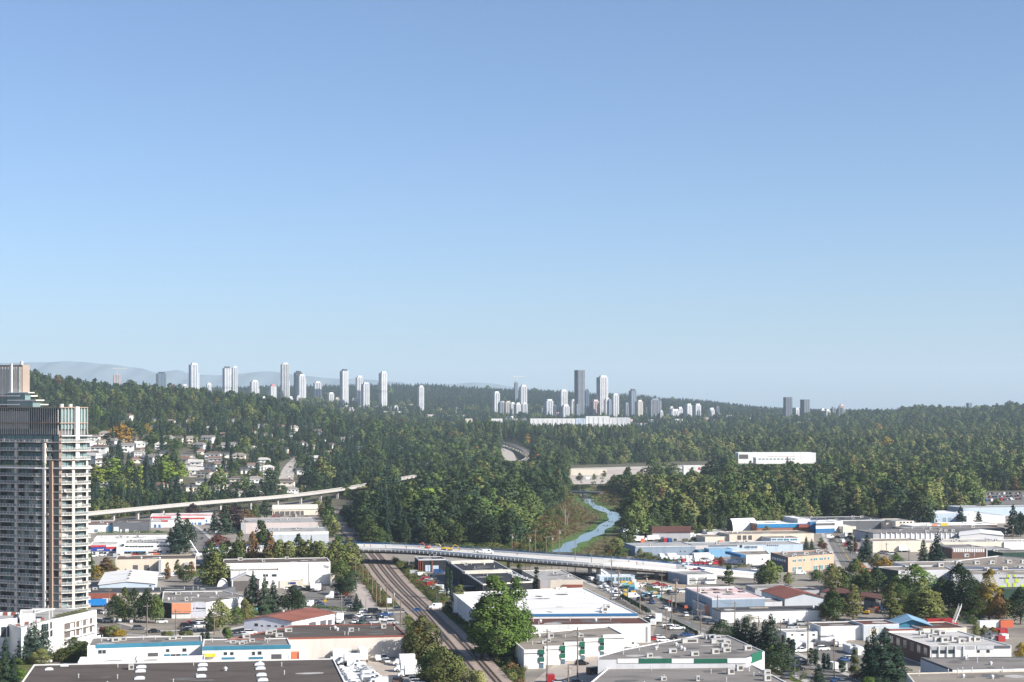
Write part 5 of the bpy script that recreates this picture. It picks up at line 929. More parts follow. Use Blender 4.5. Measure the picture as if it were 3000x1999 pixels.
# ------------------------------------------------------------------ residential tower with curved balconies, and its low white podium
def make_tower():
    rr = random.Random(5); cor = Vector(((176 - CX) * 612 / F, 612, 0)); ua = Vector((-.906, .423, 0)); ub = Vector((.76, .65, 0)); back = Vector((-.30, .95, 0))
    na = Vector((-.423, -.906, 0)); nb = Vector((.65, -.76, 0)); LA, LB = 40.0, 10.5
    e = empty('apartment_tower', cor + Vector((-8, 12, 0)), 'tall concrete and glass apartment tower with stacked curved balconies', 'apartment tower'); o = e.location
    M_SLAB = mat('m_slab', (.68, .62, .55), .85, .06, .3); M_TAN = mat('m_tan_pier', (.36, .26, .20), .9, .08, .3); M_RAILG = mat('m_rail_glass', (.38, .41, .41), .12, .1, .5, .6); M_MUL = mat('m_mullion', (.62, .58, .53), .6)
    PN = [mat('m_pane_dark', (.035, .042, .05), .1, .2, .3, .6), mat('m_pane_grey', (.12, .135, .145), .15, .2, .3, .5), mat('m_pane_teal', (.15, .23, .235), .15, .2, .3, .5), mat('m_pane_curtain', (.52, .52, .47), .5, .1, .3)]
    M_RAILG.node_tree.nodes['Principled BSDF'].inputs['Alpha'].default_value = .33
    def outline(out, upper=False, gap=True):
        """plan outline grown by out; balcony edge bulges along both faces"""
        P = []; n = 12
        for k in range(n + 1):
            t = k / n; P.append(cor + ub * (LB * (1 - t) + 0) + nb * (out * (.55 + .55 * math.sin(math.pi * min(1, t * 1.1)))) + ub * (out * .5 * (1 - t)))
        for k in range(n + 1):
            t = k / n; P.append(cor + ua * (3.2 + (LA - 3.2) * t) + na * (out * (.35 + .65 * min(1, t * 6))))
        P += [cor + ua * LA + back * 22, cor + ub * (LB + out * .5) + back * 20]; return P
    core = [cor + ub * LB, cor, cor + ua * LA, cor + ua * LA + back * 22, cor + ub * LB + back * 20]
    MB().prism([cor + ub * (LB - .3) - nb * .5, cor - nb * .4 - na * .4, cor + ua * LA - na * .5, core[3], core[4] - ub * .3], -.3, 73.5).build('core', PN[1], e)
    zs = [6.2 + 2.79 * k for k in range(20)] + [62.4, 65.6, 68.7]
    so = outline(1.9); lo_m = None
    m = MB(); m.prism(so, 0, .24); slab_me = m.mesh('floor_slab', M_SLAB, (o.x, o.y, 0))
    rail = MB(); ring = so[:26]
    rail.ribbon([Vector((p.x, p.y, 0)) for p in [q.lerp(cor, .012) for q in ring[:13]]], .05, .25, 1.15); rail.ribbon([Vector((p.x, p.y, 0)) for p in [q.lerp(cor - na * 3, .012) for q in ring[13:]]], .05, .25, 1.15); rail_me = rail.mesh('railing', M_RAILG, (o.x, o.y, 0))
    cap = MB()
    for seg in (ring[:13], ring[13:]):
        q = resample([Vector((p.x, p.y, 0)).lerp(cor, .006) for p in seg], 1.4); cap.ribbon(q, .09, 1.15, 1.24)
        for p in q[::1]: cap.box(p, Vector((1, 0, 0)), Vector((0, 1, 0)), .035, .035, .22, 1.2)
    cap_me = cap.mesh('handrail', M_MUL, (o.x, o.y, 0))
    bayme = MB().prism([cor + ua * .3 + na * .5, cor + ua * 2.4 + na * .5, cor + ua * 2.4 - na * .2, cor + ua * .3 - na * .2], .5, 2.55).mesh('bay_window', None, (o.x, o.y, 0)); bayme.materials.append(PN[2])
    spm = MB().prism([cor + ua * .1 + na * .45, cor + ua * 2.6 + na * .45, cor + ua * 2.6 - na * .2, cor + ua * .1 - na * .2], -.05, .5).mesh('spandrel', M_TAN, (o.x, o.y, 0))
    def put(nm, me, z, parent=e):
        ob = bpy.data.objects.new(nm, me); link(ob, parent); ob.location = (0, 0, z); return ob
    mats_link = lambda ob, mt: (setattr(ob.material_slots[0], 'link', 'OBJECT'), setattr(ob.material_slots[0], 'material', mt))
    pw = {}
    def pane_mesh(face):
        if face not in pw:
            u, n = (ua, na) if face == 'a' else (ub, nb); w = 1.86 if face == 'a' else 1.9
            pw[face] = MB().prism([u * -(w / 2) + n * .06, u * (w / 2) + n * .06, u * (w / 2) - n * .3, u * -(w / 2) - n * .3], .3, 2.5).mesh('pane', PN[0])
        return pw[face]
    cnt = 0
    for fi, z in enumerate(zs):
        put('floor_slab', slab_me, z - 0); put('railing', rail_me, z); put('handrail', cap_me, z); b = put('bay_window', bayme, z); mats_link(b, PN[rr.choice([0, 2, 2, 1])]); put('spandrel', spm, z)
        if fi % 1 == 0:
            for face, u, n0, step, num in (('a', ua, 4.9, 2.06, 11), ('b', ub, 1.4, 2.06, 5)):
                for k in range(num):
                    if cnt >= 298: break
                    c = cor + u * (n0 + step * k); ob = bpy.data.objects.new('pane', pane_mesh(face)); link(ob, e); ob.location = (c.x - o.x, c.y - o.y, z); mats_link(ob, PN[rr.choices([0, 1, 2, 3], [4, 3, 4, 2.4 if face == 'a' else 3])[0]]); cnt += 1
    rest = MB()
    for fi, z in enumerate(zs):
        if fi * 16 < 298: continue
        for u, n, n0, num in ((ua, na, 4.9, 11), (ub, nb, 1.4, 5)):
            for k in range(num):
                c = cor + u * (n0 + 2.06 * k); rest.prism([c - u * .93 + n * .06, c + u * .93 + n * .06, c + u * .93 - n * .3, c - u * .93 - n * .3], z + .3, z + 2.5)
    rest.build('upper_panes', PN[2], e, kind='stuff')
    # columns, tan piers
    for t, nm, mt, w in ((6.1, 'column', M_SLAB, .55), (19.0, 'column', M_SLAB, .5), (27.5, 'column', M_SLAB, .5)):
        c = cor + ua * t + na * 1.1; MB().box(c, ua, na, w, w, 0, 68.5).build(nm, mt, e)
    c = cor + ub * 4.3 + nb * 1.5; MB().box(c, ub, nb, .45, .45, 0, 62).build('column', M_SLAB, e); c = cor + ub * 10 + nb * .9; MB().box(c, ub, nb, .3, .3, 0, 62).build('column', M_WHITE, e)
    MB().prism([cor + ua * 2.6 + na * 1.2, cor + ua * 4.0 + na * 1.2, cor + ua * 4.0 - na * .4, cor + ua * 2.6 - na * .4], 0, 62).build('pier', M_TAN, e); MB().prism([cor + ua * .1 + na * .5, cor - na * .0 + ub * .5 + nb * .6, cor + ub * .5 - nb * .3, cor + ua * .1 - na * .3], 0, 73).build('pier', M_TAN, e)
    # terrace with planters
    MB().prism(outline(2.6), 59.3, 59.75).build('terrace_slab', M_WHITE, e)
    for k in range(9):
        c = cor + ua * (6 + k * 3.1) + na * 1.6; s = rr.uniform(.4, 1.0); cm = proto('s', 40, 10, 11.5, 260, rr.choice(['olive', 'fresh', 'olive']), 1.4, 'shrub', nl=8)[0]; pl = bpy.data.objects.new('planter_shrub', cm); link(pl, e); pl.location = (c.x - o.x, c.y - o.y, 59.8); pl.scale = (.10 * s + .06, .10 * s + .06, .13 * s + .05)
    # balcony furniture
    cl = MB()
    for z in zs:
        for k in range(14):
            t = rr.random() * 30 + 3.5; c = cor + ua * t + na * rr.uniform(.5, 1.3); s = rr.uniform(.15, .45); cl.box(c, ua, na, s, s * .7, z + .24, z + .24 + rr.uniform(.4, 1.2))
        for k in range(7):
            t = rr.random() * 9 + .8; c = cor + ub * t + nb * rr.uniform(.5, 1.4); s = rr.uniform(.15, .4); cl.box(c, ub, nb, s, s * .7, z + .24, z + .24 + rr.uniform(.4, 1.1))
    cl.build('balcony_furniture', mat('m_furniture', (.46, .43, .40), .8, .5, 1.2), e, kind='stuff')
    # crown: glass screen storeys
    for (z0, z1) in ((71.3, 75.6), (75.9, 81.2)):
        MB().prism([cor + ub * LB + nb * .9, cor + nb * .9 + na * .7, cor + ua * LA + na * .9, core[3], core[4]], z1, z1 + .3).build('crown_slab', M_TAN, e)
    fr = MB()
    for u, n, L, st in ((ua, na, LA, 1.0), (ub, nb, LB, 1.25)):
        k = 0.3
        while k < L: c = cor + u * k + n * .75; fr.box(c, u, n, .07, .12, 71.6, 81.4); k += st
    fr.build('crown_mullions', M_MUL, e, kind='stuff')
    MB().prism([cor + ub * (LB - .2) + nb * .3, cor + nb * .3, cor - nb * 3, cor + ub * (LB - .2) - nb * 4], 73.6, 81.0).build('crown_glass', PN[2], e); MB().prism([cor + ua * 2 + na * .3, cor + ua * 14 + na * .3, cor + ua * 14 - na * 5, cor + ua * 2 - na * 5], 73.6, 81.0).build('crown_glass', PN[0], e); MB().prism([cor + ua * 14 + na * .3, cor + ua * LA + na * .3, cor + ua * LA - na * 6, cor + ua * 14 - na * 6], 73.6, 80).build('crown_wall', mat('m_crown_wall', (.42, .38, .345), .9), e)
    c = cor + ub * 6.2 + nb * 1.0; MB().box(c, ub, nb, .7, .3, 62, 81.6).build('column', M_WHITE, e)
    MB().prism([cor + ub * (LB + 1.2) + nb * 1.6, cor + nb * 1.4, cor - nb * 2, cor + ub * LB - nb * 2], 71.0, 71.3).build('canopy_slab', M_WHITE, e)
    for k in range(2): c = cor + ub * (1.5 + k * 3.4) - nb * 2; MB().cyl((c.x, c.y, 81.2), (c.x, c.y, 82.6), .8, .8, 10).build('roof_fan', M_VENT, e)
    s2 = Vector(((96 - CX) * 628 / F, 628, 0)); st = [s2, s2 + ua * 12, s2 + ua * 12 + back * 8, s2 + ub * 3 + back * 8, s2 + ub * 3]
    for z0, z1, k in ((80.5, 84.2, 1.0), (84.2, 87.0, .7)):
        c0 = s2 + ua * 12; MB().prism([c0 + (p - c0) * k for p in st], z0, z1 - .3).build('penthouse_glass', PN[2], e); MB().prism([c0 + (p - c0) * (k + .12) for p in st], z1 - .3, z1).build('penthouse_slab', M_WHITE, e)
    # upper setback tower
    q = Vector(((66 - CX) * 632 / F, 632, 0)); b2 = [q, q + ua * 20, q + ua * 20 + back * 12, q + ub * 2.8 + back * 10, q + ub * 2.8]
    MB().prism(b2, 73.4, 97.2).build('penthouse_core', mat('m_pent', (.34, .275, .23), .9, .06, .3), e)
    MB().prism([q + ua * .6 + na * .25, q + ua * 20 + na * .25, q + ua * 20 - na * .3, q + ua * .6 - na * .3], 86.2, 96.4).build('penthouse_glass', PN[3], e); MB().prism([q + ua * .6 + na * .2, q + ua * 20 + na * .2, q + ua * 20 - na * .3, q + ua * .6 - na * .3], 79.0, 85.4).build('penthouse_glass', PN[2], e)
    pm = MB()
    for k in range(14): c = q + ua * (1.2 + 1.35 * k) + na * .3; pm.box(c, ua, na, .06, .08, 79, 96.4)
    for z in (91.5, 88.9): pm.prism([q + ua * .6 + na * .36, q + ua * 20 + na * .36, q + ua * 20 + na * .2, q + ua * .6 + na * .2], z, z + .12)
    pm.build('penthouse_mullions', M_MUL, e, kind='stuff')
    for z, ext in ((85.5, 5.2), (82.3, 9.5), (79.0, 9.0)): MB().prism([q + ub * ext + nb * 1.6, q + na * 1.6, q + ua * 20 + na * 1.6, q + ua * 20, q + ub * ext - nb * 6], z, z + .35).build('penthouse_slab', M_WHITE, e)
    MB().prism([q + ub * 4.5 + nb * .6, q + ub * .5 + nb * .6, q + ub * .5 - nb * 5, q + ub * 4.5 - nb * 5], 75, 82.3).build('penthouse_glass', PN[3], e); c = q + ua * 4.5 + na * 1.0; MB().box(c, ua, na, .5, .3, 73, 97.6).build('column', M_WHITE, e); MB().cyl(q + ua * 3 - na * 3 + Vector((0, 0, 97.2)), q + ua * 3 - na * 3 + Vector((0, 0, 98.6)), .6, .6, 8).build('roof_fan', M_VENT, e)
make_tower()
def podium():
    z = 11.0; P = [at(63, 1840, z), at(155, 1815, z), at(181, 1810, z), at(283, 1787, z)]; P += [P[3] + Vector((-16, 5, 0)), P[0] + Vector((-14, 22, 0))]
    b = Bld('low white apartment podium with recessed balconies and a planted roof edge', P, z, 'white', 'lgrey', trim='white', cat='apartment building', name='apartment_building')
    mdark = mat('m_recess_shade', (.13, .105, .095), .9, .2, .4)  # dark colour of flat panels that paint in the shade of recessed balconies
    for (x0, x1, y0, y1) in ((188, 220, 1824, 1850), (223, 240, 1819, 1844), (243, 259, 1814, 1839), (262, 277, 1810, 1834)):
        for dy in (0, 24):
            r = b.rect(2, x0, x1, y0 + dy, y1 + dy - 4, mdark, 'balcony_shade_panel', .05)
            b.rect(2, x0 + (x1 - x0) * .55, x0 + (x1 - x0) * .85, y0 + dy + 2, y1 + dy - 8, M_DOORW, 'balcony_door', .08); b.rect(2, x0 - 1, x1 + 1, y1 + dy - 8, y1 + dy - 4, M_FRAME, 'balcony_rail', .9)
    b.windows(0, [(146, 152, 1822, 1843), (120, 142, 1828, 1850)], M_GLASS); b.windows(0, [(146, 154, 1846, 1866), (122, 143, 1852, 1872)], M_GLASS)
    for k in range(8):
        c = P[2].lerp(P[3], .06 + k * .115) + Vector((-2.4, 1, 0)); cm = proto('s', 41, 10, 11.5, 260, 'olive', 1.4, 'shrub', nl=8)[0]; o = bpy.data.objects.new('roof_shrub', cm); link(o, b.o); o.location = (c.x - b.o.location.x, c.y - b.o.location.y, z - .3); o.scale = (.27, .27, .12)
    for k in range(7):
        c = P[0].lerp(P[1], .1 + k * .13) + Vector((-3.0, 3, 0)); MB().box(c, GU, GV, .5, .4, z - .3, z + .5).build('patio_chair', M_DOORW if k % 2 else WL['brick'], b.o)
    c = P[1] + Vector((-5, 5, 0)); m = MB(); 
    for s1 in (-3, 3):
        for s2 in (-2, 2): m.box(c + Vector((s1, s2, 0)), GU, GV, .12, .12, z - .3, z + 2.6)
    m.box(c, GU, GV, 3.4, 2.4, z + 2.6, z + 2.85); m.build('pergola', M_FRAME, b.o)
    b2 = Bld('white rounded podium wing with tall dark shopfront glass', RP([(-70, 1822), (50, 1811), (56, 1795), (-60, 1800)], 12.5), 12.5, 'white', 'lgrey', cat='apartment building', name='apartment_building'); b2.windows(0, [(2, 18, 1836, 1868), (20, 40, 1834, 1866), (-40, -2, 1838, 1870)], M_GLASS); b2.rect(0, 42, 49, 1832, 1880, 'lime', 'trim_strip', .1)
    for k in range(4): c = at(4 + k * 12, 1803, 12.2); MB().box(c, GU, GV, .6, .5, 12.2, 13.2).build('patio_chair', WL['brick'] if k % 2 else M_DOORW, b2.o)
    Bld('white planter penthouse box on the podium roof beside the pergola', RP([(58, 1797), (104, 1797), (104, 1786), (60, 1786)], 14), 14, 'white', 'pale', cat='building')
podium()
# ------------------------------------------------------------------ skyline towers, far low blocks, hillside houses
M_TW = {k: mat('m_far_' + k, c, .5, .12, .05, .4) for k, c in dict(white=(.64, .64, .64), cream=(.50, .46, .40), grey=(.20, .22, .25), dark=(.045, .055, .075), blue=(.11, .16, .22), glass=(.10, .13, .17), pink=(.52, .40, .38), red=(.50, .14, .12)).items()}
def sky_tower(label, x0, x1, yt, yb, slabc='white', corec='glass', d=5000, rot=24, tiers=0, fl=3.3, pier=3, cap=True, crane=False, dark_at=None, top=None):
    w = (x1 - x0) * d / F; xc = ((x0 + x1) / 2 - CX) * d / F; zt = H + (HY - yt) * d / F; zb = H + (HY - yb) * d / F; zg = min(zb, float(terr(xc, d))) - 4; a = R(rot); s = w / (math.cos(a) + .8 * math.sin(a)); hw, hd = s / 2, s * .4
    e = empty('tower_block', (xc, d, zg), label, 'tower'); e.rotation_euler.z = a; u, v = Vector((1, 0, 0)), Vector((0, 1, 0)); hgt = zt - zg; body = hgt - (5 if cap else 0)
    def add(nm, m, mt, kind=None):
        o = bpy.data.objects.new(nm, m.mesh(nm, mt)); link(o, e); return props(o, kind=kind)
    add('core', MB().box((0, 0), u, v, hw * .96, hd * .96, 0, body), M_TW[corec]); m = MB(); z = fl
    while z < body: 
        if not (dark_at and dark_at[0] < z / body < dark_at[1]): m.box((0, 0), u, v, hw, hd, z - .45, z + .45)
        z += fl
    add('floor_bands', m, M_TW[slabc], 'stuff')
    for k in range(pier):
        x = -hw + (k + .5) * 2 * hw / pier + (.6 if k % 2 else -.4); add('pier', MB().box((x, -hd), u, v, max(.8, hw * .07), .7, 0, body + .5), M_TW[slabc])
        if k < 2: add('pier', MB().box((hw, -hd + (k + .5) * hd), u, v, .6, max(.8, hd * .12), 0, body + .5), M_TW[slabc])
    if cap: add('roof_cap', MB().box((hw * .1, 0), u, v, hw * .62, hd * .62, body, hgt), M_TW[top or slabc])
    if tiers: add('side_tier', MB().box((hw * .62, 0), u, v, hw * .5, hd * .9, 0, body * tiers), M_TW[slabc])
    if crane:
        m = MB(); m.box((0, 0), u, v, .7, .7, hgt, hgt + 18); m.box((7, 0), u, v, 20, .7, hgt + 17, hgt + 18.4); add('tower_crane', m, M_TW['cream'])
    return e
TWS = [('tower frame under construction with a crane above the wooded ridge', 330, 355, 1098, 1135, 'pink', 'grey', dict(crane=True, cap=False)), ('squat blue glass tower above the wooded ridge', 456, 488, 1090, 1140, 'glass', 'blue', dict(top='dark')), ('tall slender glass tower with stepped crown above the wooded ridge', 552, 583, 1064, 1150, 'white', 'blue', dict(tiers=.8)), ('low white block at the foot of the slender glass tower', 530, 551, 1126, 1148, 'white', 'glass', {}),
       ('small white tower behind treetops near the slender glass tower', 603, 620, 1122, 1152, 'white', 'glass', {}), ('broad white tower with a dark mid belt and dark crown', 651, 678, 1074, 1152, 'white', 'grey', dict(dark_at=(.48, .53), top='dark')), ('pale twin standing behind the belted white tower', 679, 697, 1073, 1154, 'white', 'glass', dict(d=5080)), ('stepped white mid-rise tower with balconies', 731, 759, 1114, 1164, 'white', 'grey', dict(tiers=.75)),
       ('short white tower with a red rooftop', 787, 811, 1127, 1173, 'white', 'grey', dict(top='red')), ('tallest glass tower of the western group with white ribs', 821, 848, 1063, 1172, 'white', 'dark', dict(tiers=.62)), ('dark slab tower with a notched top', 860, 886, 1087, 1176, 'dark', 'dark', dict(d=5100)), ('pale ribbed tower in front of the dark slab tower', 868, 896, 1097, 1188, 'white', 'glass', dict(tiers=.9)),
       ('rounded pale tower with close-set windows', 917, 943, 1118, 1188, 'white', 'glass', {}), ('small dark and white mid-rise between taller towers', 958, 980, 1150, 1183, 'white', 'dark', {}), ('tall white tower with a dark rooftop box', 995, 1022, 1082, 1191, 'white', 'grey', dict(top='dark')), ('slim white tower beside its lower glass partner', 1041, 1064, 1101, 1196, 'white', 'grey', {}), ('lower pale glass tower joined to the slim white tower', 1057, 1084, 1121, 1197, 'white', 'glass', {}), ('white tower with a bold dark mid belt and slotted crown', 1109, 1135, 1089, 1192, 'white', 'grey', dict(dark_at=(.5, .57))),
       ('lone white checkered tower on a low base in the woods', 1223, 1243, 1130, 1202, 'white', 'grey', {}), ('white slab tower with a flat cap standing alone', 1441, 1465, 1147, 1208, 'white', 'glass', {}), ('small cream block with a notched roof', 1477, 1498, 1175, 1206, 'cream', 'grey', {}), ('hazy tower frame with a crane behind the ridge', 1506, 1518, 1118, 1182, 'grey', 'glass', dict(d=5900, crane=True)), ('low pale block at the foot of the tall white tower', 1506, 1526, 1180, 1207, 'white', 'glass', {}), ('tall white tower beside a low pale block', 1521, 1545, 1128, 1206, 'white', 'grey', {}),
       ('blue-grey mid-rise with a white frame', 1593, 1622, 1170, 1213, 'white', 'blue', {}), ('pale twin-shaft tower with a spiky roof', 1633, 1664, 1142, 1198, 'white', 'glass', dict(d=5150)), ('dark-faced mid-rise with white edges', 1666, 1696, 1170, 1213, 'white', 'dark', {}), ('low white block with a shaded side before the twin-shaft tower', 1641, 1670, 1186, 1224, 'white', 'glass', dict(d=4700)), ('tallest dark tower of the eastern group', 1682, 1714, 1085, 1213, 'grey', 'dark', dict(pier=2, cap=False)), ('narrow dark blue tower beside the tallest dark tower', 1713, 1726, 1140, 1203, 'blue', 'dark', dict(d=5100)),
       ('tall white-ribbed tower with a flat crown', 1747, 1782, 1101, 1212, 'white', 'dark', dict(pier=5)), ('brownish mid-rise before the white-ribbed tower', 1728, 1756, 1171, 1212, 'pink', 'dark', {}), ('pale tower half hidden behind the white-ribbed tower', 1790, 1814, 1153, 1206, 'white', 'grey', {}), ('grey-blue tower with a flared top', 1842, 1865, 1140, 1217, 'grey', 'blue', dict(top='dark')), ('cream mid-rise with balconies beside the flared tower', 1859, 1884, 1172, 1217, 'cream', 'grey', {}), ('broad grey double slab mid-rise', 1895, 1936, 1168, 1219, 'grey', 'dark', dict(tiers=.95, pier=5)), ('low white ziggurat-roofed block', 1955, 1992, 1199, 1217, 'white', 'grey', dict(tiers=.6)),
       ('white stepped tower, first of a close pair', 2003, 2028, 1183, 1218, 'white', 'grey', {}), ('white flat-topped tower, second of a close pair', 2031, 2054, 1183, 1219, 'white', 'grey', {}), ('small white block east of the close pair', 2072, 2094, 1195, 1218, 'white', 'grey', {}), ('dark broad tower with a wavy top standing apart', 2295, 2321, 1164, 1221, 'grey', 'dark', dict(cap=False)), ('small pale block between the two dark towers', 2326, 2342, 1195, 1220, 'white', 'glass', {}), ('dark tower with a white edge, shorter of two standing apart', 2344, 2373, 1171, 1220, 'grey', 'dark', dict(cap=False)), ('small pinkish tower near the gap in the hills', 2456, 2474, 1185, 1221, 'pink', 'grey', {}), ('bare tower frame rising behind the wooded hill', 2831, 2848, 1181, 1203, 'grey', 'glass', dict(d=5600, cap=False))]
for i, t in enumerate(TWS):
    k = dict(t[7]); k.setdefault('d', 4900 + (i * 53) % 160); k.setdefault('rot', 16 + (i * 7) % 20); sky_tower(t[0], t[1], t[2], t[3], t[4], t[5], t[6], **k)
r6 = random.Random(44)
for k, (px0, px1, n, y0, y1, yb) in enumerate(((700, 1110, 9, 1155, 1180, 1195), (1150, 1420, 6, 1185, 1198, 1208), (1440, 1600, 7, 1172, 1196, 1210), (1600, 1860, 12, 1165, 1196, 1214), (1880, 2110, 7, 1188, 1203, 1218), (2280, 2480, 7, 1190, 1207, 1220))):
    for j in range(n):
        px = r6.uniform(px0, px1); w = r6.uniform(9, 19); c = r6.choice([('white', 'grey', 'pale'), ('grey', 'blue', 'blue-grey'), ('cream', 'grey', 'cream'), ('grey', 'dark', 'dark grey')])
        e = sky_tower(f'small {c[2]} mid-rise block in the distant town below the taller towers', px, px + w, r6.uniform(y0, y1), yb, c[0], c[1], d=r6.uniform(4850, 5250), rot=r6.uniform(8, 34), pier=2); e['group'] = 'mid-rise blocks of the distant town'
# low blocks strewn through the far town
r5 = random.Random(21)
for i in range(110):
    px = r5.uniform(880, 2420); d = r5.uniform(4250, 5400); w = r5.uniform(9, 30); h = r5.uniform(7, 16); X = (px - CX) * d / F; zg = float(terr(X, d)); cl = r5.choice(['white', 'white', 'cream', 'grey', 'pink'])
    e = empty('low_block', (X, d, zg), f'small {dict(white="white", cream="cream", grey="grey", pink="pinkish")[cl]} low block among trees below the distant towers', 'building', 'low blocks of the far town'); e.rotation_euler.z = r5.uniform(-.5, .5)
    for nm, m, mt in (('wall', MB().ab(-w / 2, w / 2, -6, 6, -2, h), M_TW[cl]), ('roof', MB().ab(-w / 2 - .3, w / 2 + .3, -6.3, 6.3, h, h + .8), M_TW[r5.choice(['grey', 'white', 'pink'])])): link(bpy.data.objects.new(nm, m.mesh(nm, mt)), e)
    KEEP.append((X, d, 11))
# ---- hillside houses
def house_proto(k, w, dp, h, wc, rc, hip, two):
    e = empty('house', (0, 0, -500)); wm = WL[wc]; rm = RF[rc]; def_ = lambda nm, m, mt, p=e: link(bpy.data.objects.new(nm, m.mesh(nm, mt)), p)
    def_('wall', MB().ab(-w / 2, w / 2, -dp / 2, dp / 2, -3.5, h), wm); o = .8; rh = 2.3; i = w * .28 if hip else 0
    def_('roof', MB().add([(-w / 2 - o, -dp / 2 - o, h), (w / 2 + o, -dp / 2 - o, h), (w / 2 + o, dp / 2 + o, h), (-w / 2 - o, dp / 2 + o, h), (-w / 2 - o + i, 0, h + rh), (w / 2 + o - i, 0, h + rh)], [(0, 1, 5, 4), (2, 3, 4, 5), (1, 2, 5), (3, 0, 4), (3, 2, 1, 0)]), rm)
    for j in range(3 if two else 2):
        x = -w / 2 + (j + .7) * w / (3.4 if two else 2.6); wd = def_('window', MB().ab(x - 1.0, x + 1.0, -dp / 2 - .06, -dp / 2, h - 2.0, h - .8), M_FRAME); def_('pane', MB().ab(x - .88, x + .88, -dp / 2 - .09, -dp / 2 - .06, h - 1.9, h - .9), M_GLASS, wd)
        if two and j < 2: def_('window', MB().ab(x - .9, x + .9, -dp / 2 - .06, -dp / 2, h - 4.9, h - 3.7), M_GLASS)
    def_('door', MB().ab(w * .30, w * .30 + 2.6, -dp / 2 - .05, -dp / 2, 0, 2.2), M_DOORW); def_('eave', MB().ab(-w / 2 - o, w / 2 + o, -dp / 2 - o - .08, -dp / 2 - o, h - .22, h + .05), M_FRAME)
    if two: def_('chimney', MB().ab(w * .2, w * .2 + .9, .5, 1.4, h, h + rh + .8), WL['brick'])
    if two: def_('balcony', MB().ab(-w * .4, w * .1, -dp / 2 - 1.4, -dp / 2 - .05, h - 2.75, h - 2.45), M_WHITE)
    return e, f"{'two-storey' if two else 'single-storey'} {dict(white='white', cream='cream', lgrey='pale grey', beige='beige', paleblue='pale blue')[wc]} house with a {dict(brown='brown', grey='grey', dark='dark', hred='red-brown', rust='rusty', tan='tan', pale='pale')[rc]} {'hipped' if hip else 'gabled'} roof"
HP = [house_proto(i, *a) for i, a in enumerate([(14, 9, 5.6, 'white', 'brown', True, True), (13, 9, 5.8, 'white', 'grey', False, True), (12, 8, 3.2, 'cream', 'hred', True, False), (15, 9, 5.4, 'cream', 'brown', True, True), (11, 8, 3.4, 'white', 'dark', False, False), (13, 9, 5.6, 'lgrey', 'rust', False, True), (12, 9, 5.2, 'beige', 'tan', True, True), (11, 8, 3.3, 'white', 'pale', False, False), (12, 9, 5.5, 'lgrey', 'grey', True, True), (13, 8, 3.4, 'beige', 'dark', True, False), (14, 9, 5.6, 'white', 'pale', True, True)])]
for i, h in enumerate(HOUSES):
    p, lb = HP[(i * 5 + i // 3) % len(HP)]; c = copy_tree(p); c.location = (h.x, h.y, h.z); c.rotation_euler.z = R(rnd.choice([-28, -15, 0, 10, 22, 35])); s = rnd.uniform(.95, 1.25); c.scale = (s, s, s)
    props(c, lb + ' on the wooded hillside', 'house', 'houses on the wooded hillside')
for p, lb in HP:
    for ch in list(p.children_recursive): bpy.data.objects.remove(ch)
    bpy.data.objects.remove(p)
# ------------------------------------------------------------------ vehicles
PAINT = {k: mat('m_paint_' + k, c, .25, .04, .5, .5) for k, c in dict(white=(.78, .78, .77), silver=(.42, .43, .44), black=(.018, .019, .022), grey=(.10, .105, .115), blue=(.03, .08, .22), red=(.36, .03, .035), green=(.02, .06, .05), brown=(.13, .08, .06), teal=(.16, .42, .42), orange=(.62, .16, .08), yellow=(.60, .38, .03), lightblue=(.25, .42, .52)).items()}
M_TYRE = mat('m_tyre', (.02, .02, .02), .9); M_CGLASS = mat('m_car_glass', (.015, .02, .028), .08, .1, 1, .6); M_RIM = mat('m_rim', (.35, .35, .36), .4, .1, 1, .5, .6); M_LAMP = mat('m_tail_lamp', (.30, .02, .02), .4); M_HLAMP = mat('m_head_lamp', (.7, .7, .68), .2); M_BOX = mat('m_truck_box', (.76, .76, .75), .6, .06, .4)
def loft(secs):
    """closed shape through (x, half width, z0, z1) sections along x"""
    m = MB(); vs = []
    for x, w, z0, z1 in secs: vs += [(x, -w, z0), (x, w, z0), (x, w * .94, z1), (x, -w * .94, z1)]
    n = len(secs); fs = [(0, 1, 2, 3), (4 * n - 1, 4 * n - 2, 4 * n - 3, 4 * n - 4)]
    for i in range(n - 1):
        a, b = 4 * i, 4 * i + 4; fs += [(a, b, b + 1, a + 1), (a + 1, b + 1, b + 2, a + 2), (a + 2, b + 2, b + 3, a + 3), (a + 3, b + 3, b, a)]
    return m.add(vs, fs)
CARS = {}
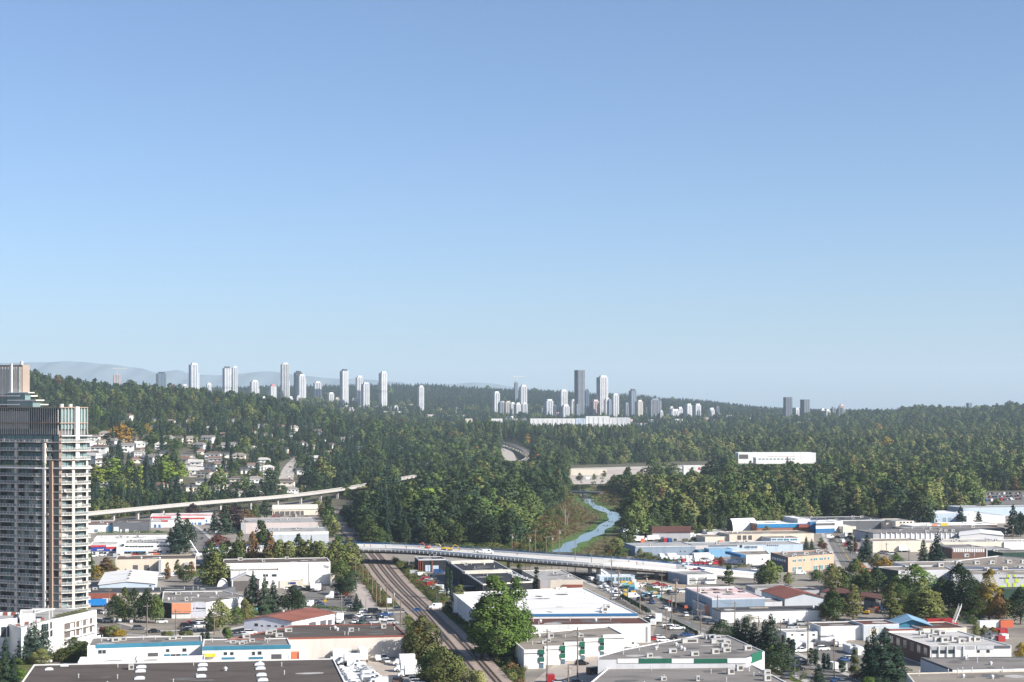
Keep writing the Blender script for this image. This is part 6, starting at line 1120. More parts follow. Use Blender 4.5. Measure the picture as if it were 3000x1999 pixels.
def car_proto(kind):
    """parts of one vehicle kind, nose towards +x: list of (name, mesh, painted?, parent index)"""
    if kind in CARS: return CARS[kind]
    L = []
    def add(nm, m, mt, painted=False, par=None): L.append((nm, m.mesh(nm, mt, smooth=False), painted, par)); return len(L) - 1
    def wheels(xs, w, r):
        for x in xs:
            for s in (-1, 1):
                i = add('wheel', MB().cyl((x, s * (w - .20), r), (x, s * w, r), r, r, 12), M_TYRE); add('rim', MB().cyl((x, s * w, r), (x, s * (w + .02), r), r * .58, r * .5, 8), M_RIM, False, i)
    W = PAINT['white']
    if kind in ('sedan', 'suv', 'hatch'):
        hh = {'sedan': 1.42, 'suv': 1.72, 'hatch': 1.5}[kind]; bz = .92 if kind != 'suv' else 1.05; l = 2.28 if kind != 'hatch' else 2.05; back = -1.75 if kind == 'sedan' else -l + .12
        add('body', loft([(-l, .78, .42, bz - .12), (-l + .12, .88, .26, bz), (-1.3, .90, .22, bz + .02), (.9, .90, .22, bz - .02), (l - .35, .86, .24, bz - .18), (l, .72, .38, bz - .34)]), W, True)
        add('window_band', loft([(back, .76, bz - .02, bz + .03), (back + (.62 if kind == 'sedan' else .22), .72, bz - .02, hh - .06), (.35, .73, bz - .02, hh - .05), (1.15, .76, bz - .06, bz - .01)]), M_CGLASS)
        add('cabin_roof', loft([(back + (.66 if kind == 'sedan' else .2), .68, hh - .09, hh - .03), (-.4, .69, hh - .08, hh + .02), (.32, .68, hh - .09, hh - .03)]), W, True)
        for s in (-1, 1): add('headlight', MB().ab(l - .2, l - .02, s * .55 - .16, s * .55 + .16, bz - .42, bz - .28), M_HLAMP); add('tail_light', MB().ab(-l - .01, -l + .1, s * .62 - .12, s * .62 + .12, bz - .25, bz - .1), M_LAMP)
        wheels((-1.35, 1.38), .90, .33)
    elif kind == 'van':
        add('body', loft([(-2.7, .94, .35, 2.15), (-2.6, .98, .28, 2.25), (1.0, .98, .28, 2.25), (1.55, .97, .28, 1.5), (2.5, .92, .3, 1.15), (2.68, .85, .4, .9)]), W, True); add('windscreen', loft([(1.06, .86, 1.55, 2.12), (1.58, .88, 1.4, 1.47)]), M_CGLASS); add('side_window', MB().ab(.1, .95, -1.0, 1.0, 1.4, 1.95), M_CGLASS)
        for s in (-1, 1): add('headlight', MB().ab(2.5, 2.66, s * .66 - .14, s * .66 + .14, .75, .95), M_HLAMP)
        wheels((-1.7, 1.75), .97, .36)
    elif kind == 'pickup':
        add('body', loft([(.55, .95, .42, 1.12), (1.9, .95, .42, 1.08), (2.75, .92, .45, 1.02), (2.85, .85, .5, .85)]), W, True); add('cab', loft([(-.95, .88, .5, 1.12), (-.85, .80, 1.1, 1.80), (.45, .80, 1.1, 1.80), (1.05, .90, 1.0, 1.12)]), W, True); add('window_band', loft([(-.80, .84, 1.18, 1.66), (.5, .84, 1.18, 1.66), (.92, .88, 1.16, 1.2)]), M_CGLASS)
        m = MB(); m.ab(-2.85, -.95, -.95, -.83, .45, 1.15); m.ab(-2.85, -.95, .83, .95, .45, 1.15); m.ab(-2.85, -2.75, -.84, .84, .45, 1.15); add('cargo_bed', m, W, True); add('bed_floor', MB().ab(-2.76, -.94, -.84, .84, .45, .66), M_TYRE)
        add('cab_lower', loft([(-.96, .95, .42, 1.12), (.6, .95, .42, 1.12)]), W, True); wheels((-1.8, 1.8), .95, .40)
    elif kind == 'box':
        add('cargo_box', MB().ab(-3.6, 1.3, -1.2, 1.2, .95, 3.5), M_BOX); add('cab', loft([(1.4, 1.0, .5, 2.2), (2.3, .98, .5, 2.2), (2.8, .96, .5, 1.5), (3.4, .9, .55, 1.2)]), W, True); add('windscreen', loft([(2.32, .86, 1.55, 2.12), (2.82, .86, 1.42, 1.5)]), M_CGLASS); add('chassis', MB().ab(-3.5, 2.0, -.5, .5, .55, .95), M_TYRE); wheels((-2.3, 2.4), 1.05, .48)
    elif kind == 'semi':
        add('cab', loft([(1.2, 1.15, .9, 3.5), (2.6, 1.15, .9, 3.5), (3.2, 1.1, .8, 2.2), (4.6, 1.0, .7, 1.7), (4.9, .9, .7, 1.3)]), W, True); add('windscreen', loft([(2.66, 1.0, 2.3, 3.1), (3.2, 1.0, 2.1, 2.2)]), M_CGLASS); add('chassis', MB().ab(-3.6, 1.3, -.5, .5, .6, 1.0), M_TYRE); add('flatbed', MB().ab(-7.5, 1.0, -1.25, 1.25, 1.2, 1.45), M_DKSTEEL); wheels((-6.4, -5.2, -2.3, -1.1, 3.6), 1.2, .5)
    elif kind == 'trailer':
        add('cargo_box', MB().ab(-5.5, 5.5, -1.25, 1.25, 1.1, 3.9), W, True); add('landing_gear', MB().ab(3.4, 3.6, -.9, .9, 0, 1.1), M_TYRE); wheels((-4.6, -3.4), 1.2, .5)
    CARS[kind] = L; return L
NV = [0]
WORDV = dict(sedan='sedan', suv='sport utility car', hatch='hatchback', van='van', pickup='pickup truck', box='box truck', semi='semi tractor with empty flatbed', trailer='box trailer')
def car(pos, kind, col, ang, where, group=None):
    e = empty({'sedan': 'sedan_car', 'suv': 'suv_car', 'hatch': 'hatchback_car', 'van': 'van', 'pickup': 'pickup_truck', 'box': 'box_truck', 'semi': 'semi_truck', 'trailer': 'cargo_trailer'}[kind], pos, f'{col} {WORDV[kind]} {where}', {'sedan': 'car', 'suv': 'car', 'hatch': 'car', 'pickup': 'pickup', 'box': 'truck', 'semi': 'truck'}.get(kind, kind), group or ('vehicles ' + where), R(ang)); obs = []
    for nm, me, painted, par in car_proto(kind):
        o = bpy.data.objects.new(nm, me); link(o, e if par is None else obs[par]); obs.append(o)
        if painted: o.material_slots[0].link = 'OBJECT'; o.material_slots[0].material = PAINT[col]
    NV[0] += 1; return e
GDEG = 10.0
def C1(px, py, kind, col, ang, where): return car(at(px, py) + Vector((0, 0, .04)), kind, col, ang, where)
def row(p0, p1, n, kinds, cols, ang, where, jit=.4, seed=None):
    r = random.Random((p0[0] * 7 + p0[1]) if seed is None else seed); a, b = at(*p0), at(*p1)
    for k in range(n):
        q = a.lerp(b, k / max(1, n - 1)) + Vector((r.uniform(-jit, jit), r.uniform(-jit, jit), .04)); car(q, r.choice(kinds), r.choice(cols), ang + r.uniform(-3, 3) + (180 if r.random() < .5 else 0), where)
MIXC = ['white', 'white', 'silver', 'grey', 'black', 'grey', 'blue', 'red']; U, V_ = GDEG, GDEG + 90
w = 'in the lot beside the black warehouse'; row((1226, 1696), (1302, 1738), 10, ['sedan', 'suv', 'van', 'pickup'], ['white', 'white', 'white', 'silver', 'red'], U, w); row((1262, 1692), (1292, 1716), 5, ['suv', 'sedan'], ['black', 'green', 'red', 'grey'], V_, w); C1(1236, 1690, 'van', 'white', U + 20, w); C1(1216, 1684, 'van', 'silver', U, w); C1(1300, 1742, 'suv', 'white', U, w); C1(1286, 1681, 'van', 'blue', U, w); C1(1330, 1716, 'pickup', 'blue', U, w)
w = 'in the crowded lot beside the white quonset shelter'; row((1704, 1690), (1768, 1700), 9, ['sedan', 'suv', 'hatch'], MIXC, V_, w); row((1712, 1697), (1790, 1712), 11, ['sedan', 'suv', 'pickup'], ['black', 'grey', 'grey', 'silver', 'white', 'blue'], V_, w); row((1742, 1708), (1800, 1726), 9, ['sedan', 'suv'], ['grey', 'black', 'silver', 'white'], V_, w); row((1768, 1722), (1812, 1744), 9, ['sedan', 'suv', 'pickup'], ['white', 'white', 'silver'], U + 20, w)
w = 'in the salvage yard beside the street'
for px, py, k, c, a in ((1876, 1697, 'suv', 'silver', 40), (1893, 1716, 'sedan', 'white', 30), (1904, 1719, 'sedan', 'grey', 20), (1928, 1716, 'pickup', 'red', 10), (1943, 1718, 'sedan', 'red', 8), (1926, 1724, 'sedan', 'white', 15), (1950, 1732, 'pickup', 'white', 12), (1962, 1739, 'suv', 'black', 70), (1886, 1746, 'sedan', 'blue', 10), (1904, 1749, 'hatch', 'green', 30), (1924, 1750, 'suv', 'white', 10), (1880, 1761, 'suv', 'black', 5), (2002, 1737, 'suv', 'white', 15), (1990, 1734, 'sedan', 'silver', 40), (1972, 1743, 'hatch', 'grey', 20), (1868, 1722, 'van', 'white', 40), (1850, 1730, 'van', 'lightblue', 30), (1846, 1718, 'sedan', 'white', 10), (1822, 1722, 'pickup', 'white', 80), (1808, 1738, 'sedan', 'white', 15), (1812, 1748, 'suv', 'white', 15), (1805, 1756, 'sedan', 'silver', 15), (1838, 1742, 'sedan', 'white', 10), (1856, 1752, 'van', 'white', 15), (1936, 1741, 'sedan', 'silver', 60), (1960, 1726, 'sedan', 'lightblue', 30)): C1(px, py, k, c, a, w)
w = 'driving on the wide street'
for px, py, k, c, a in ((1949, 1784, 'sedan', 'white', V_), (1977, 1794, 'sedan', 'black', V_ + 180), (2008, 1806, 'suv', 'white', V_), (2042, 1817, 'sedan', 'black', V_ + 180), (2078, 1829, 'sedan', 'grey', V_ + 180), (1911, 1769, 'sedan', 'blue', V_ + 180), (1904, 1760, 'suv', 'black', V_), (2300, 1988, 'sedan', 'grey', V_), (1765, 1706, 'sedan', 'white', V_)): C1(px, py, k, c, a, w)
w = 'in the lot behind the white wall of the maroon-roofed wing'
for px, py, k, c, a in ((1984, 1846, 'pickup', 'white', U), (1964, 1842, 'sedan', 'grey', U), (1956, 1836, 'suv', 'white', U), (1914, 1832, 'van', 'white', V_ - 20), (1908, 1816, 'suv', 'black', U + 20), (1900, 1822, 'suv', 'grey', U + 20), (1930, 1872, 'sedan', 'white', U), (1916, 1876, 'sedan', 'red', U), (1942, 1880, 'sedan', 'white', U), (1974, 1872, 'suv', 'black', V_), (2012, 1864, 'sedan', 'blue', U), (1930, 1826, 'box', 'silver', V_ - 15), (1848, 1898, 'van', 'white', U)): C1(px, py, k, c, a, w)
w = 'in the packed row beside the taupe-roofed warehouse'; row((1000, 1967), (1036, 2012), 15, ['pickup'], ['white'], U, w, .15); row((1046, 1962), (1098, 2012), 13, ['pickup', 'pickup', 'van'], ['white', 'white', 'white', 'grey', 'black'], U + 6, w, .2); row((1062, 1964), (1108, 2008), 9, ['van', 'pickup'], ['white', 'white', 'silver'], U + 12, w, .2); row((996, 1946), (1040, 1952), 3, ['box', 'van'], ['white'], U, w); C1(1008, 1934, 'box', 'white', U, w)
w = 'by the long tan wall'
for px, py, k, c, a in ((1107, 1936, 'pickup', 'white', -V_ + 20), (1126, 1934, 'suv', 'white', -V_ + 20), (1134, 1942, 'sedan', 'white', -V_ + 20), (1062, 1936, 'trailer', 'white', V_), (1186, 1968, 'box', 'white', U + 180), (1198, 1984, 'box', 'white', U + 180), (1182, 1950, 'box', 'white', U + 180), (1145, 2002, 'pickup', 'grey', -V_), (1166, 2002, 'pickup', 'brown', -V_), (1218, 1998, 'suv', 'white', U), (1225, 2006, 'suv', 'white', U)): C1(px, py, k, c, a, w)
w = 'in the lot behind the rusty gabled roof'
for px, py, k, c, a in ((1068, 1797, 'suv', 'white', U), (1098, 1798, 'van', 'black', U), (1052, 1811, 'pickup', 'white', U), (1022, 1814, 'suv', 'black', U + 10), (1032, 1812, 'suv', 'grey', U + 10), (1131, 1806, 'pickup', 'blue', U), (1040, 1826, 'sedan', 'white', -V_), (1058, 1828, 'suv', 'green', -V_), (1084, 1820, 'suv', 'grey', U + 20), (1098, 1827, 'sedan', 'silver', U + 10), (1132, 1821, 'pickup', 'white', U), (1150, 1829, 'suv', 'silver', U), (1118, 1814, 'sedan', 'black', U + 20), (1076, 1812, 'sedan', 'grey', U), (995, 1826, 'box', 'white', -V_ + 10), (1168, 1789, 'suv', 'grey', U), (1110, 1804, 'sedan', 'grey', U)): C1(px, py, k, c, a, w)
w = 'in the truck yard beside the tall white warehouse'
for px, py, k, c, a in ((890, 1777, 'van', 'white', -V_), (908, 1777, 'van', 'white', -V_), (936, 1772, 'sedan', 'black', U), (944, 1779, 'sedan', 'blue', U), (928, 1766, 'sedan', 'grey', U), (1022, 1768, 'suv', 'grey', U), (1026, 1775, 'suv', 'black', U), (1030, 1782, 'sedan', 'silver', U), (936, 1732, 'semi', 'white', -V_), (914, 1728, 'box', 'white', V_), (902, 1730, 'van', 'black', V_), (986, 1757, 'semi', 'white', U + 180), (880, 1728, 'suv', 'grey', U), (868, 1724, 'hatch', 'grey', U), (845, 1728, 'sedan', 'white', U)): C1(px, py, k, c, a, w)
w = 'near the orange garage and the curving road'
for px, py, k, c, a in ((318, 1823, 'suv', 'white', U), (407, 1845, 'suv', 'grey', U), (452, 1854, 'sedan', 'black', U), (474, 1826, 'suv', 'white', U), (309, 1798, 'sedan', 'white', 60), (291, 1796, 'sedan', 'black', 60), (545, 1838, 'suv', 'black', U), (556, 1832, 'pickup', 'red', U), (570, 1834, 'suv', 'black', U), (584, 1838, 'sedan', 'white', U + 20), (596, 1834, 'sedan', 'grey', U), (558, 1850, 'suv', 'silver', U), (546, 1852, 'sedan', 'black', U), (617, 1851, 'sedan', 'grey', U + 10), (590, 1828, 'suv', 'white', U), (712, 1862, 'sedan', 'silver', U + 20), (696, 1864, 'sedan', 'grey', U + 20), (735, 1858, 'suv', 'white', U), (285, 1870, 'suv', 'white', 80), (132, 1942, 'suv', 'white', U)): C1(px, py, k, c, a, w)
w = 'crossing the railway tracks'; C1(1275, 1784, 'van', 'white', U + 180, w); C1(1220, 1792, 'sedan', 'blue', U + 180, w)
w = 'in the fleet row behind the overpass ramp'; row((1938, 1642), (2082, 1638), 13, ['box', 'van'], ['white'], V_ + 180, w, .2); row((1996, 1650), (2090, 1648), 9, ['van', 'pickup'], ['white', 'red', 'white'], 40, w); row((2010, 1656), (2096, 1655), 8, ['van', 'pickup'], ['red', 'white'], 35, w); row((2120, 1651), (2184, 1655), 8, ['van', 'pickup'], ['red', 'white', 'white'], 30, w)
w = 'on the side street beside the peach office'
for px, py, k, c, a in ((2432, 1577, 'van', 'white', U), (2455, 1578, 'suv', 'black', U), (2468, 1590, 'van', 'white', 60), (2478, 1600, 'van', 'red', 80), (2490, 1576, 'box', 'white', U), (2440, 1588, 'suv', 'grey', U), (2428, 1621, 'sedan', 'white', U), (2345, 1683, 'van', 'white', U), (2212, 1672, 'sedan', 'white', U), (2415, 1562, 'sedan', 'silver', U), (2500, 1568, 'suv', 'grey', V_)): C1(px, py, k, c, a, w)
w = 'outside the blank cream wall'; row((2584, 1622), (2612, 1626), 4, ['suv', 'sedan'], ['grey', 'black', 'silver'], U, w); row((2632, 1612), (2690, 1612), 5, ['suv', 'van'], ['black', 'white', 'grey', 'white'], U + 20, w); C1(2650, 1618, 'box', 'silver', U, w)
w = 'in the supply yard by the lone cedar hedge'
for px, py, k, c, a in ((2412, 1906, 'suv', 'white', 20), (2348, 1912, 'pickup', 'white', 20), (2345, 1940, 'suv', 'black', 15), (2355, 1948, 'sedan', 'grey', 15), (2338, 1965, 'suv', 'black', 15), (2310, 1978, 'sedan', 'grey', 15), (2476, 1938, 'sedan', 'blue', 20), (2490, 1936, 'suv', 'silver', 20), (2517, 1988, 'pickup', 'brown', 20), (2455, 1999, 'sedan', 'blue', 15), (2470, 2004, 'sedan', 'grey', 15), (2330, 1830, 'van', 'white', U), (2350, 1832, 'suv', 'silver', U), (2290, 1828, 'van', 'white', U), (2440, 1960, 'van', 'white', V_), (2392, 1835, 'suv', 'brown', U), (2322, 1842, 'suv', 'silver', U)): C1(px, py, k, c, a, w)
w = 'by the cream shed in the trailer park'; row((1836, 1588), (1860, 1590), 3, ['trailer'], ['white'], U, w); row((1900, 1586), (2006, 1580), 6, ['trailer', 'box'], ['white', 'white', 'silver'], U, w); row((2026, 1582), (2060, 1580), 4, ['box', 'van'], ['white'], U, w)
w = 'in the far parking lot at the wood edge'; row((2880, 1470), (2990, 1464), 12, ['sedan', 'suv', 'van'], MIXC, V_, w, 1); row((2900, 1459), (2992, 1455), 10, ['sedan', 'suv'], MIXC, V_, w, 1); row((2896, 1450), (2990, 1448), 8, ['van', 'suv'], ['white', 'silver', 'grey'], V_, w, 1)
w = 'in the far gravel yard'; row((1972, 1380), (1996, 1378), 5, ['box', 'van'], ['white', 'silver'], V_, w, 2); row((1700, 1404), (1746, 1410), 6, ['sedan', 'suv', 'box'], MIXC, U, w, 2)
w = 'near the two-storey white shop'
for px, py, k, c, a in ((346, 1634, 'van', 'silver', U), (398, 1628, 'sedan', 'red', U), (416, 1628, 'suv', 'grey', U), (436, 1627, 'sedan', 'white', U), (455, 1626, 'suv', 'orange', U), (512, 1624, 'box', 'white', U), (300, 1629, 'sedan', 'white', U), (275, 1632, 'suv', 'white', U), (600, 1556, 'suv', 'black', V_), (592, 1580, 'sedan', 'grey', V_), (606, 1600, 'van', 'black', V_), (640, 1562, 'sedan', 'white', U), (460, 1688, 'suv', 'white', U), (470, 1692, 'sedan', 'white', U), (482, 1688, 'suv', 'white', U), (500, 1686, 'sedan', 'white', U), (512, 1690, 'van', 'white', U), (585, 1700, 'sedan', 'grey', U), (588, 1708, 'suv', 'silver', U), (598, 1660, 'suv', 'grey', U), (598, 1680, 'sedan', 'blue', U), (340, 1562, 'sedan', 'silver', U), (400, 1563, 'suv', 'white', U), (425, 1562, 'sedan', 'grey', U), (465, 1562, 'suv', 'green', U)): C1(px, py, k, c, a, w)
w = 'in the courtyard of the stepped white block'; C1(1704, 1949, 'suv', 'black', U, w); C1(1742, 1975, 'van', 'black', U + 30, w); C1(1640, 2004, 'sedan', 'silver', U, w); C1(1690, 2004, 'sedan', 'grey', U, w)
w = 'on a hillside street'
for px, py, c in ((850, 1372, 'black'), (842, 1386, 'white'), (845, 1400, 'white'), (558, 1352, 'black'), (556, 1366, 'silver'), (535, 1350, 'green')): car(hit(px, py) + Vector((0, 0, .6)), 'sedan', c, 80, w)
# containers, bins, machines, workers
def container(px, py, col, ang, where, L=6.1):
    c = at(px, py); e = empty('shipping_container', c, f'{col} corrugated shipping container {where}', 'container', 'containers ' + where, R(ang)); m = MB(); m.ab(-L / 2, L / 2, -1.2, 1.2, .05, 2.55); link(bpy.data.objects.new('body', m.mesh('body', PAINT[col])), e)
    rb = MB()
    for k in range(int(L / .45)): rb.ab(-L / 2 + .25 + k * .45, -L / 2 + .42 + k * .45, -1.25, 1.25, .2, 2.4)
    o = bpy.data.objects.new('corrugation', rb.mesh('corrugation', PAINT[col])); link(o, e); o['kind'] = 'stuff'
    d = bpy.data.objects.new('door', MB().ab(L / 2, L / 2 + .06, -1.1, 1.1, .2, 2.45).mesh('door', PAINT[col])); link(d, e); return e
for px, py, c, a, L in ((864, 1929, 'orange', V_, 6), (886, 1929, 'white', V_, 6), (934, 1928, 'red', U, 8.5), (1010, 1929, 'silver', U, 8.5)): container(px, py, c, a, 'against the long tan wall', L)
container(1012, 1742, 'orange', V_, 'in the truck yard beside the tall white warehouse')
for px, py, c in ((1862, 1588, 'blue'), (1879, 1589, 'orange'), (1946, 1589, 'red'), (1960, 1589, 'blue'), (1884, 1576, 'black')): container(px, py, c, V_ if c != 'black' else U, 'by the cream shed in the trailer park')
for px, py, c, L in ((2750, 1832, 'red', 10), (2946, 1838, 'orange', 5), (2925, 1862, 'red', 6), (2900, 1838, 'white', 9)): container(px, py, c, U, 'in the scrap yard beside the conveyor', L)
for px, py in ((2330, 1900), (2362, 1902), (2490, 1912), (2512, 1916)): container(px, py, 'white', V_, 'in the supply yard by the lone cedar hedge', 7)
container(1612, 2000, 'red', U, 'in the courtyard of the stepped white block', 2.2)
r9 = random.Random(77)
def pallets(px0, px1, py0, py1, n, where, cols):
    for k in range(n):
        c = at(r9.uniform(px0, px1), r9.uniform(py0, py1)); cl = r9.choice(cols); e = empty('stacked_crate', c, f'{cl} stacked crate {where}', 'crate', 'crates ' + where, R(10 + r9.uniform(-8, 8))); s = r9.uniform(.8, 1.6); hh = r9.uniform(.9, 2.6)
        link(bpy.data.objects.new('load', MB().ab(-s, s, -s * .8, s * .8, .16, hh).mesh('load', PAINT[cl])), e); link(bpy.data.objects.new('pallet', MB().ab(-s * .98, s * .98, -s * .78, s * .78, 0, .16).mesh('pallet', M_SLEEP)), e)
        if hh > 1.7: link(bpy.data.objects.new('band', MB().ab(-s - .02, s + .02, -s * .8 - .02, s * .8 + .02, hh * .5, hh * .5 + .1).mesh('band', PAINT['grey'])), e)
pallets(2395, 2470, 1868, 1895, 22, 'in the supply yard by the lone cedar hedge', ['white', 'white', 'silver', 'grey']); pallets(2885, 2945, 1855, 1880, 12, 'in the scrap yard beside the conveyor', ['silver', 'white', 'grey', 'red']); pallets(1815, 1860, 1706, 1752, 16, 'in the salvage yard beside the street', ['teal', 'yellow', 'blue', 'white', 'green']); pallets(1885, 1935, 1738, 1752, 6, 'in the salvage yard beside the street', ['teal', 'lightblue', 'yellow'])
pallets(2060, 2130, 1578, 1590, 12, 'beside the open beige shelter', ['yellow', 'orange', 'white', 'brown']); pallets(800, 900, 1513, 1518, 12, 'under the cream shed', ['red', 'white', 'grey', 'brown']); pallets(2540, 2592, 1775, 1800, 12, 'in front of the open timber-yard shed', ['brown', 'white', 'orange', 'blue', 'silver']); pallets(2505, 2550, 1640, 1680, 8, 'on the side street works', ['orange', 'red', 'white']); pallets(1835, 1990, 1578, 1592, 12, 'by the cream shed in the trailer park', ['white', 'green', 'grey', 'blue'])
def excavator(px, py, z, col, ang, label):
    c = at(px, py, z); e = empty('excavator', c, label, 'excavator', None, R(ang)); e.scale = (.72, .72, .72); A = lambda nm, m, mt: link(bpy.data.objects.new(nm, m.mesh(nm, mt)), e); P = PAINT[col]
    for s in (-1, 1): A('track', MB().ab(-1.7, 1.7, s * 1.2 - .35, s * 1.2 + .35, 0, .8), M_TYRE)
    A('body', loft([(-2.0, 1.3, .9, 2.0), (-1.6, 1.35, .85, 2.2), (1.2, 1.3, .85, 1.9), (1.5, 1.2, .95, 1.6)]), P); A('cab', MB().ab(.1, 1.4, .2, 1.25, 1.9, 3.1), M_CGLASS); m = MB(); m.cyl((1.2, -.3, 1.7), (3.6, -.3, 4.2), .28, .22, 6); m.cyl((3.6, -.3, 4.2), (5.8, -.3, 3.0), .22, .16, 6); A('boom', m, P); m = MB(); m.cyl((5.8, -.3, 3.0), (6.2, -.3, 1.2), .16, .14, 6); m.ab(5.7, 6.7, -.8, .2, .6, 1.4); A('bucket', m, P)
excavator(1300, 1611, 8, 'yellow', 180, 'yellow excavator working on the new overpass deck'); excavator(1318, 1613, 8, 'yellow', 0, 'yellow excavator facing the barrier on the new overpass deck'); excavator(1252, 1607, 8, 'orange', 170, 'orange digger working on the new overpass deck'); excavator(2536, 1800, 0, 'yellow', 160, 'yellow excavator beside the timber-yard shed'); excavator(2448, 1815, 0, 'orange', 170, 'orange digger between the poplars'); excavator(1852, 1716, 0, 'yellow', 80, 'yellow loader in the salvage yard beside the street')
for px, py, k, c in ((2048, 1673, 'pickup', 'blue'), (1998, 1668, 'van', 'silver'), (1430, 1622, 'van', 'white'), (1410, 1619, 'pickup', 'white'), (2036, 1676, 'pickup', 'red')):
    dd = {1430: 8, 1410: 8, 1998: 4.4, 2048: 3.4, 2036: 3.6}[px]; car(at(px, py, dd + .05), k, c, -8, 'on the new overpass deck')
def person(pos, vest, label, ang):
    e = empty('person', pos, label, 'person', 'workers on the overpass', R(ang)); v = []; me = bpy.data.meshes.new('body')
    pts = [(0, 0, .92), (0, 0, 1.2), (0, 0, 1.42), (0, 0, 1.55), (0, .02, 1.70), (.10, 0, .86), (.11, .03, .48), (.11, -.02, .06), (.11, .12, .04), (-.10, 0, .86), (-.12, -.06, .48), (-.12, -.16, .06), (-.12, -.03, .04), (.20, 0, 1.40), (.27, .06, 1.12), (.24, .22, .92), (-.20, 0, 1.40), (-.28, -.02, 1.12), (-.27, .10, .86)]
    ed = [(0, 1), (1, 2), (2, 3), (3, 4), (0, 5), (5, 6), (6, 7), (7, 8), (0, 9), (9, 10), (10, 11), (11, 12), (2, 13), (13, 14), (14, 15), (2, 16), (16, 17), (17, 18)]; rad = [.15, .16, .17, .07, .11, .11, .075, .05, .045, .11, .075, .05, .045, .07, .05, .04, .07, .05, .04]
    me.from_pydata(pts, ed, []); o = bpy.data.objects.new('body', me); link(o, e); sk = o.modifiers.new('s', 'SKIN')
    if me.skin_vertices:
        for i, r_ in enumerate(rad): me.skin_vertices[0].data[i].radius = (r_, r_)
    o.modifiers.new('d', 'SUBSURF').levels = 1; me.materials.append(mat('m_work_clothes', (.05, .06, .09), .9))
    link(bpy.data.objects.new('vest', loft([(-.22, .15, .95, 1.45), (0, .19, .93, 1.47), (.22, .15, .95, 1.45)]).mesh('vest', PAINT[vest])), e); link(bpy.data.objects.new('helmet', MB().cyl((0, .02, 1.74), (0, .02, 1.86), .15, .08, 10).mesh('helmet', PAINT['white'])), e)
for i, (px, py, z, v) in enumerate(((1067, 1603, 8, 'yellow'), (1086, 1604, 8, 'orange'), (1130, 1606, 8, 'yellow'), (1190, 1609, 8, 'orange'), (1255, 1612, 8, 'orange'), (1372, 1618, 8, 'yellow'), (1515, 1628, 8, 'orange'), (1842, 1652, 6.2, 'yellow'), (1866, 1656, 6, 'orange'), (1884, 1655, 5.9, 'yellow'), (1345, 1614, 8, 'orange'), (1390, 1618, 8, 'yellow'))): person(at(px, py, z + .02), v, f'worker in {v} vest and white helmet on the new overpass deck', i * 50)
sc = empty('scaffold_tower', at(1210, 1672), 'steel scaffold tower supporting the new overpass', 'scaffold')
for i, (bx, by) in enumerate(((1204, 1674), (1216, 1672), (1545, 1672), (1560, 1670), (1330, 1648))):
    c = at(bx, by); m = MB()
    for a in (-1, 1):
        for b2 in (-1, 1): m.cyl((c.x + a, c.y + b2, 0), (c.x + a, c.y + b2, 5.6), .08, .08, 5)
    for z in (1.5, 3.0, 4.5):
        for a in (-1, 1): m.cyl((c.x + a, c.y - 1, z), (c.x + a, c.y + 1, z + .9), .05, .05, 4); m.cyl((c.x - 1, c.y + a, z), (c.x + 1, c.y + a, z + .9), .05, .05, 4)
    m.build('frame', M_STEEL, sc)
# lattice conveyor in the scrap yard, leaning sign mast by the side street
a, b = at(2793, 1838) + Vector((0, 0, 1)), at(2820, 1838) + Vector((0, 3, 7.5)); e = empty('conveyor', at(2795, 1838), 'white lattice conveyor leaning up from the scrap yard', 'conveyor'); m = MB()
for s in (-.5, .5): m.cyl(a + Vector((s, 0, 0)), b + Vector((s, 0, 0)), .06, .06, 5); m.cyl(a + Vector((s, 0, .9)), b + Vector((s, 0, .9)), .05, .05, 5)
for k in range(14):
    p, q = a.lerp(b, k / 14), a.lerp(b, (k + 1) / 14); m.cyl(p + Vector((-.5, 0, 0)), q + Vector((.5, 0, 0)), .04, .04, 4); m.cyl(p + Vector((.5, 0, 0)), q + Vector((.5, 0, .9)), .04, .04, 4)
m.build('boom', M_WHITE, e); MB().box(a, GU, GV, 1.4, 1.0, 0, 1.6).build('base', PAINT['red'], e)
e = empty('crane_boom', at(583, 1628), 'white crane boom leaning over the street beside the tall conifer', 'crane'); a, b = at(583, 1628) + Vector((0, 0, .5)), at(556, 1628) + Vector((0, 0, 8.5)); m = MB(); m.cyl(a, b, .45, .3, 6); m.build('boom', M_WHITE, e); MB().box(a, GU, GV, 1.5, 1.0, 0, 1.4).build('base', PAINT['white'], e)
b_ = Bld('dark cage-like dome cabin with camouflage net before the white shed', RG(2203, 1800, 2255, 1790, 2.4), 2.4, 'tan', 'brown', cat='cabin'); arch('round camouflage-netted dome before the long white shed', at(2202, 1818), at(2258, 1817), GV * 7, 4.6, mat('m_camo', (.30, .25, .18), .95, .5, .8), None, 'netted_dome', None)
def person_sign(px, py, col, label, h=3.2, w=.9):
    c = at(px, py); e = empty('street_sign', c, label, 'sign'); MB().cyl((c.x, c.y, -.1), (c.x, c.y, h), .06, .06, 6).build('post', M_STEEL, e); MB().box((c.x, c.y - .08), Vector((1, 0, 0)), Vector((0, 1, 0)), w / 2, .04, h - w * .9, h).build('plate', PAINT[col], e)
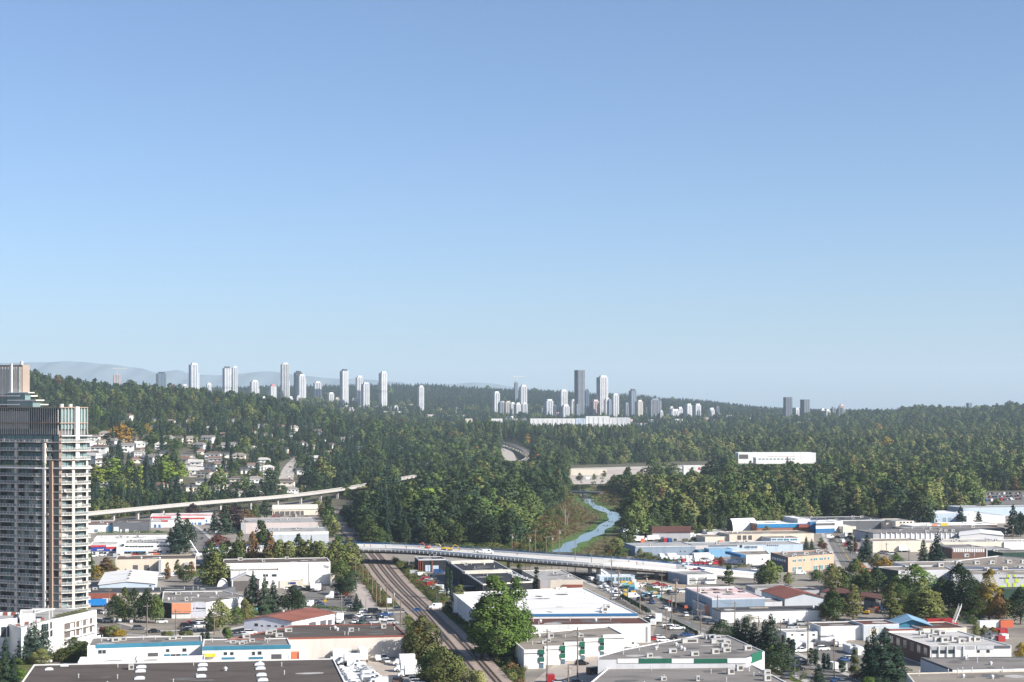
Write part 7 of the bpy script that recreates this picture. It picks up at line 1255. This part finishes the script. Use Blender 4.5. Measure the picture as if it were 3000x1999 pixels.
person_sign(1961, 1782, 'red', 'red stop sign on the kerb of the wide street'); person_sign(2010, 1796, 'orange', 'orange roadworks sign beside the grey wall', 3, 1.3); person_sign(953, 1787, 'yellow', 'yellow warning sign behind the rusty gabled roof', 4.2, 1.2); person_sign(664, 1838, 'teal', 'green hanging banner sign beside the curving road', 5.2, 1.2); person_sign(749, 1808, 'teal', 'green banner sign behind the rusty gabled roof', 3.6, 1.6); person_sign(1963, 1822, 'white', 'white pylon sign beside the wide street', 5.4, 1.5); person_sign(352, 1838, 'white', 'white sign board on the verge by the dark tree row', 3.2, 1.1); person_sign(385, 1842, 'white', 'second white sign board on the verge by the dark tree row', 3.2, 1.1); person_sign(2470, 1972, 'white', 'white notice board in the supply yard', 3, 2.6); person_sign(1140, 1778, 'white', 'white signal cabinet beside the level crossing', 3.6, 2.4)
# ------------------------------------------------------------------ utility poles, lamp posts, wires
M_POLE = mat('m_pole', (.20, .155, .12), .95, .2, .6); M_LPOLE = mat('m_lamp_pole', (.16, .18, .18), .6, .1, 1, .3); M_CER = mat('m_insulator', (.45, .45, .44), .5)
POLES = {}
def upole(px, yb, yt, where, kind='wood'):
    c = at(px, yb); h = (yb - yt) * c.y / F; e = empty('utility_pole' if kind == 'wood' else 'lamp_post', c, (f'wooden utility pole with crossarm {where}' if kind == 'wood' else f'grey lamp post with curved arm {where}'), 'pole' if kind == 'wood' else 'lamp post', ('utility poles ' if kind == 'wood' else 'lamp posts ') + where); A = lambda nm, m, mt: link(bpy.data.objects.new(nm, m.mesh(nm, mt)), e); e.rotation_euler.z = GA
    if kind == 'wood':
        A('shaft', MB().cyl((0, 0, -.3), (0, 0, h), .23, .16, 8), M_POLE); A('crossarm', MB().ab(-1.25, 1.25, -.07, .07, h - .95, h - .78), M_POLE)
        for x in (-1.1, -.55, .55, 1.1): A('insulator', MB().cyl((x, 0, h - .78), (x, 0, h - .5), .07, .04, 6), M_CER)
        if int(px) % 3 == 0: A('transformer', MB().cyl((.38, 0, h - 2.6), (.38, 0, h - 1.5), .26, .26, 8), M_CER)
    else:
        A('shaft', MB().cyl((0, 0, -.2), (0, 0, h), .11, .07, 8), M_LPOLE); m = MB(); m.cyl((0, 0, h - .05), (.9, 0, h + .35), .05, .05, 6); m.cyl((.9, 0, h + .35), (1.7, 0, h + .35), .05, .05, 6); A('arm', m, M_LPOLE); A('lamp_head', MB().ab(1.5, 2.2, -.14, .14, h + .26, h + .42), M_CER)
    POLES[px] = c + Vector((0, 0, h - .6)); return e
for w, L in (('along the wide street', ((1875, 1800, 1704), (1968, 1836, 1743), (1980, 1786, 1694), (2044, 1808, 1704), (2102, 1818, 1744), (2153, 1832, 1763), (2053, 1857, 1783), (1952, 1878, 1785), (1939, 1760, 1680), (1893, 1742, 1684), (1812, 1759, 1667), (2287, 1884, 1818), (2367, 1940, 1818), (2223, 1838, 1806), (2450, 1745, 1700), (2400, 1700, 1655))),
            ('in front of the stepped white block', ((1603, 1984, 1843), (1692, 1986, 1838), (1665, 2010, 1949))), ('between the marsh and the new overpass', ((1500, 1660, 1563), (1568, 1665, 1551), (1617, 1668, 1567), (1638, 1672, 1549), (1685, 1686, 1577), (1733, 1692, 1618), (1791, 1762, 1638), (1600, 1664, 1570), (1551, 1662, 1572))),
            ('beside the railway line', ((1042, 1689, 1632), (1063, 1708, 1651), (1078, 1719, 1663), (1091, 1749, 1690), (1102, 1769, 1694), (1113, 1778, 1711), (1133, 1792, 1706), (1152, 1800, 1727), (1174, 1836, 1752), (1000, 1801, 1739))), ('along the curving road', ((844, 1793, 1737), (707, 1826, 1762), (742, 1808, 1767), (431, 1864, 1770), (319, 1795, 1724), (256, 1779, 1716), (515, 1864, 1785), (333, 1843, 1798), (628, 1860, 1800))),
            ('in the supply yard by the lone cedar hedge', ((2586, 2002, 1921), (2444, 1987, 1872), (2650, 1915, 1869))), ('beside the depot and cream wall', ((2663, 1646, 1614), (2484, 1610, 1559), (2499, 1626, 1561), (2967, 1582, 1536), (2554, 1636, 1586), (2597, 1632, 1590), (2330, 1668, 1635))), ('at the foot of the hill', ((382, 1500, 1470), (760, 1462, 1419), (1184, 1440, 1378), (1001, 1448, 1406), (894, 1456, 1420), (655, 1470, 1440)))):
    for px, yb, yt in L: upole(px, yb, yt, w)
for px, yb, yt in ((853, 1778, 1735), (1072, 1792, 1748), (1663, 1676, 1614), (2028, 1848, 1790), (2540, 1518, 1477), (2068, 1860, 1815), (1286, 1780, 1735), (1280, 1782, 1738), (2329, 1995, 1935)): upole(px, yb, yt, 'beside road or yard', 'lamp')
def wire(a, b, n, label):
    d = (b - a).normalized(); o = Vector((-d.y, d.x, 0)); e = empty('power_line', (a + b) / 2, label, 'power line', 'power lines')
    for s in [(-1.1, 0, 1.1), (-.55, .55), (0,)][n]:
        p = [a.lerp(b, t) + o * s + Vector((0, 0, -1.3 * 4 * t * (1 - t))) for t in np.linspace(0, 1, 9)]; m = MB()
        for u, v in zip(p, p[1:]): m.cyl(u, v, .025, .025, 4, False)
        m.build('wire', M_TYRE, e)
for i, (x, y) in enumerate(((1812, 1893), (1893, 1939), (1875, 1968), (1980, 2044), (2044, 2102), (2102, 2153), (1968, 2053), (1603, 1692), (319, 431), (431, 515), (515, 707), (707, 742), (844, 1000), (1042, 1063), (1063, 1078), (1091, 1102), (1133, 1152), (1152, 1174), (2287, 2367))): wire(POLES[x], POLES[y], i % 2, 'sagging power lines strung between two wooden poles')
# ------------------------------------------------------------------ single trees and shrubs of the near ground
def T(px, yb, yt, wpx, kind, lm, where, slope=False, per=None):
    c = hit(px, yb) if slope else at(px, yb); p = F / c.y; h = (yb - yt) / p * 1.04; w_ = wpx / p * (1.30 if kind in ('broad', 'tall') else 1.04)
    col = dict(dark='dark green', mid='mid green', olive='olive green', bright='bright lime-green', fresh='fresh green', yellow='golden autumn', brown='brown autumn', red='reddish', plum='dark plum', con='dark', blue='blue-green')[lm]; k = {'broad': 'rounded broadleaf tree', 'tall': 'upright leafy tree', 'con': 'spired conifer', 'shrub': 'shrub', 'col': 'clipped columnar cedar'}[kind]
    if per is None: per = 7000 if h > 20 and c.y < 720 else (3200 if c.y < 760 else (1600 if c.y < 1000 else 900))
    tree((c.x, c.y, c.z - .1), kind, lm, h, w_, f'{col} {k} {where}', 'trees ' + where, per=per)
def TT(where, rows, slope=False):
    for r in rows: T(*r, where, slope)
TT('towering beside the railway', [(1452, 1936, 1688, 150, 'tall', 'fresh'), (1512, 1925, 1700, 105, 'tall', 'fresh'), (1412, 1930, 1755, 100, 'tall', 'fresh'), (1482, 1932, 1735, 110, 'broad', 'fresh'), (1530, 1920, 1790, 70, 'broad', 'fresh')])
TT('on the verge beside the railway', [(1345, 1796, 1714, 60, 'tall', 'olive'), (1328, 1792, 1750, 50, 'broad', 'mid'), (1236, 1935, 1802, 105, 'broad', 'olive'), (1205, 1925, 1850, 60, 'broad', 'mid'), (1300, 2010, 1892, 110, 'broad', 'olive'), (1262, 2000, 1905, 80, 'broad', 'mid'), (1350, 2010, 1945, 80, 'broad', 'olive'), (1400, 2015, 1968, 60, 'shrub', 'olive'), (1228, 1880, 1832, 50, 'broad', 'yellow')])
TT('beside the tall white warehouse', [(742, 1800, 1676, 66, 'con', 'con'), (775, 1802, 1692, 58, 'con', 'con'), (800, 1798, 1700, 62, 'con', 'con'), (720, 1800, 1722, 40, 'con', 'con'), (856, 1796, 1716, 72, 'broad', 'dark'), (876, 1796, 1728, 40, 'broad', 'dark'), (632, 1724, 1616, 80, 'broad', 'olive'), (618, 1722, 1650, 60, 'broad', 'mid'), (1044, 1792, 1738, 32, 'con', 'con'), (1056, 1790, 1756, 22, 'con', 'con'), (1000, 1742, 1690, 50, 'broad', 'dark'), (1018, 1745, 1690, 45, 'broad', 'dark'), (1000, 1716, 1650, 60, 'broad', 'mid'), (1030, 1720, 1668, 40, 'broad', 'dark')])
TT('in the belt between the warehouses and the overpass', [(703, 1666, 1556, 42, 'tall', 'olive'), (765, 1640, 1526, 64, 'tall', 'mid'), (740, 1666, 1556, 40, 'broad', 'brown'), (790, 1669, 1562, 48, 'tall', 'brown'), (875, 1664, 1562, 46, 'broad', 'dark'), (912, 1664, 1568, 22, 'con', 'con'), (668, 1664, 1584, 66, 'broad', 'olive'), (820, 1669, 1580, 60, 'broad', 'olive'), (848, 1669, 1584, 60, 'broad', 'olive'), (905, 1669, 1582, 66, 'broad', 'olive'), (940, 1672, 1584, 60, 'broad', 'olive'), (965, 1650, 1590, 60, 'broad', 'olive'), (992, 1668, 1572, 76, 'tall', 'mid'), (1022, 1668, 1580, 66, 'tall', 'olive'), (1040, 1660, 1590, 46, 'broad', 'mid'), (975, 1668, 1596, 50, 'broad', 'mid'), (1000, 1690, 1640, 60, 'broad', 'mid'), (960, 1690, 1640, 40, 'tall', 'olive'), (640, 1620, 1567, 72, 'broad', 'red'), (618, 1664, 1586, 50, 'broad', 'mid'), (650, 1668, 1592, 50, 'broad', 'mid'), (690, 1670, 1590, 50, 'tall', 'mid'), (800, 1668, 1580, 54, 'broad', 'mid'), (885, 1668, 1582, 56, 'tall', 'olive'), (925, 1670, 1584, 56, 'broad', 'olive'), (985, 1672, 1580, 60, 'broad', 'olive'), (835, 1668, 1590, 50, 'tall', 'brown')])
TT('in the strip between the grey warehouses and the curving track', [(930, 1500, 1464, 34, 'broad', 'olive'), (945, 1520, 1474, 36, 'broad', 'olive'), (958, 1545, 1490, 40, 'broad', 'mid'), (975, 1575, 1510, 44, 'broad', 'olive'), (960, 1480, 1452, 26, 'broad', 'olive')])
TT('beside the side street and shop row', [(522, 1626, 1500, 72, 'con', 'con'), (500, 1622, 1548, 50, 'con', 'con'), (548, 1616, 1518, 52, 'broad', 'dark'), (660, 1566, 1480, 60, 'con', 'con'), (628, 1560, 1498, 44, 'con', 'con'), (690, 1540, 1478, 62, 'broad', 'plum'), (720, 1545, 1490, 50, 'broad', 'brown'), (745, 1530, 1476, 40, 'broad', 'mid'), (775, 1520, 1470, 44, 'broad', 'dark'), (665, 1525, 1484, 50, 'broad', 'brown'), (700, 1560, 1510, 50, 'broad', 'plum'), (565, 1516, 1474, 40, 'broad', 'plum'), (366, 1496, 1452, 72, 'broad', 'plum'), (398, 1482, 1450, 34, 'broad', 'fresh'), (282, 1530, 1480, 36, 'broad', 'olive'), (262, 1530, 1488, 30, 'broad', 'dark'), (310, 1690, 1634, 56, 'tall', 'brown'), (284, 1700, 1655, 44, 'broad', 'yellow'), (325, 1680, 1640, 40, 'tall', 'olive'), (258, 1712, 1588, 32, 'tall', 'dark'), (265, 1690, 1618, 24, 'tall', 'mid')])
TT('in the dark row by the curving road', [(338, 1826, 1742, 52, 'broad', 'dark'), (365, 1824, 1720, 58, 'broad', 'mid'), (395, 1824, 1722, 58, 'broad', 'dark'), (430, 1824, 1726, 56, 'broad', 'dark'), (456, 1826, 1740, 46, 'broad', 'mid')])
TT('between the orange garage and the rusty gabled roof', [(640, 1850, 1755, 70, 'broad', 'olive'), (618, 1852, 1790, 40, 'broad', 'dark'), (692, 1832, 1774, 40, 'broad', 'mid'), (718, 1826, 1752, 44, 'broad', 'olive'), (738, 1818, 1772, 34, 'broad', 'mid'), (666, 1872, 1838, 30, 'shrub', 'mid'), (592, 1876, 1852, 14, 'col', 'con'), (607, 1880, 1850, 18, 'col', 'con'), (490, 1868, 1850, 34, 'shrub', 'olive'), (545, 1868, 1850, 40, 'shrub', 'olive'), (560, 1690, 1646, 26, 'tall', 'brown'), (520, 1690, 1640, 24, 'tall', 'olive'), (546, 1706, 1655, 44, 'broad', 'mid'), (490, 1700, 1648, 20, 'tall', 'brown')])
TT('around the white podium', [(100, 1936, 1822, 96, 'con', 'blue'), (128, 1932, 1830, 72, 'con', 'blue'), (68, 1938, 1850, 66, 'con', 'blue'), (16, 2010, 1868, 62, 'con', 'con'), (40, 2010, 1920, 46, 'con', 'con'), (216, 1934, 1866, 84, 'broad', 'mid'), (250, 1926, 1876, 40, 'broad', 'olive'), (180, 1940, 1900, 50, 'broad', 'olive'), (120, 1946, 1898, 60, 'broad', 'olive'), (305, 1868, 1836, 26, 'shrub', 'red'), (330, 1868, 1836, 50, 'shrub', 'olive'), (348, 1872, 1846, 40, 'shrub', 'yellow'), (55, 1990, 1958, 50, 'shrub', 'fresh'), (45, 1945, 1928, 34, 'shrub', 'mid'), (70, 1946, 1934, 34, 'shrub', 'fresh'), (220, 1788, 1770, 16, 'shrub', 'fresh'), (340, 1916, 1888, 22, 'tall', 'brown')])
TT('beside the black warehouse', [(1310, 1756, 1660, 13, 'col', 'con'), (1321, 1758, 1670, 12, 'col', 'con'), (1352, 1724, 1690, 12, 'col', 'con'), (1572, 1728, 1660, 16, 'col', 'con'), (1560, 1728, 1704, 20, 'broad', 'dark'), (1490, 1706, 1655, 11, 'col', 'con'), (1522, 1668, 1648, 16, 'broad', 'fresh'), (1178, 1668, 1645, 42, 'shrub', 'olive')])
TT('in the hedge line before the green and white fascia', [(2118, 1878, 1814, 74, 'broad', 'dark'), (2160, 1890, 1812, 66, 'con', 'con'), (2185, 1895, 1808, 76, 'con', 'con'), (2210, 1900, 1820, 60, 'con', 'con'), (2258, 1910, 1800, 84, 'con', 'con'), (2240, 1905, 1815, 60, 'con', 'con'), (2085, 1872, 1840, 40, 'con', 'con'), (2188, 1822, 1792, 50, 'broad', 'olive'), (2290, 1974, 1882, 88, 'broad', 'dark'), (2262, 1960, 1890, 50, 'broad', 'mid'), (2010, 1864, 1843, 10, 'col', 'con'), (2040, 1864, 1846, 10, 'col', 'con')])
TT('between the sheds and the overpass ramp', [(2136, 1716, 1658, 36, 'tall', 'mid'), (2254, 1716, 1640, 76, 'broad', 'mid'), (2228, 1716, 1668, 46, 'broad', 'dark'), (2310, 1714, 1676, 30, 'broad', 'olive'), (2112, 1660, 1630, 22, 'broad', 'red'), (2076, 1580, 1515, 26, 'tall', 'olive'), (2050, 1578, 1530, 24, 'broad', 'mid'), (2246, 1570, 1540, 26, 'broad', 'olive'), (2362, 1612, 1572, 24, 'con', 'con'), (2378, 1612, 1578, 20, 'con', 'con'), (1900, 1640, 1618, 40, 'shrub', 'mid'), (1876, 1640, 1606, 26, 'broad', 'olive'), (1948, 1655, 1632, 24, 'broad', 'dark')])
TT('in the belt of mixed trees behind the timber yard', [(2440, 1736, 1652, 68, 'broad', 'olive'), (2470, 1736, 1680, 44, 'broad', 'mid'), (2508, 1732, 1636, 80, 'broad', 'mid'), (2570, 1738, 1660, 62, 'broad', 'dark'), (2545, 1738, 1690, 40, 'broad', 'olive'), (2680, 1742, 1652, 108, 'broad', 'fresh'), (2620, 1750, 1704, 66, 'broad', 'olive'), (2640, 1755, 1710, 50, 'broad', 'mid'), (2812, 1796, 1650, 116, 'broad', 'dark'), (2780, 1790, 1700, 70, 'broad', 'dark'), (2850, 1800, 1700, 60, 'broad', 'mid'), (2898, 1818, 1670, 76, 'tall', 'yellow'), (2925, 1822, 1740, 50, 'broad', 'brown'), (2702, 1820, 1696, 90, 'tall', 'olive'), (2740, 1820, 1735, 70, 'tall', 'olive'), (2672, 1818, 1740, 50, 'broad', 'mid'), (2442, 1822, 1720, 64, 'tall', 'mid'), (2420, 1820, 1750, 46, 'broad', 'olive'), (2500, 1820, 1714, 60, 'tall', 'olive'), (2608, 1822, 1720, 62, 'tall', 'olive'), (2990, 1830, 1720, 70, 'broad', 'dark'), (2968, 1800, 1755, 40, 'broad', 'olive'), (2568, 1668, 1622, 44, 'broad', 'olive'), (2590, 1672, 1630, 44, 'broad', 'yellow'), (2625, 1664, 1620, 40, 'broad', 'fresh'), (2850, 1800, 1782, 50, 'shrub', 'mid'), (2460, 1722, 1660, 60, 'broad', 'olive'), (2540, 1738, 1672, 56, 'broad', 'mid'), (2600, 1702, 1664, 50, 'broad', 'olive'), (2655, 1738, 1690, 50, 'broad', 'mid'), (2742, 1800, 1740, 50, 'tall', 'olive'), (2762, 1764, 1690, 60, 'broad', 'dark'), (2862, 1784, 1700, 60, 'broad', 'mid'), (2950, 1812, 1750, 50, 'broad', 'olive'), (2392, 1702, 1668, 46, 'broad', 'mid'), (2640, 1800, 1740, 60, 'tall', 'olive'), (2470, 1805, 1750, 50, 'broad', 'olive')])
TT('beside the depot and the blank cream wall', [(2540, 1648, 1562, 48, 'con', 'con'), (2522, 1648, 1600, 34, 'con', 'con'), (2492, 1622, 1560, 26, 'col', 'con'), (2705, 1652, 1578, 42, 'con', 'con'), (2746, 1652, 1562, 56, 'con', 'con'), (2730, 1652, 1592, 36, 'con', 'con'), (2814, 1540, 1482, 38, 'con', 'con'), (2866, 1540, 1498, 36, 'con', 'con'), (2968, 1572, 1480, 58, 'con', 'con'), (2990, 1572, 1500, 40, 'broad', 'dark'), (2690, 1545, 1438, 84, 'broad', 'dark'), (2640, 1540, 1458, 70, 'broad', 'dark'), (2720, 1545, 1470, 50, 'broad', 'dark'), (2880, 1506, 1466, 22, 'tall', 'olive'), (2920, 1500, 1460, 30, 'broad', 'olive'), (2922, 1622, 1606, 24, 'shrub', 'dark'), (2410, 1608, 1590, 30, 'shrub', 'red'), (2405, 1598, 1575, 16, 'broad', 'mid'), (2505, 1620, 1580, 16, 'tall', 'red')])
TT('around the supply yard', [(2592, 2000, 1842, 120, 'con', 'con'), (2560, 2000, 1838, 80, 'con', 'con'), (2630, 2000, 1890, 90, 'con', 'con'), (2540, 1998, 1870, 60, 'con', 'con'), (2676, 1925, 1868, 17, 'col', 'con'), (2690, 1926, 1868, 18, 'col', 'con'), (2504, 1984, 1903, 34, 'tall', 'olive'), (2414, 1964, 1912, 16, 'col', 'con'), (2426, 1966, 1914, 14, 'col', 'con'), (2468, 1972, 1934, 24, 'col', 'con'), (2398, 2012, 1946, 62, 'con', 'con'), (2546, 2016, 1982, 46, 'shrub', 'fresh'), (2294, 1900, 1858, 14, 'col', 'con'), (2310, 1920, 1868, 18, 'col', 'con'), (2322, 1925, 1872, 18, 'col', 'con'), (2376, 1948, 1898, 18, 'col', 'con'), (2390, 1952, 1900, 18, 'col', 'con'), (2992, 1935, 1882, 46, 'broad', 'yellow'), (2858, 1868, 1820, 26, 'broad', 'olive'), (2884, 1868, 1830, 26, 'broad', 'olive'), (2908, 1866, 1836, 26, 'broad', 'olive'), (2810, 1922, 1896, 26, 'broad', 'olive'), (2842, 1922, 1898, 22, 'broad', 'yellow')])
TT('on the slope above the guideway', [(283, 1432, 1360, 56, 'tall', 'bright'), (335, 1430, 1346, 60, 'tall', 'bright'), (385, 1430, 1350, 42, 'tall', 'bright'), (412, 1432, 1366, 34, 'tall', 'bright'), (482, 1420, 1334, 62, 'tall', 'bright'), (506, 1408, 1350, 46, 'broad', 'bright'), (532, 1410, 1356, 38, 'broad', 'bright'), (356, 1300, 1240, 66, 'broad', 'yellow'), (282, 1240, 1185, 34, 'broad', 'fresh'), (430, 1440, 1330, 36, 'con', 'con'), (520, 1470, 1392, 46, 'con', 'con'), (452, 1472, 1410, 40, 'con', 'con'), (350, 1352, 1296, 40, 'con', 'con'), (330, 1360, 1306, 34, 'con', 'con'), (640, 1440, 1362, 46, 'broad', 'mid'), (790, 1450, 1370, 50, 'broad', 'dark'), (900, 1430, 1336, 60, 'con', 'con'), (940, 1430, 1340, 66, 'broad', 'olive')], True)
# hedges, marsh shrubs and track-side bushes
def hedge(px, w_, h, lm, label):
    p = resample(W2(px), 1.1); e = empty('hedge', p[len(p) // 2], label, 'hedge'); C = []; N = []; r = nrg
    for q in p:
        n = 34; d = r.normal(0, 1, (n, 3)); d /= np.linalg.norm(d, axis=1)[:, None]; d[:, 2] = np.abs(d[:, 2]); C.append(np.array([q.x, q.y, h * .35]) - np.array(e.location) * np.array([1, 1, 0]) + d * np.array([w_, w_, h * .65])); N.append(d)
    o = bpy.data.objects.new('foliage', leaf_mesh('foliage', np.concatenate(C), np.concatenate(N), .55, LM[lm])); link(o, e)
hedge([(285, 1568), (390, 1566), (490, 1566)], 1.1, 2.2, 'fresh', 'long clipped green hedge behind the white shed'); hedge([(918, 1786), (990, 1792), (1060, 1790)], 1.0, 2.0, 'mid', 'clipped green hedge before the truck yard'); hedge([(1820, 1756), (1862, 1780), (1900, 1802)], 1.0, 2.4, 'con', 'dark clipped hedge lining the wide street'); hedge([(1965, 1822), (2000, 1838), (2040, 1858)], .7, 1.2, 'con', 'low dark hedge along the pavement of the wide street'); hedge([(1935, 1758), (1985, 1776), (2020, 1792)], .6, 1.1, 'con', 'low dark hedge opposite the salvage yard')
def bushes(poly, n, kinds, hr, label, name='undergrowth', seed=3):
    r = np.random.default_rng(seed); P = W2(poly); xs = [p.x for p in P]; ys = [p.y for p in P]; pts = []; nd = []
    while len(pts) < n:
        x = r.uniform(min(xs), max(xs), 400); y = r.uniform(min(ys), max(ys), 400); k = inpoly(x, y, P)
        for a, b in zip(x[k], y[k]):
            near = min(((q.x - a) ** 2 + (q.y - b) ** 2 for q in BLOCK), default=99)
            if name == 'marsh_scrub' and near < 700 and r.random() < .55: continue
            if near > (70 if name == 'marsh_scrub' else 30): pts.append((a, b, -.1)); nd.append(min(1, (near / 900) ** .5 + .12))
    pts = pts[:n]; h = r.uniform(hr[0], hr[1], n) * (np.array(nd[:n]) if name == 'marsh_scrub' else 1.0); w_ = h * r.uniform(1.0, 1.8, n); ix = [FIX[k][r.integers(len(FIX[k]))] for k in r.choice(kinds, n)]
    o = grove(name, pts, np.stack([w_ / 10, w_ / 10, h / 10], 1), r.random(n) * 6.28, ix, FC); o['label'] = label
BLOCK = [q for t in TRK for q in t[::1]] + cr[::1]
bushes([(1500, 1650), (1505, 1562), (1560, 1535), (1600, 1500), (1650, 1470), (1670, 1450), (1740, 1432), (1840, 1440), (1850, 1480), (1830, 1530), (1790, 1570), (1740, 1650)], 3200, ['s_brown', 's_brown', 's_olive', 's_olive', 's_mid'], (.5, 2.2), 'brown and green marsh scrub around the creek', 'marsh_scrub')
for i, g in enumerate((GRASS[0], GRASS[1], GRASS[2], GRASS[5], GRASS[7], GRASS[11], GRASS[3])): bushes(g, (220, 170, 200, 260, 170, 260, 120)[i], ['s_olive', 's_olive', 's_mid', 's_brown'] if i < 4 else ['s_mid', 's_mid', 's_olive'], (.6, 2.6), 'low scrub on the railway verge', seed=10 + i)
bushes([(1850, 1640), (1860, 1625), (2090, 1640), (2200, 1660), (2160, 1668), (1960, 1652)], 120, ['s_mid', 's_olive'], (.6, 2.0), 'low scrub along the overpass ramp', seed=30)
bushes([(150, 1945), (170, 1890), (290, 1880), (260, 1945)], 60, ['s_mid', 's_olive'], (.6, 2.0), 'shrubbery beside the white podium', seed=31)
bushes([(1500, 1560), (1480, 1640), (1300, 1632), (1120, 1616), (1060, 1600), (1080, 1590), (1300, 1606), (1440, 1600)], 300, ['s_mid', 's_olive', 's_olive'], (1.5, 4.5), 'bushy edge of the wood behind the overpass', seed=32)
bushes([(2040, 1870), (2110, 1862), (2260, 1930), (2380, 1990), (2340, 1998), (2180, 1930)], 120, ['s_mid', 's_olive'], (.5, 1.6), 'verge shrubs along the wide street', seed=33)
# bare pale trunks in the marsh
def bare(px, yb, yt, seed):
    c = at(px, yb); h = (yb - yt) * c.y / F; r = random.Random(seed); e = empty('bare_tree', c, 'bare pale dead tree standing in the marsh', 'tree', 'bare trees in the marsh'); m = MB(); m.cyl((0, 0, -.2), (r.uniform(-.6, .6), 0, h * .5), .28, .18, 6)
    for k in range(5): a = r.random() * 6.28; z = h * r.uniform(.15, .5); m.cyl((0, 0, z), (math.cos(a) * h * .2, math.sin(a) * h * .2, z + h * r.uniform(.3, .5)), .14, .03, 5, False)
    link(bpy.data.objects.new('trunk', m.mesh('trunk', M_PALE)), e)
for i, (px, yb, yt) in enumerate(((1655, 1543, 1440), (1662, 1540, 1480), (1540, 1556, 1530), (1832, 1490, 1450), (1882, 1536, 1490), (2028, 1490, 1452), (1920, 1482, 1440))): bare(px, yb, yt, i)
bushes([(1690, 1418), (1800, 1400), (2110, 1388), (2110, 1398), (1900, 1410), (1760, 1424)], 90, ['s_mid', 's_olive', 's_mid'], (1.5, 5), 'bushes along the edge of the far gravel yard', seed=34)
TT('around the far gravel yard', [(1698, 1412, 1385, 20, 'broad', 'dark'), (1740, 1408, 1388, 14, 'broad', 'mid'), (1830, 1396, 1378, 10, 'broad', 'mid'), (1880, 1392, 1374, 12, 'broad', 'brown'), (1960, 1388, 1366, 14, 'broad', 'dark'), (2025, 1385, 1362, 10, 'con', 'con'), (1920, 1388, 1374, 8, 'broad', 'olive'), (1770, 1400, 1378, 14, 'broad', 'olive')], True)
bushes([(1495, 1655), (1503, 1566), (1560, 1538), (1600, 1520), (1640, 1500), (1650, 1540), (1620, 1600), (1590, 1650)], 260, ['s_olive', 's_mid', 's_brown', 'b_mid'], (1.5, 5.5), 'taller scrub on the wood side of the marsh', seed=40)
bushes([(2425, 1745), (2440, 1690), (2600, 1715), (2760, 1770), (2900, 1800), (2900, 1835), (2680, 1815), (2560, 1770)], 240, ['s_olive', 's_mid', 's_mid', 's_brown'], (.8, 3.2), 'undergrowth beneath the mixed tree belt', seed=41)
bushes([(2040, 1600), (2060, 1545), (2140, 1535), (2130, 1560), (1900, 1572), (1830, 1600), (1830, 1580), (1900, 1552)], 120, ['s_olive', 's_mid'], (.8, 3.0), 'scrub at the wood edge behind the trailer park', seed=42)
TT('on the creek bank before the trailer park', [(1806, 1612, 1572, 44, 'broad', 'olive'), (1828, 1604, 1556, 46, 'broad', 'mid'), (1846, 1600, 1540, 44, 'tall', 'mid'), (1786, 1622, 1596, 40, 'shrub', 'olive'), (1850, 1618, 1582, 40, 'broad', 'olive'), (1836, 1560, 1512, 34, 'broad', 'mid'), (1822, 1630, 1606, 44, 'shrub', 'mid'), (1846, 1520, 1486, 24, 'broad', 'brown')])
bushes([(1760, 1640), (1800, 1580), (1850, 1560), (1860, 1620), (1830, 1640)], 120, ['s_olive', 's_mid', 's_brown'], (.8, 3.0), 'scrub on the creek bank before the trailer park', seed=44)
print('TREES', plant_woods())
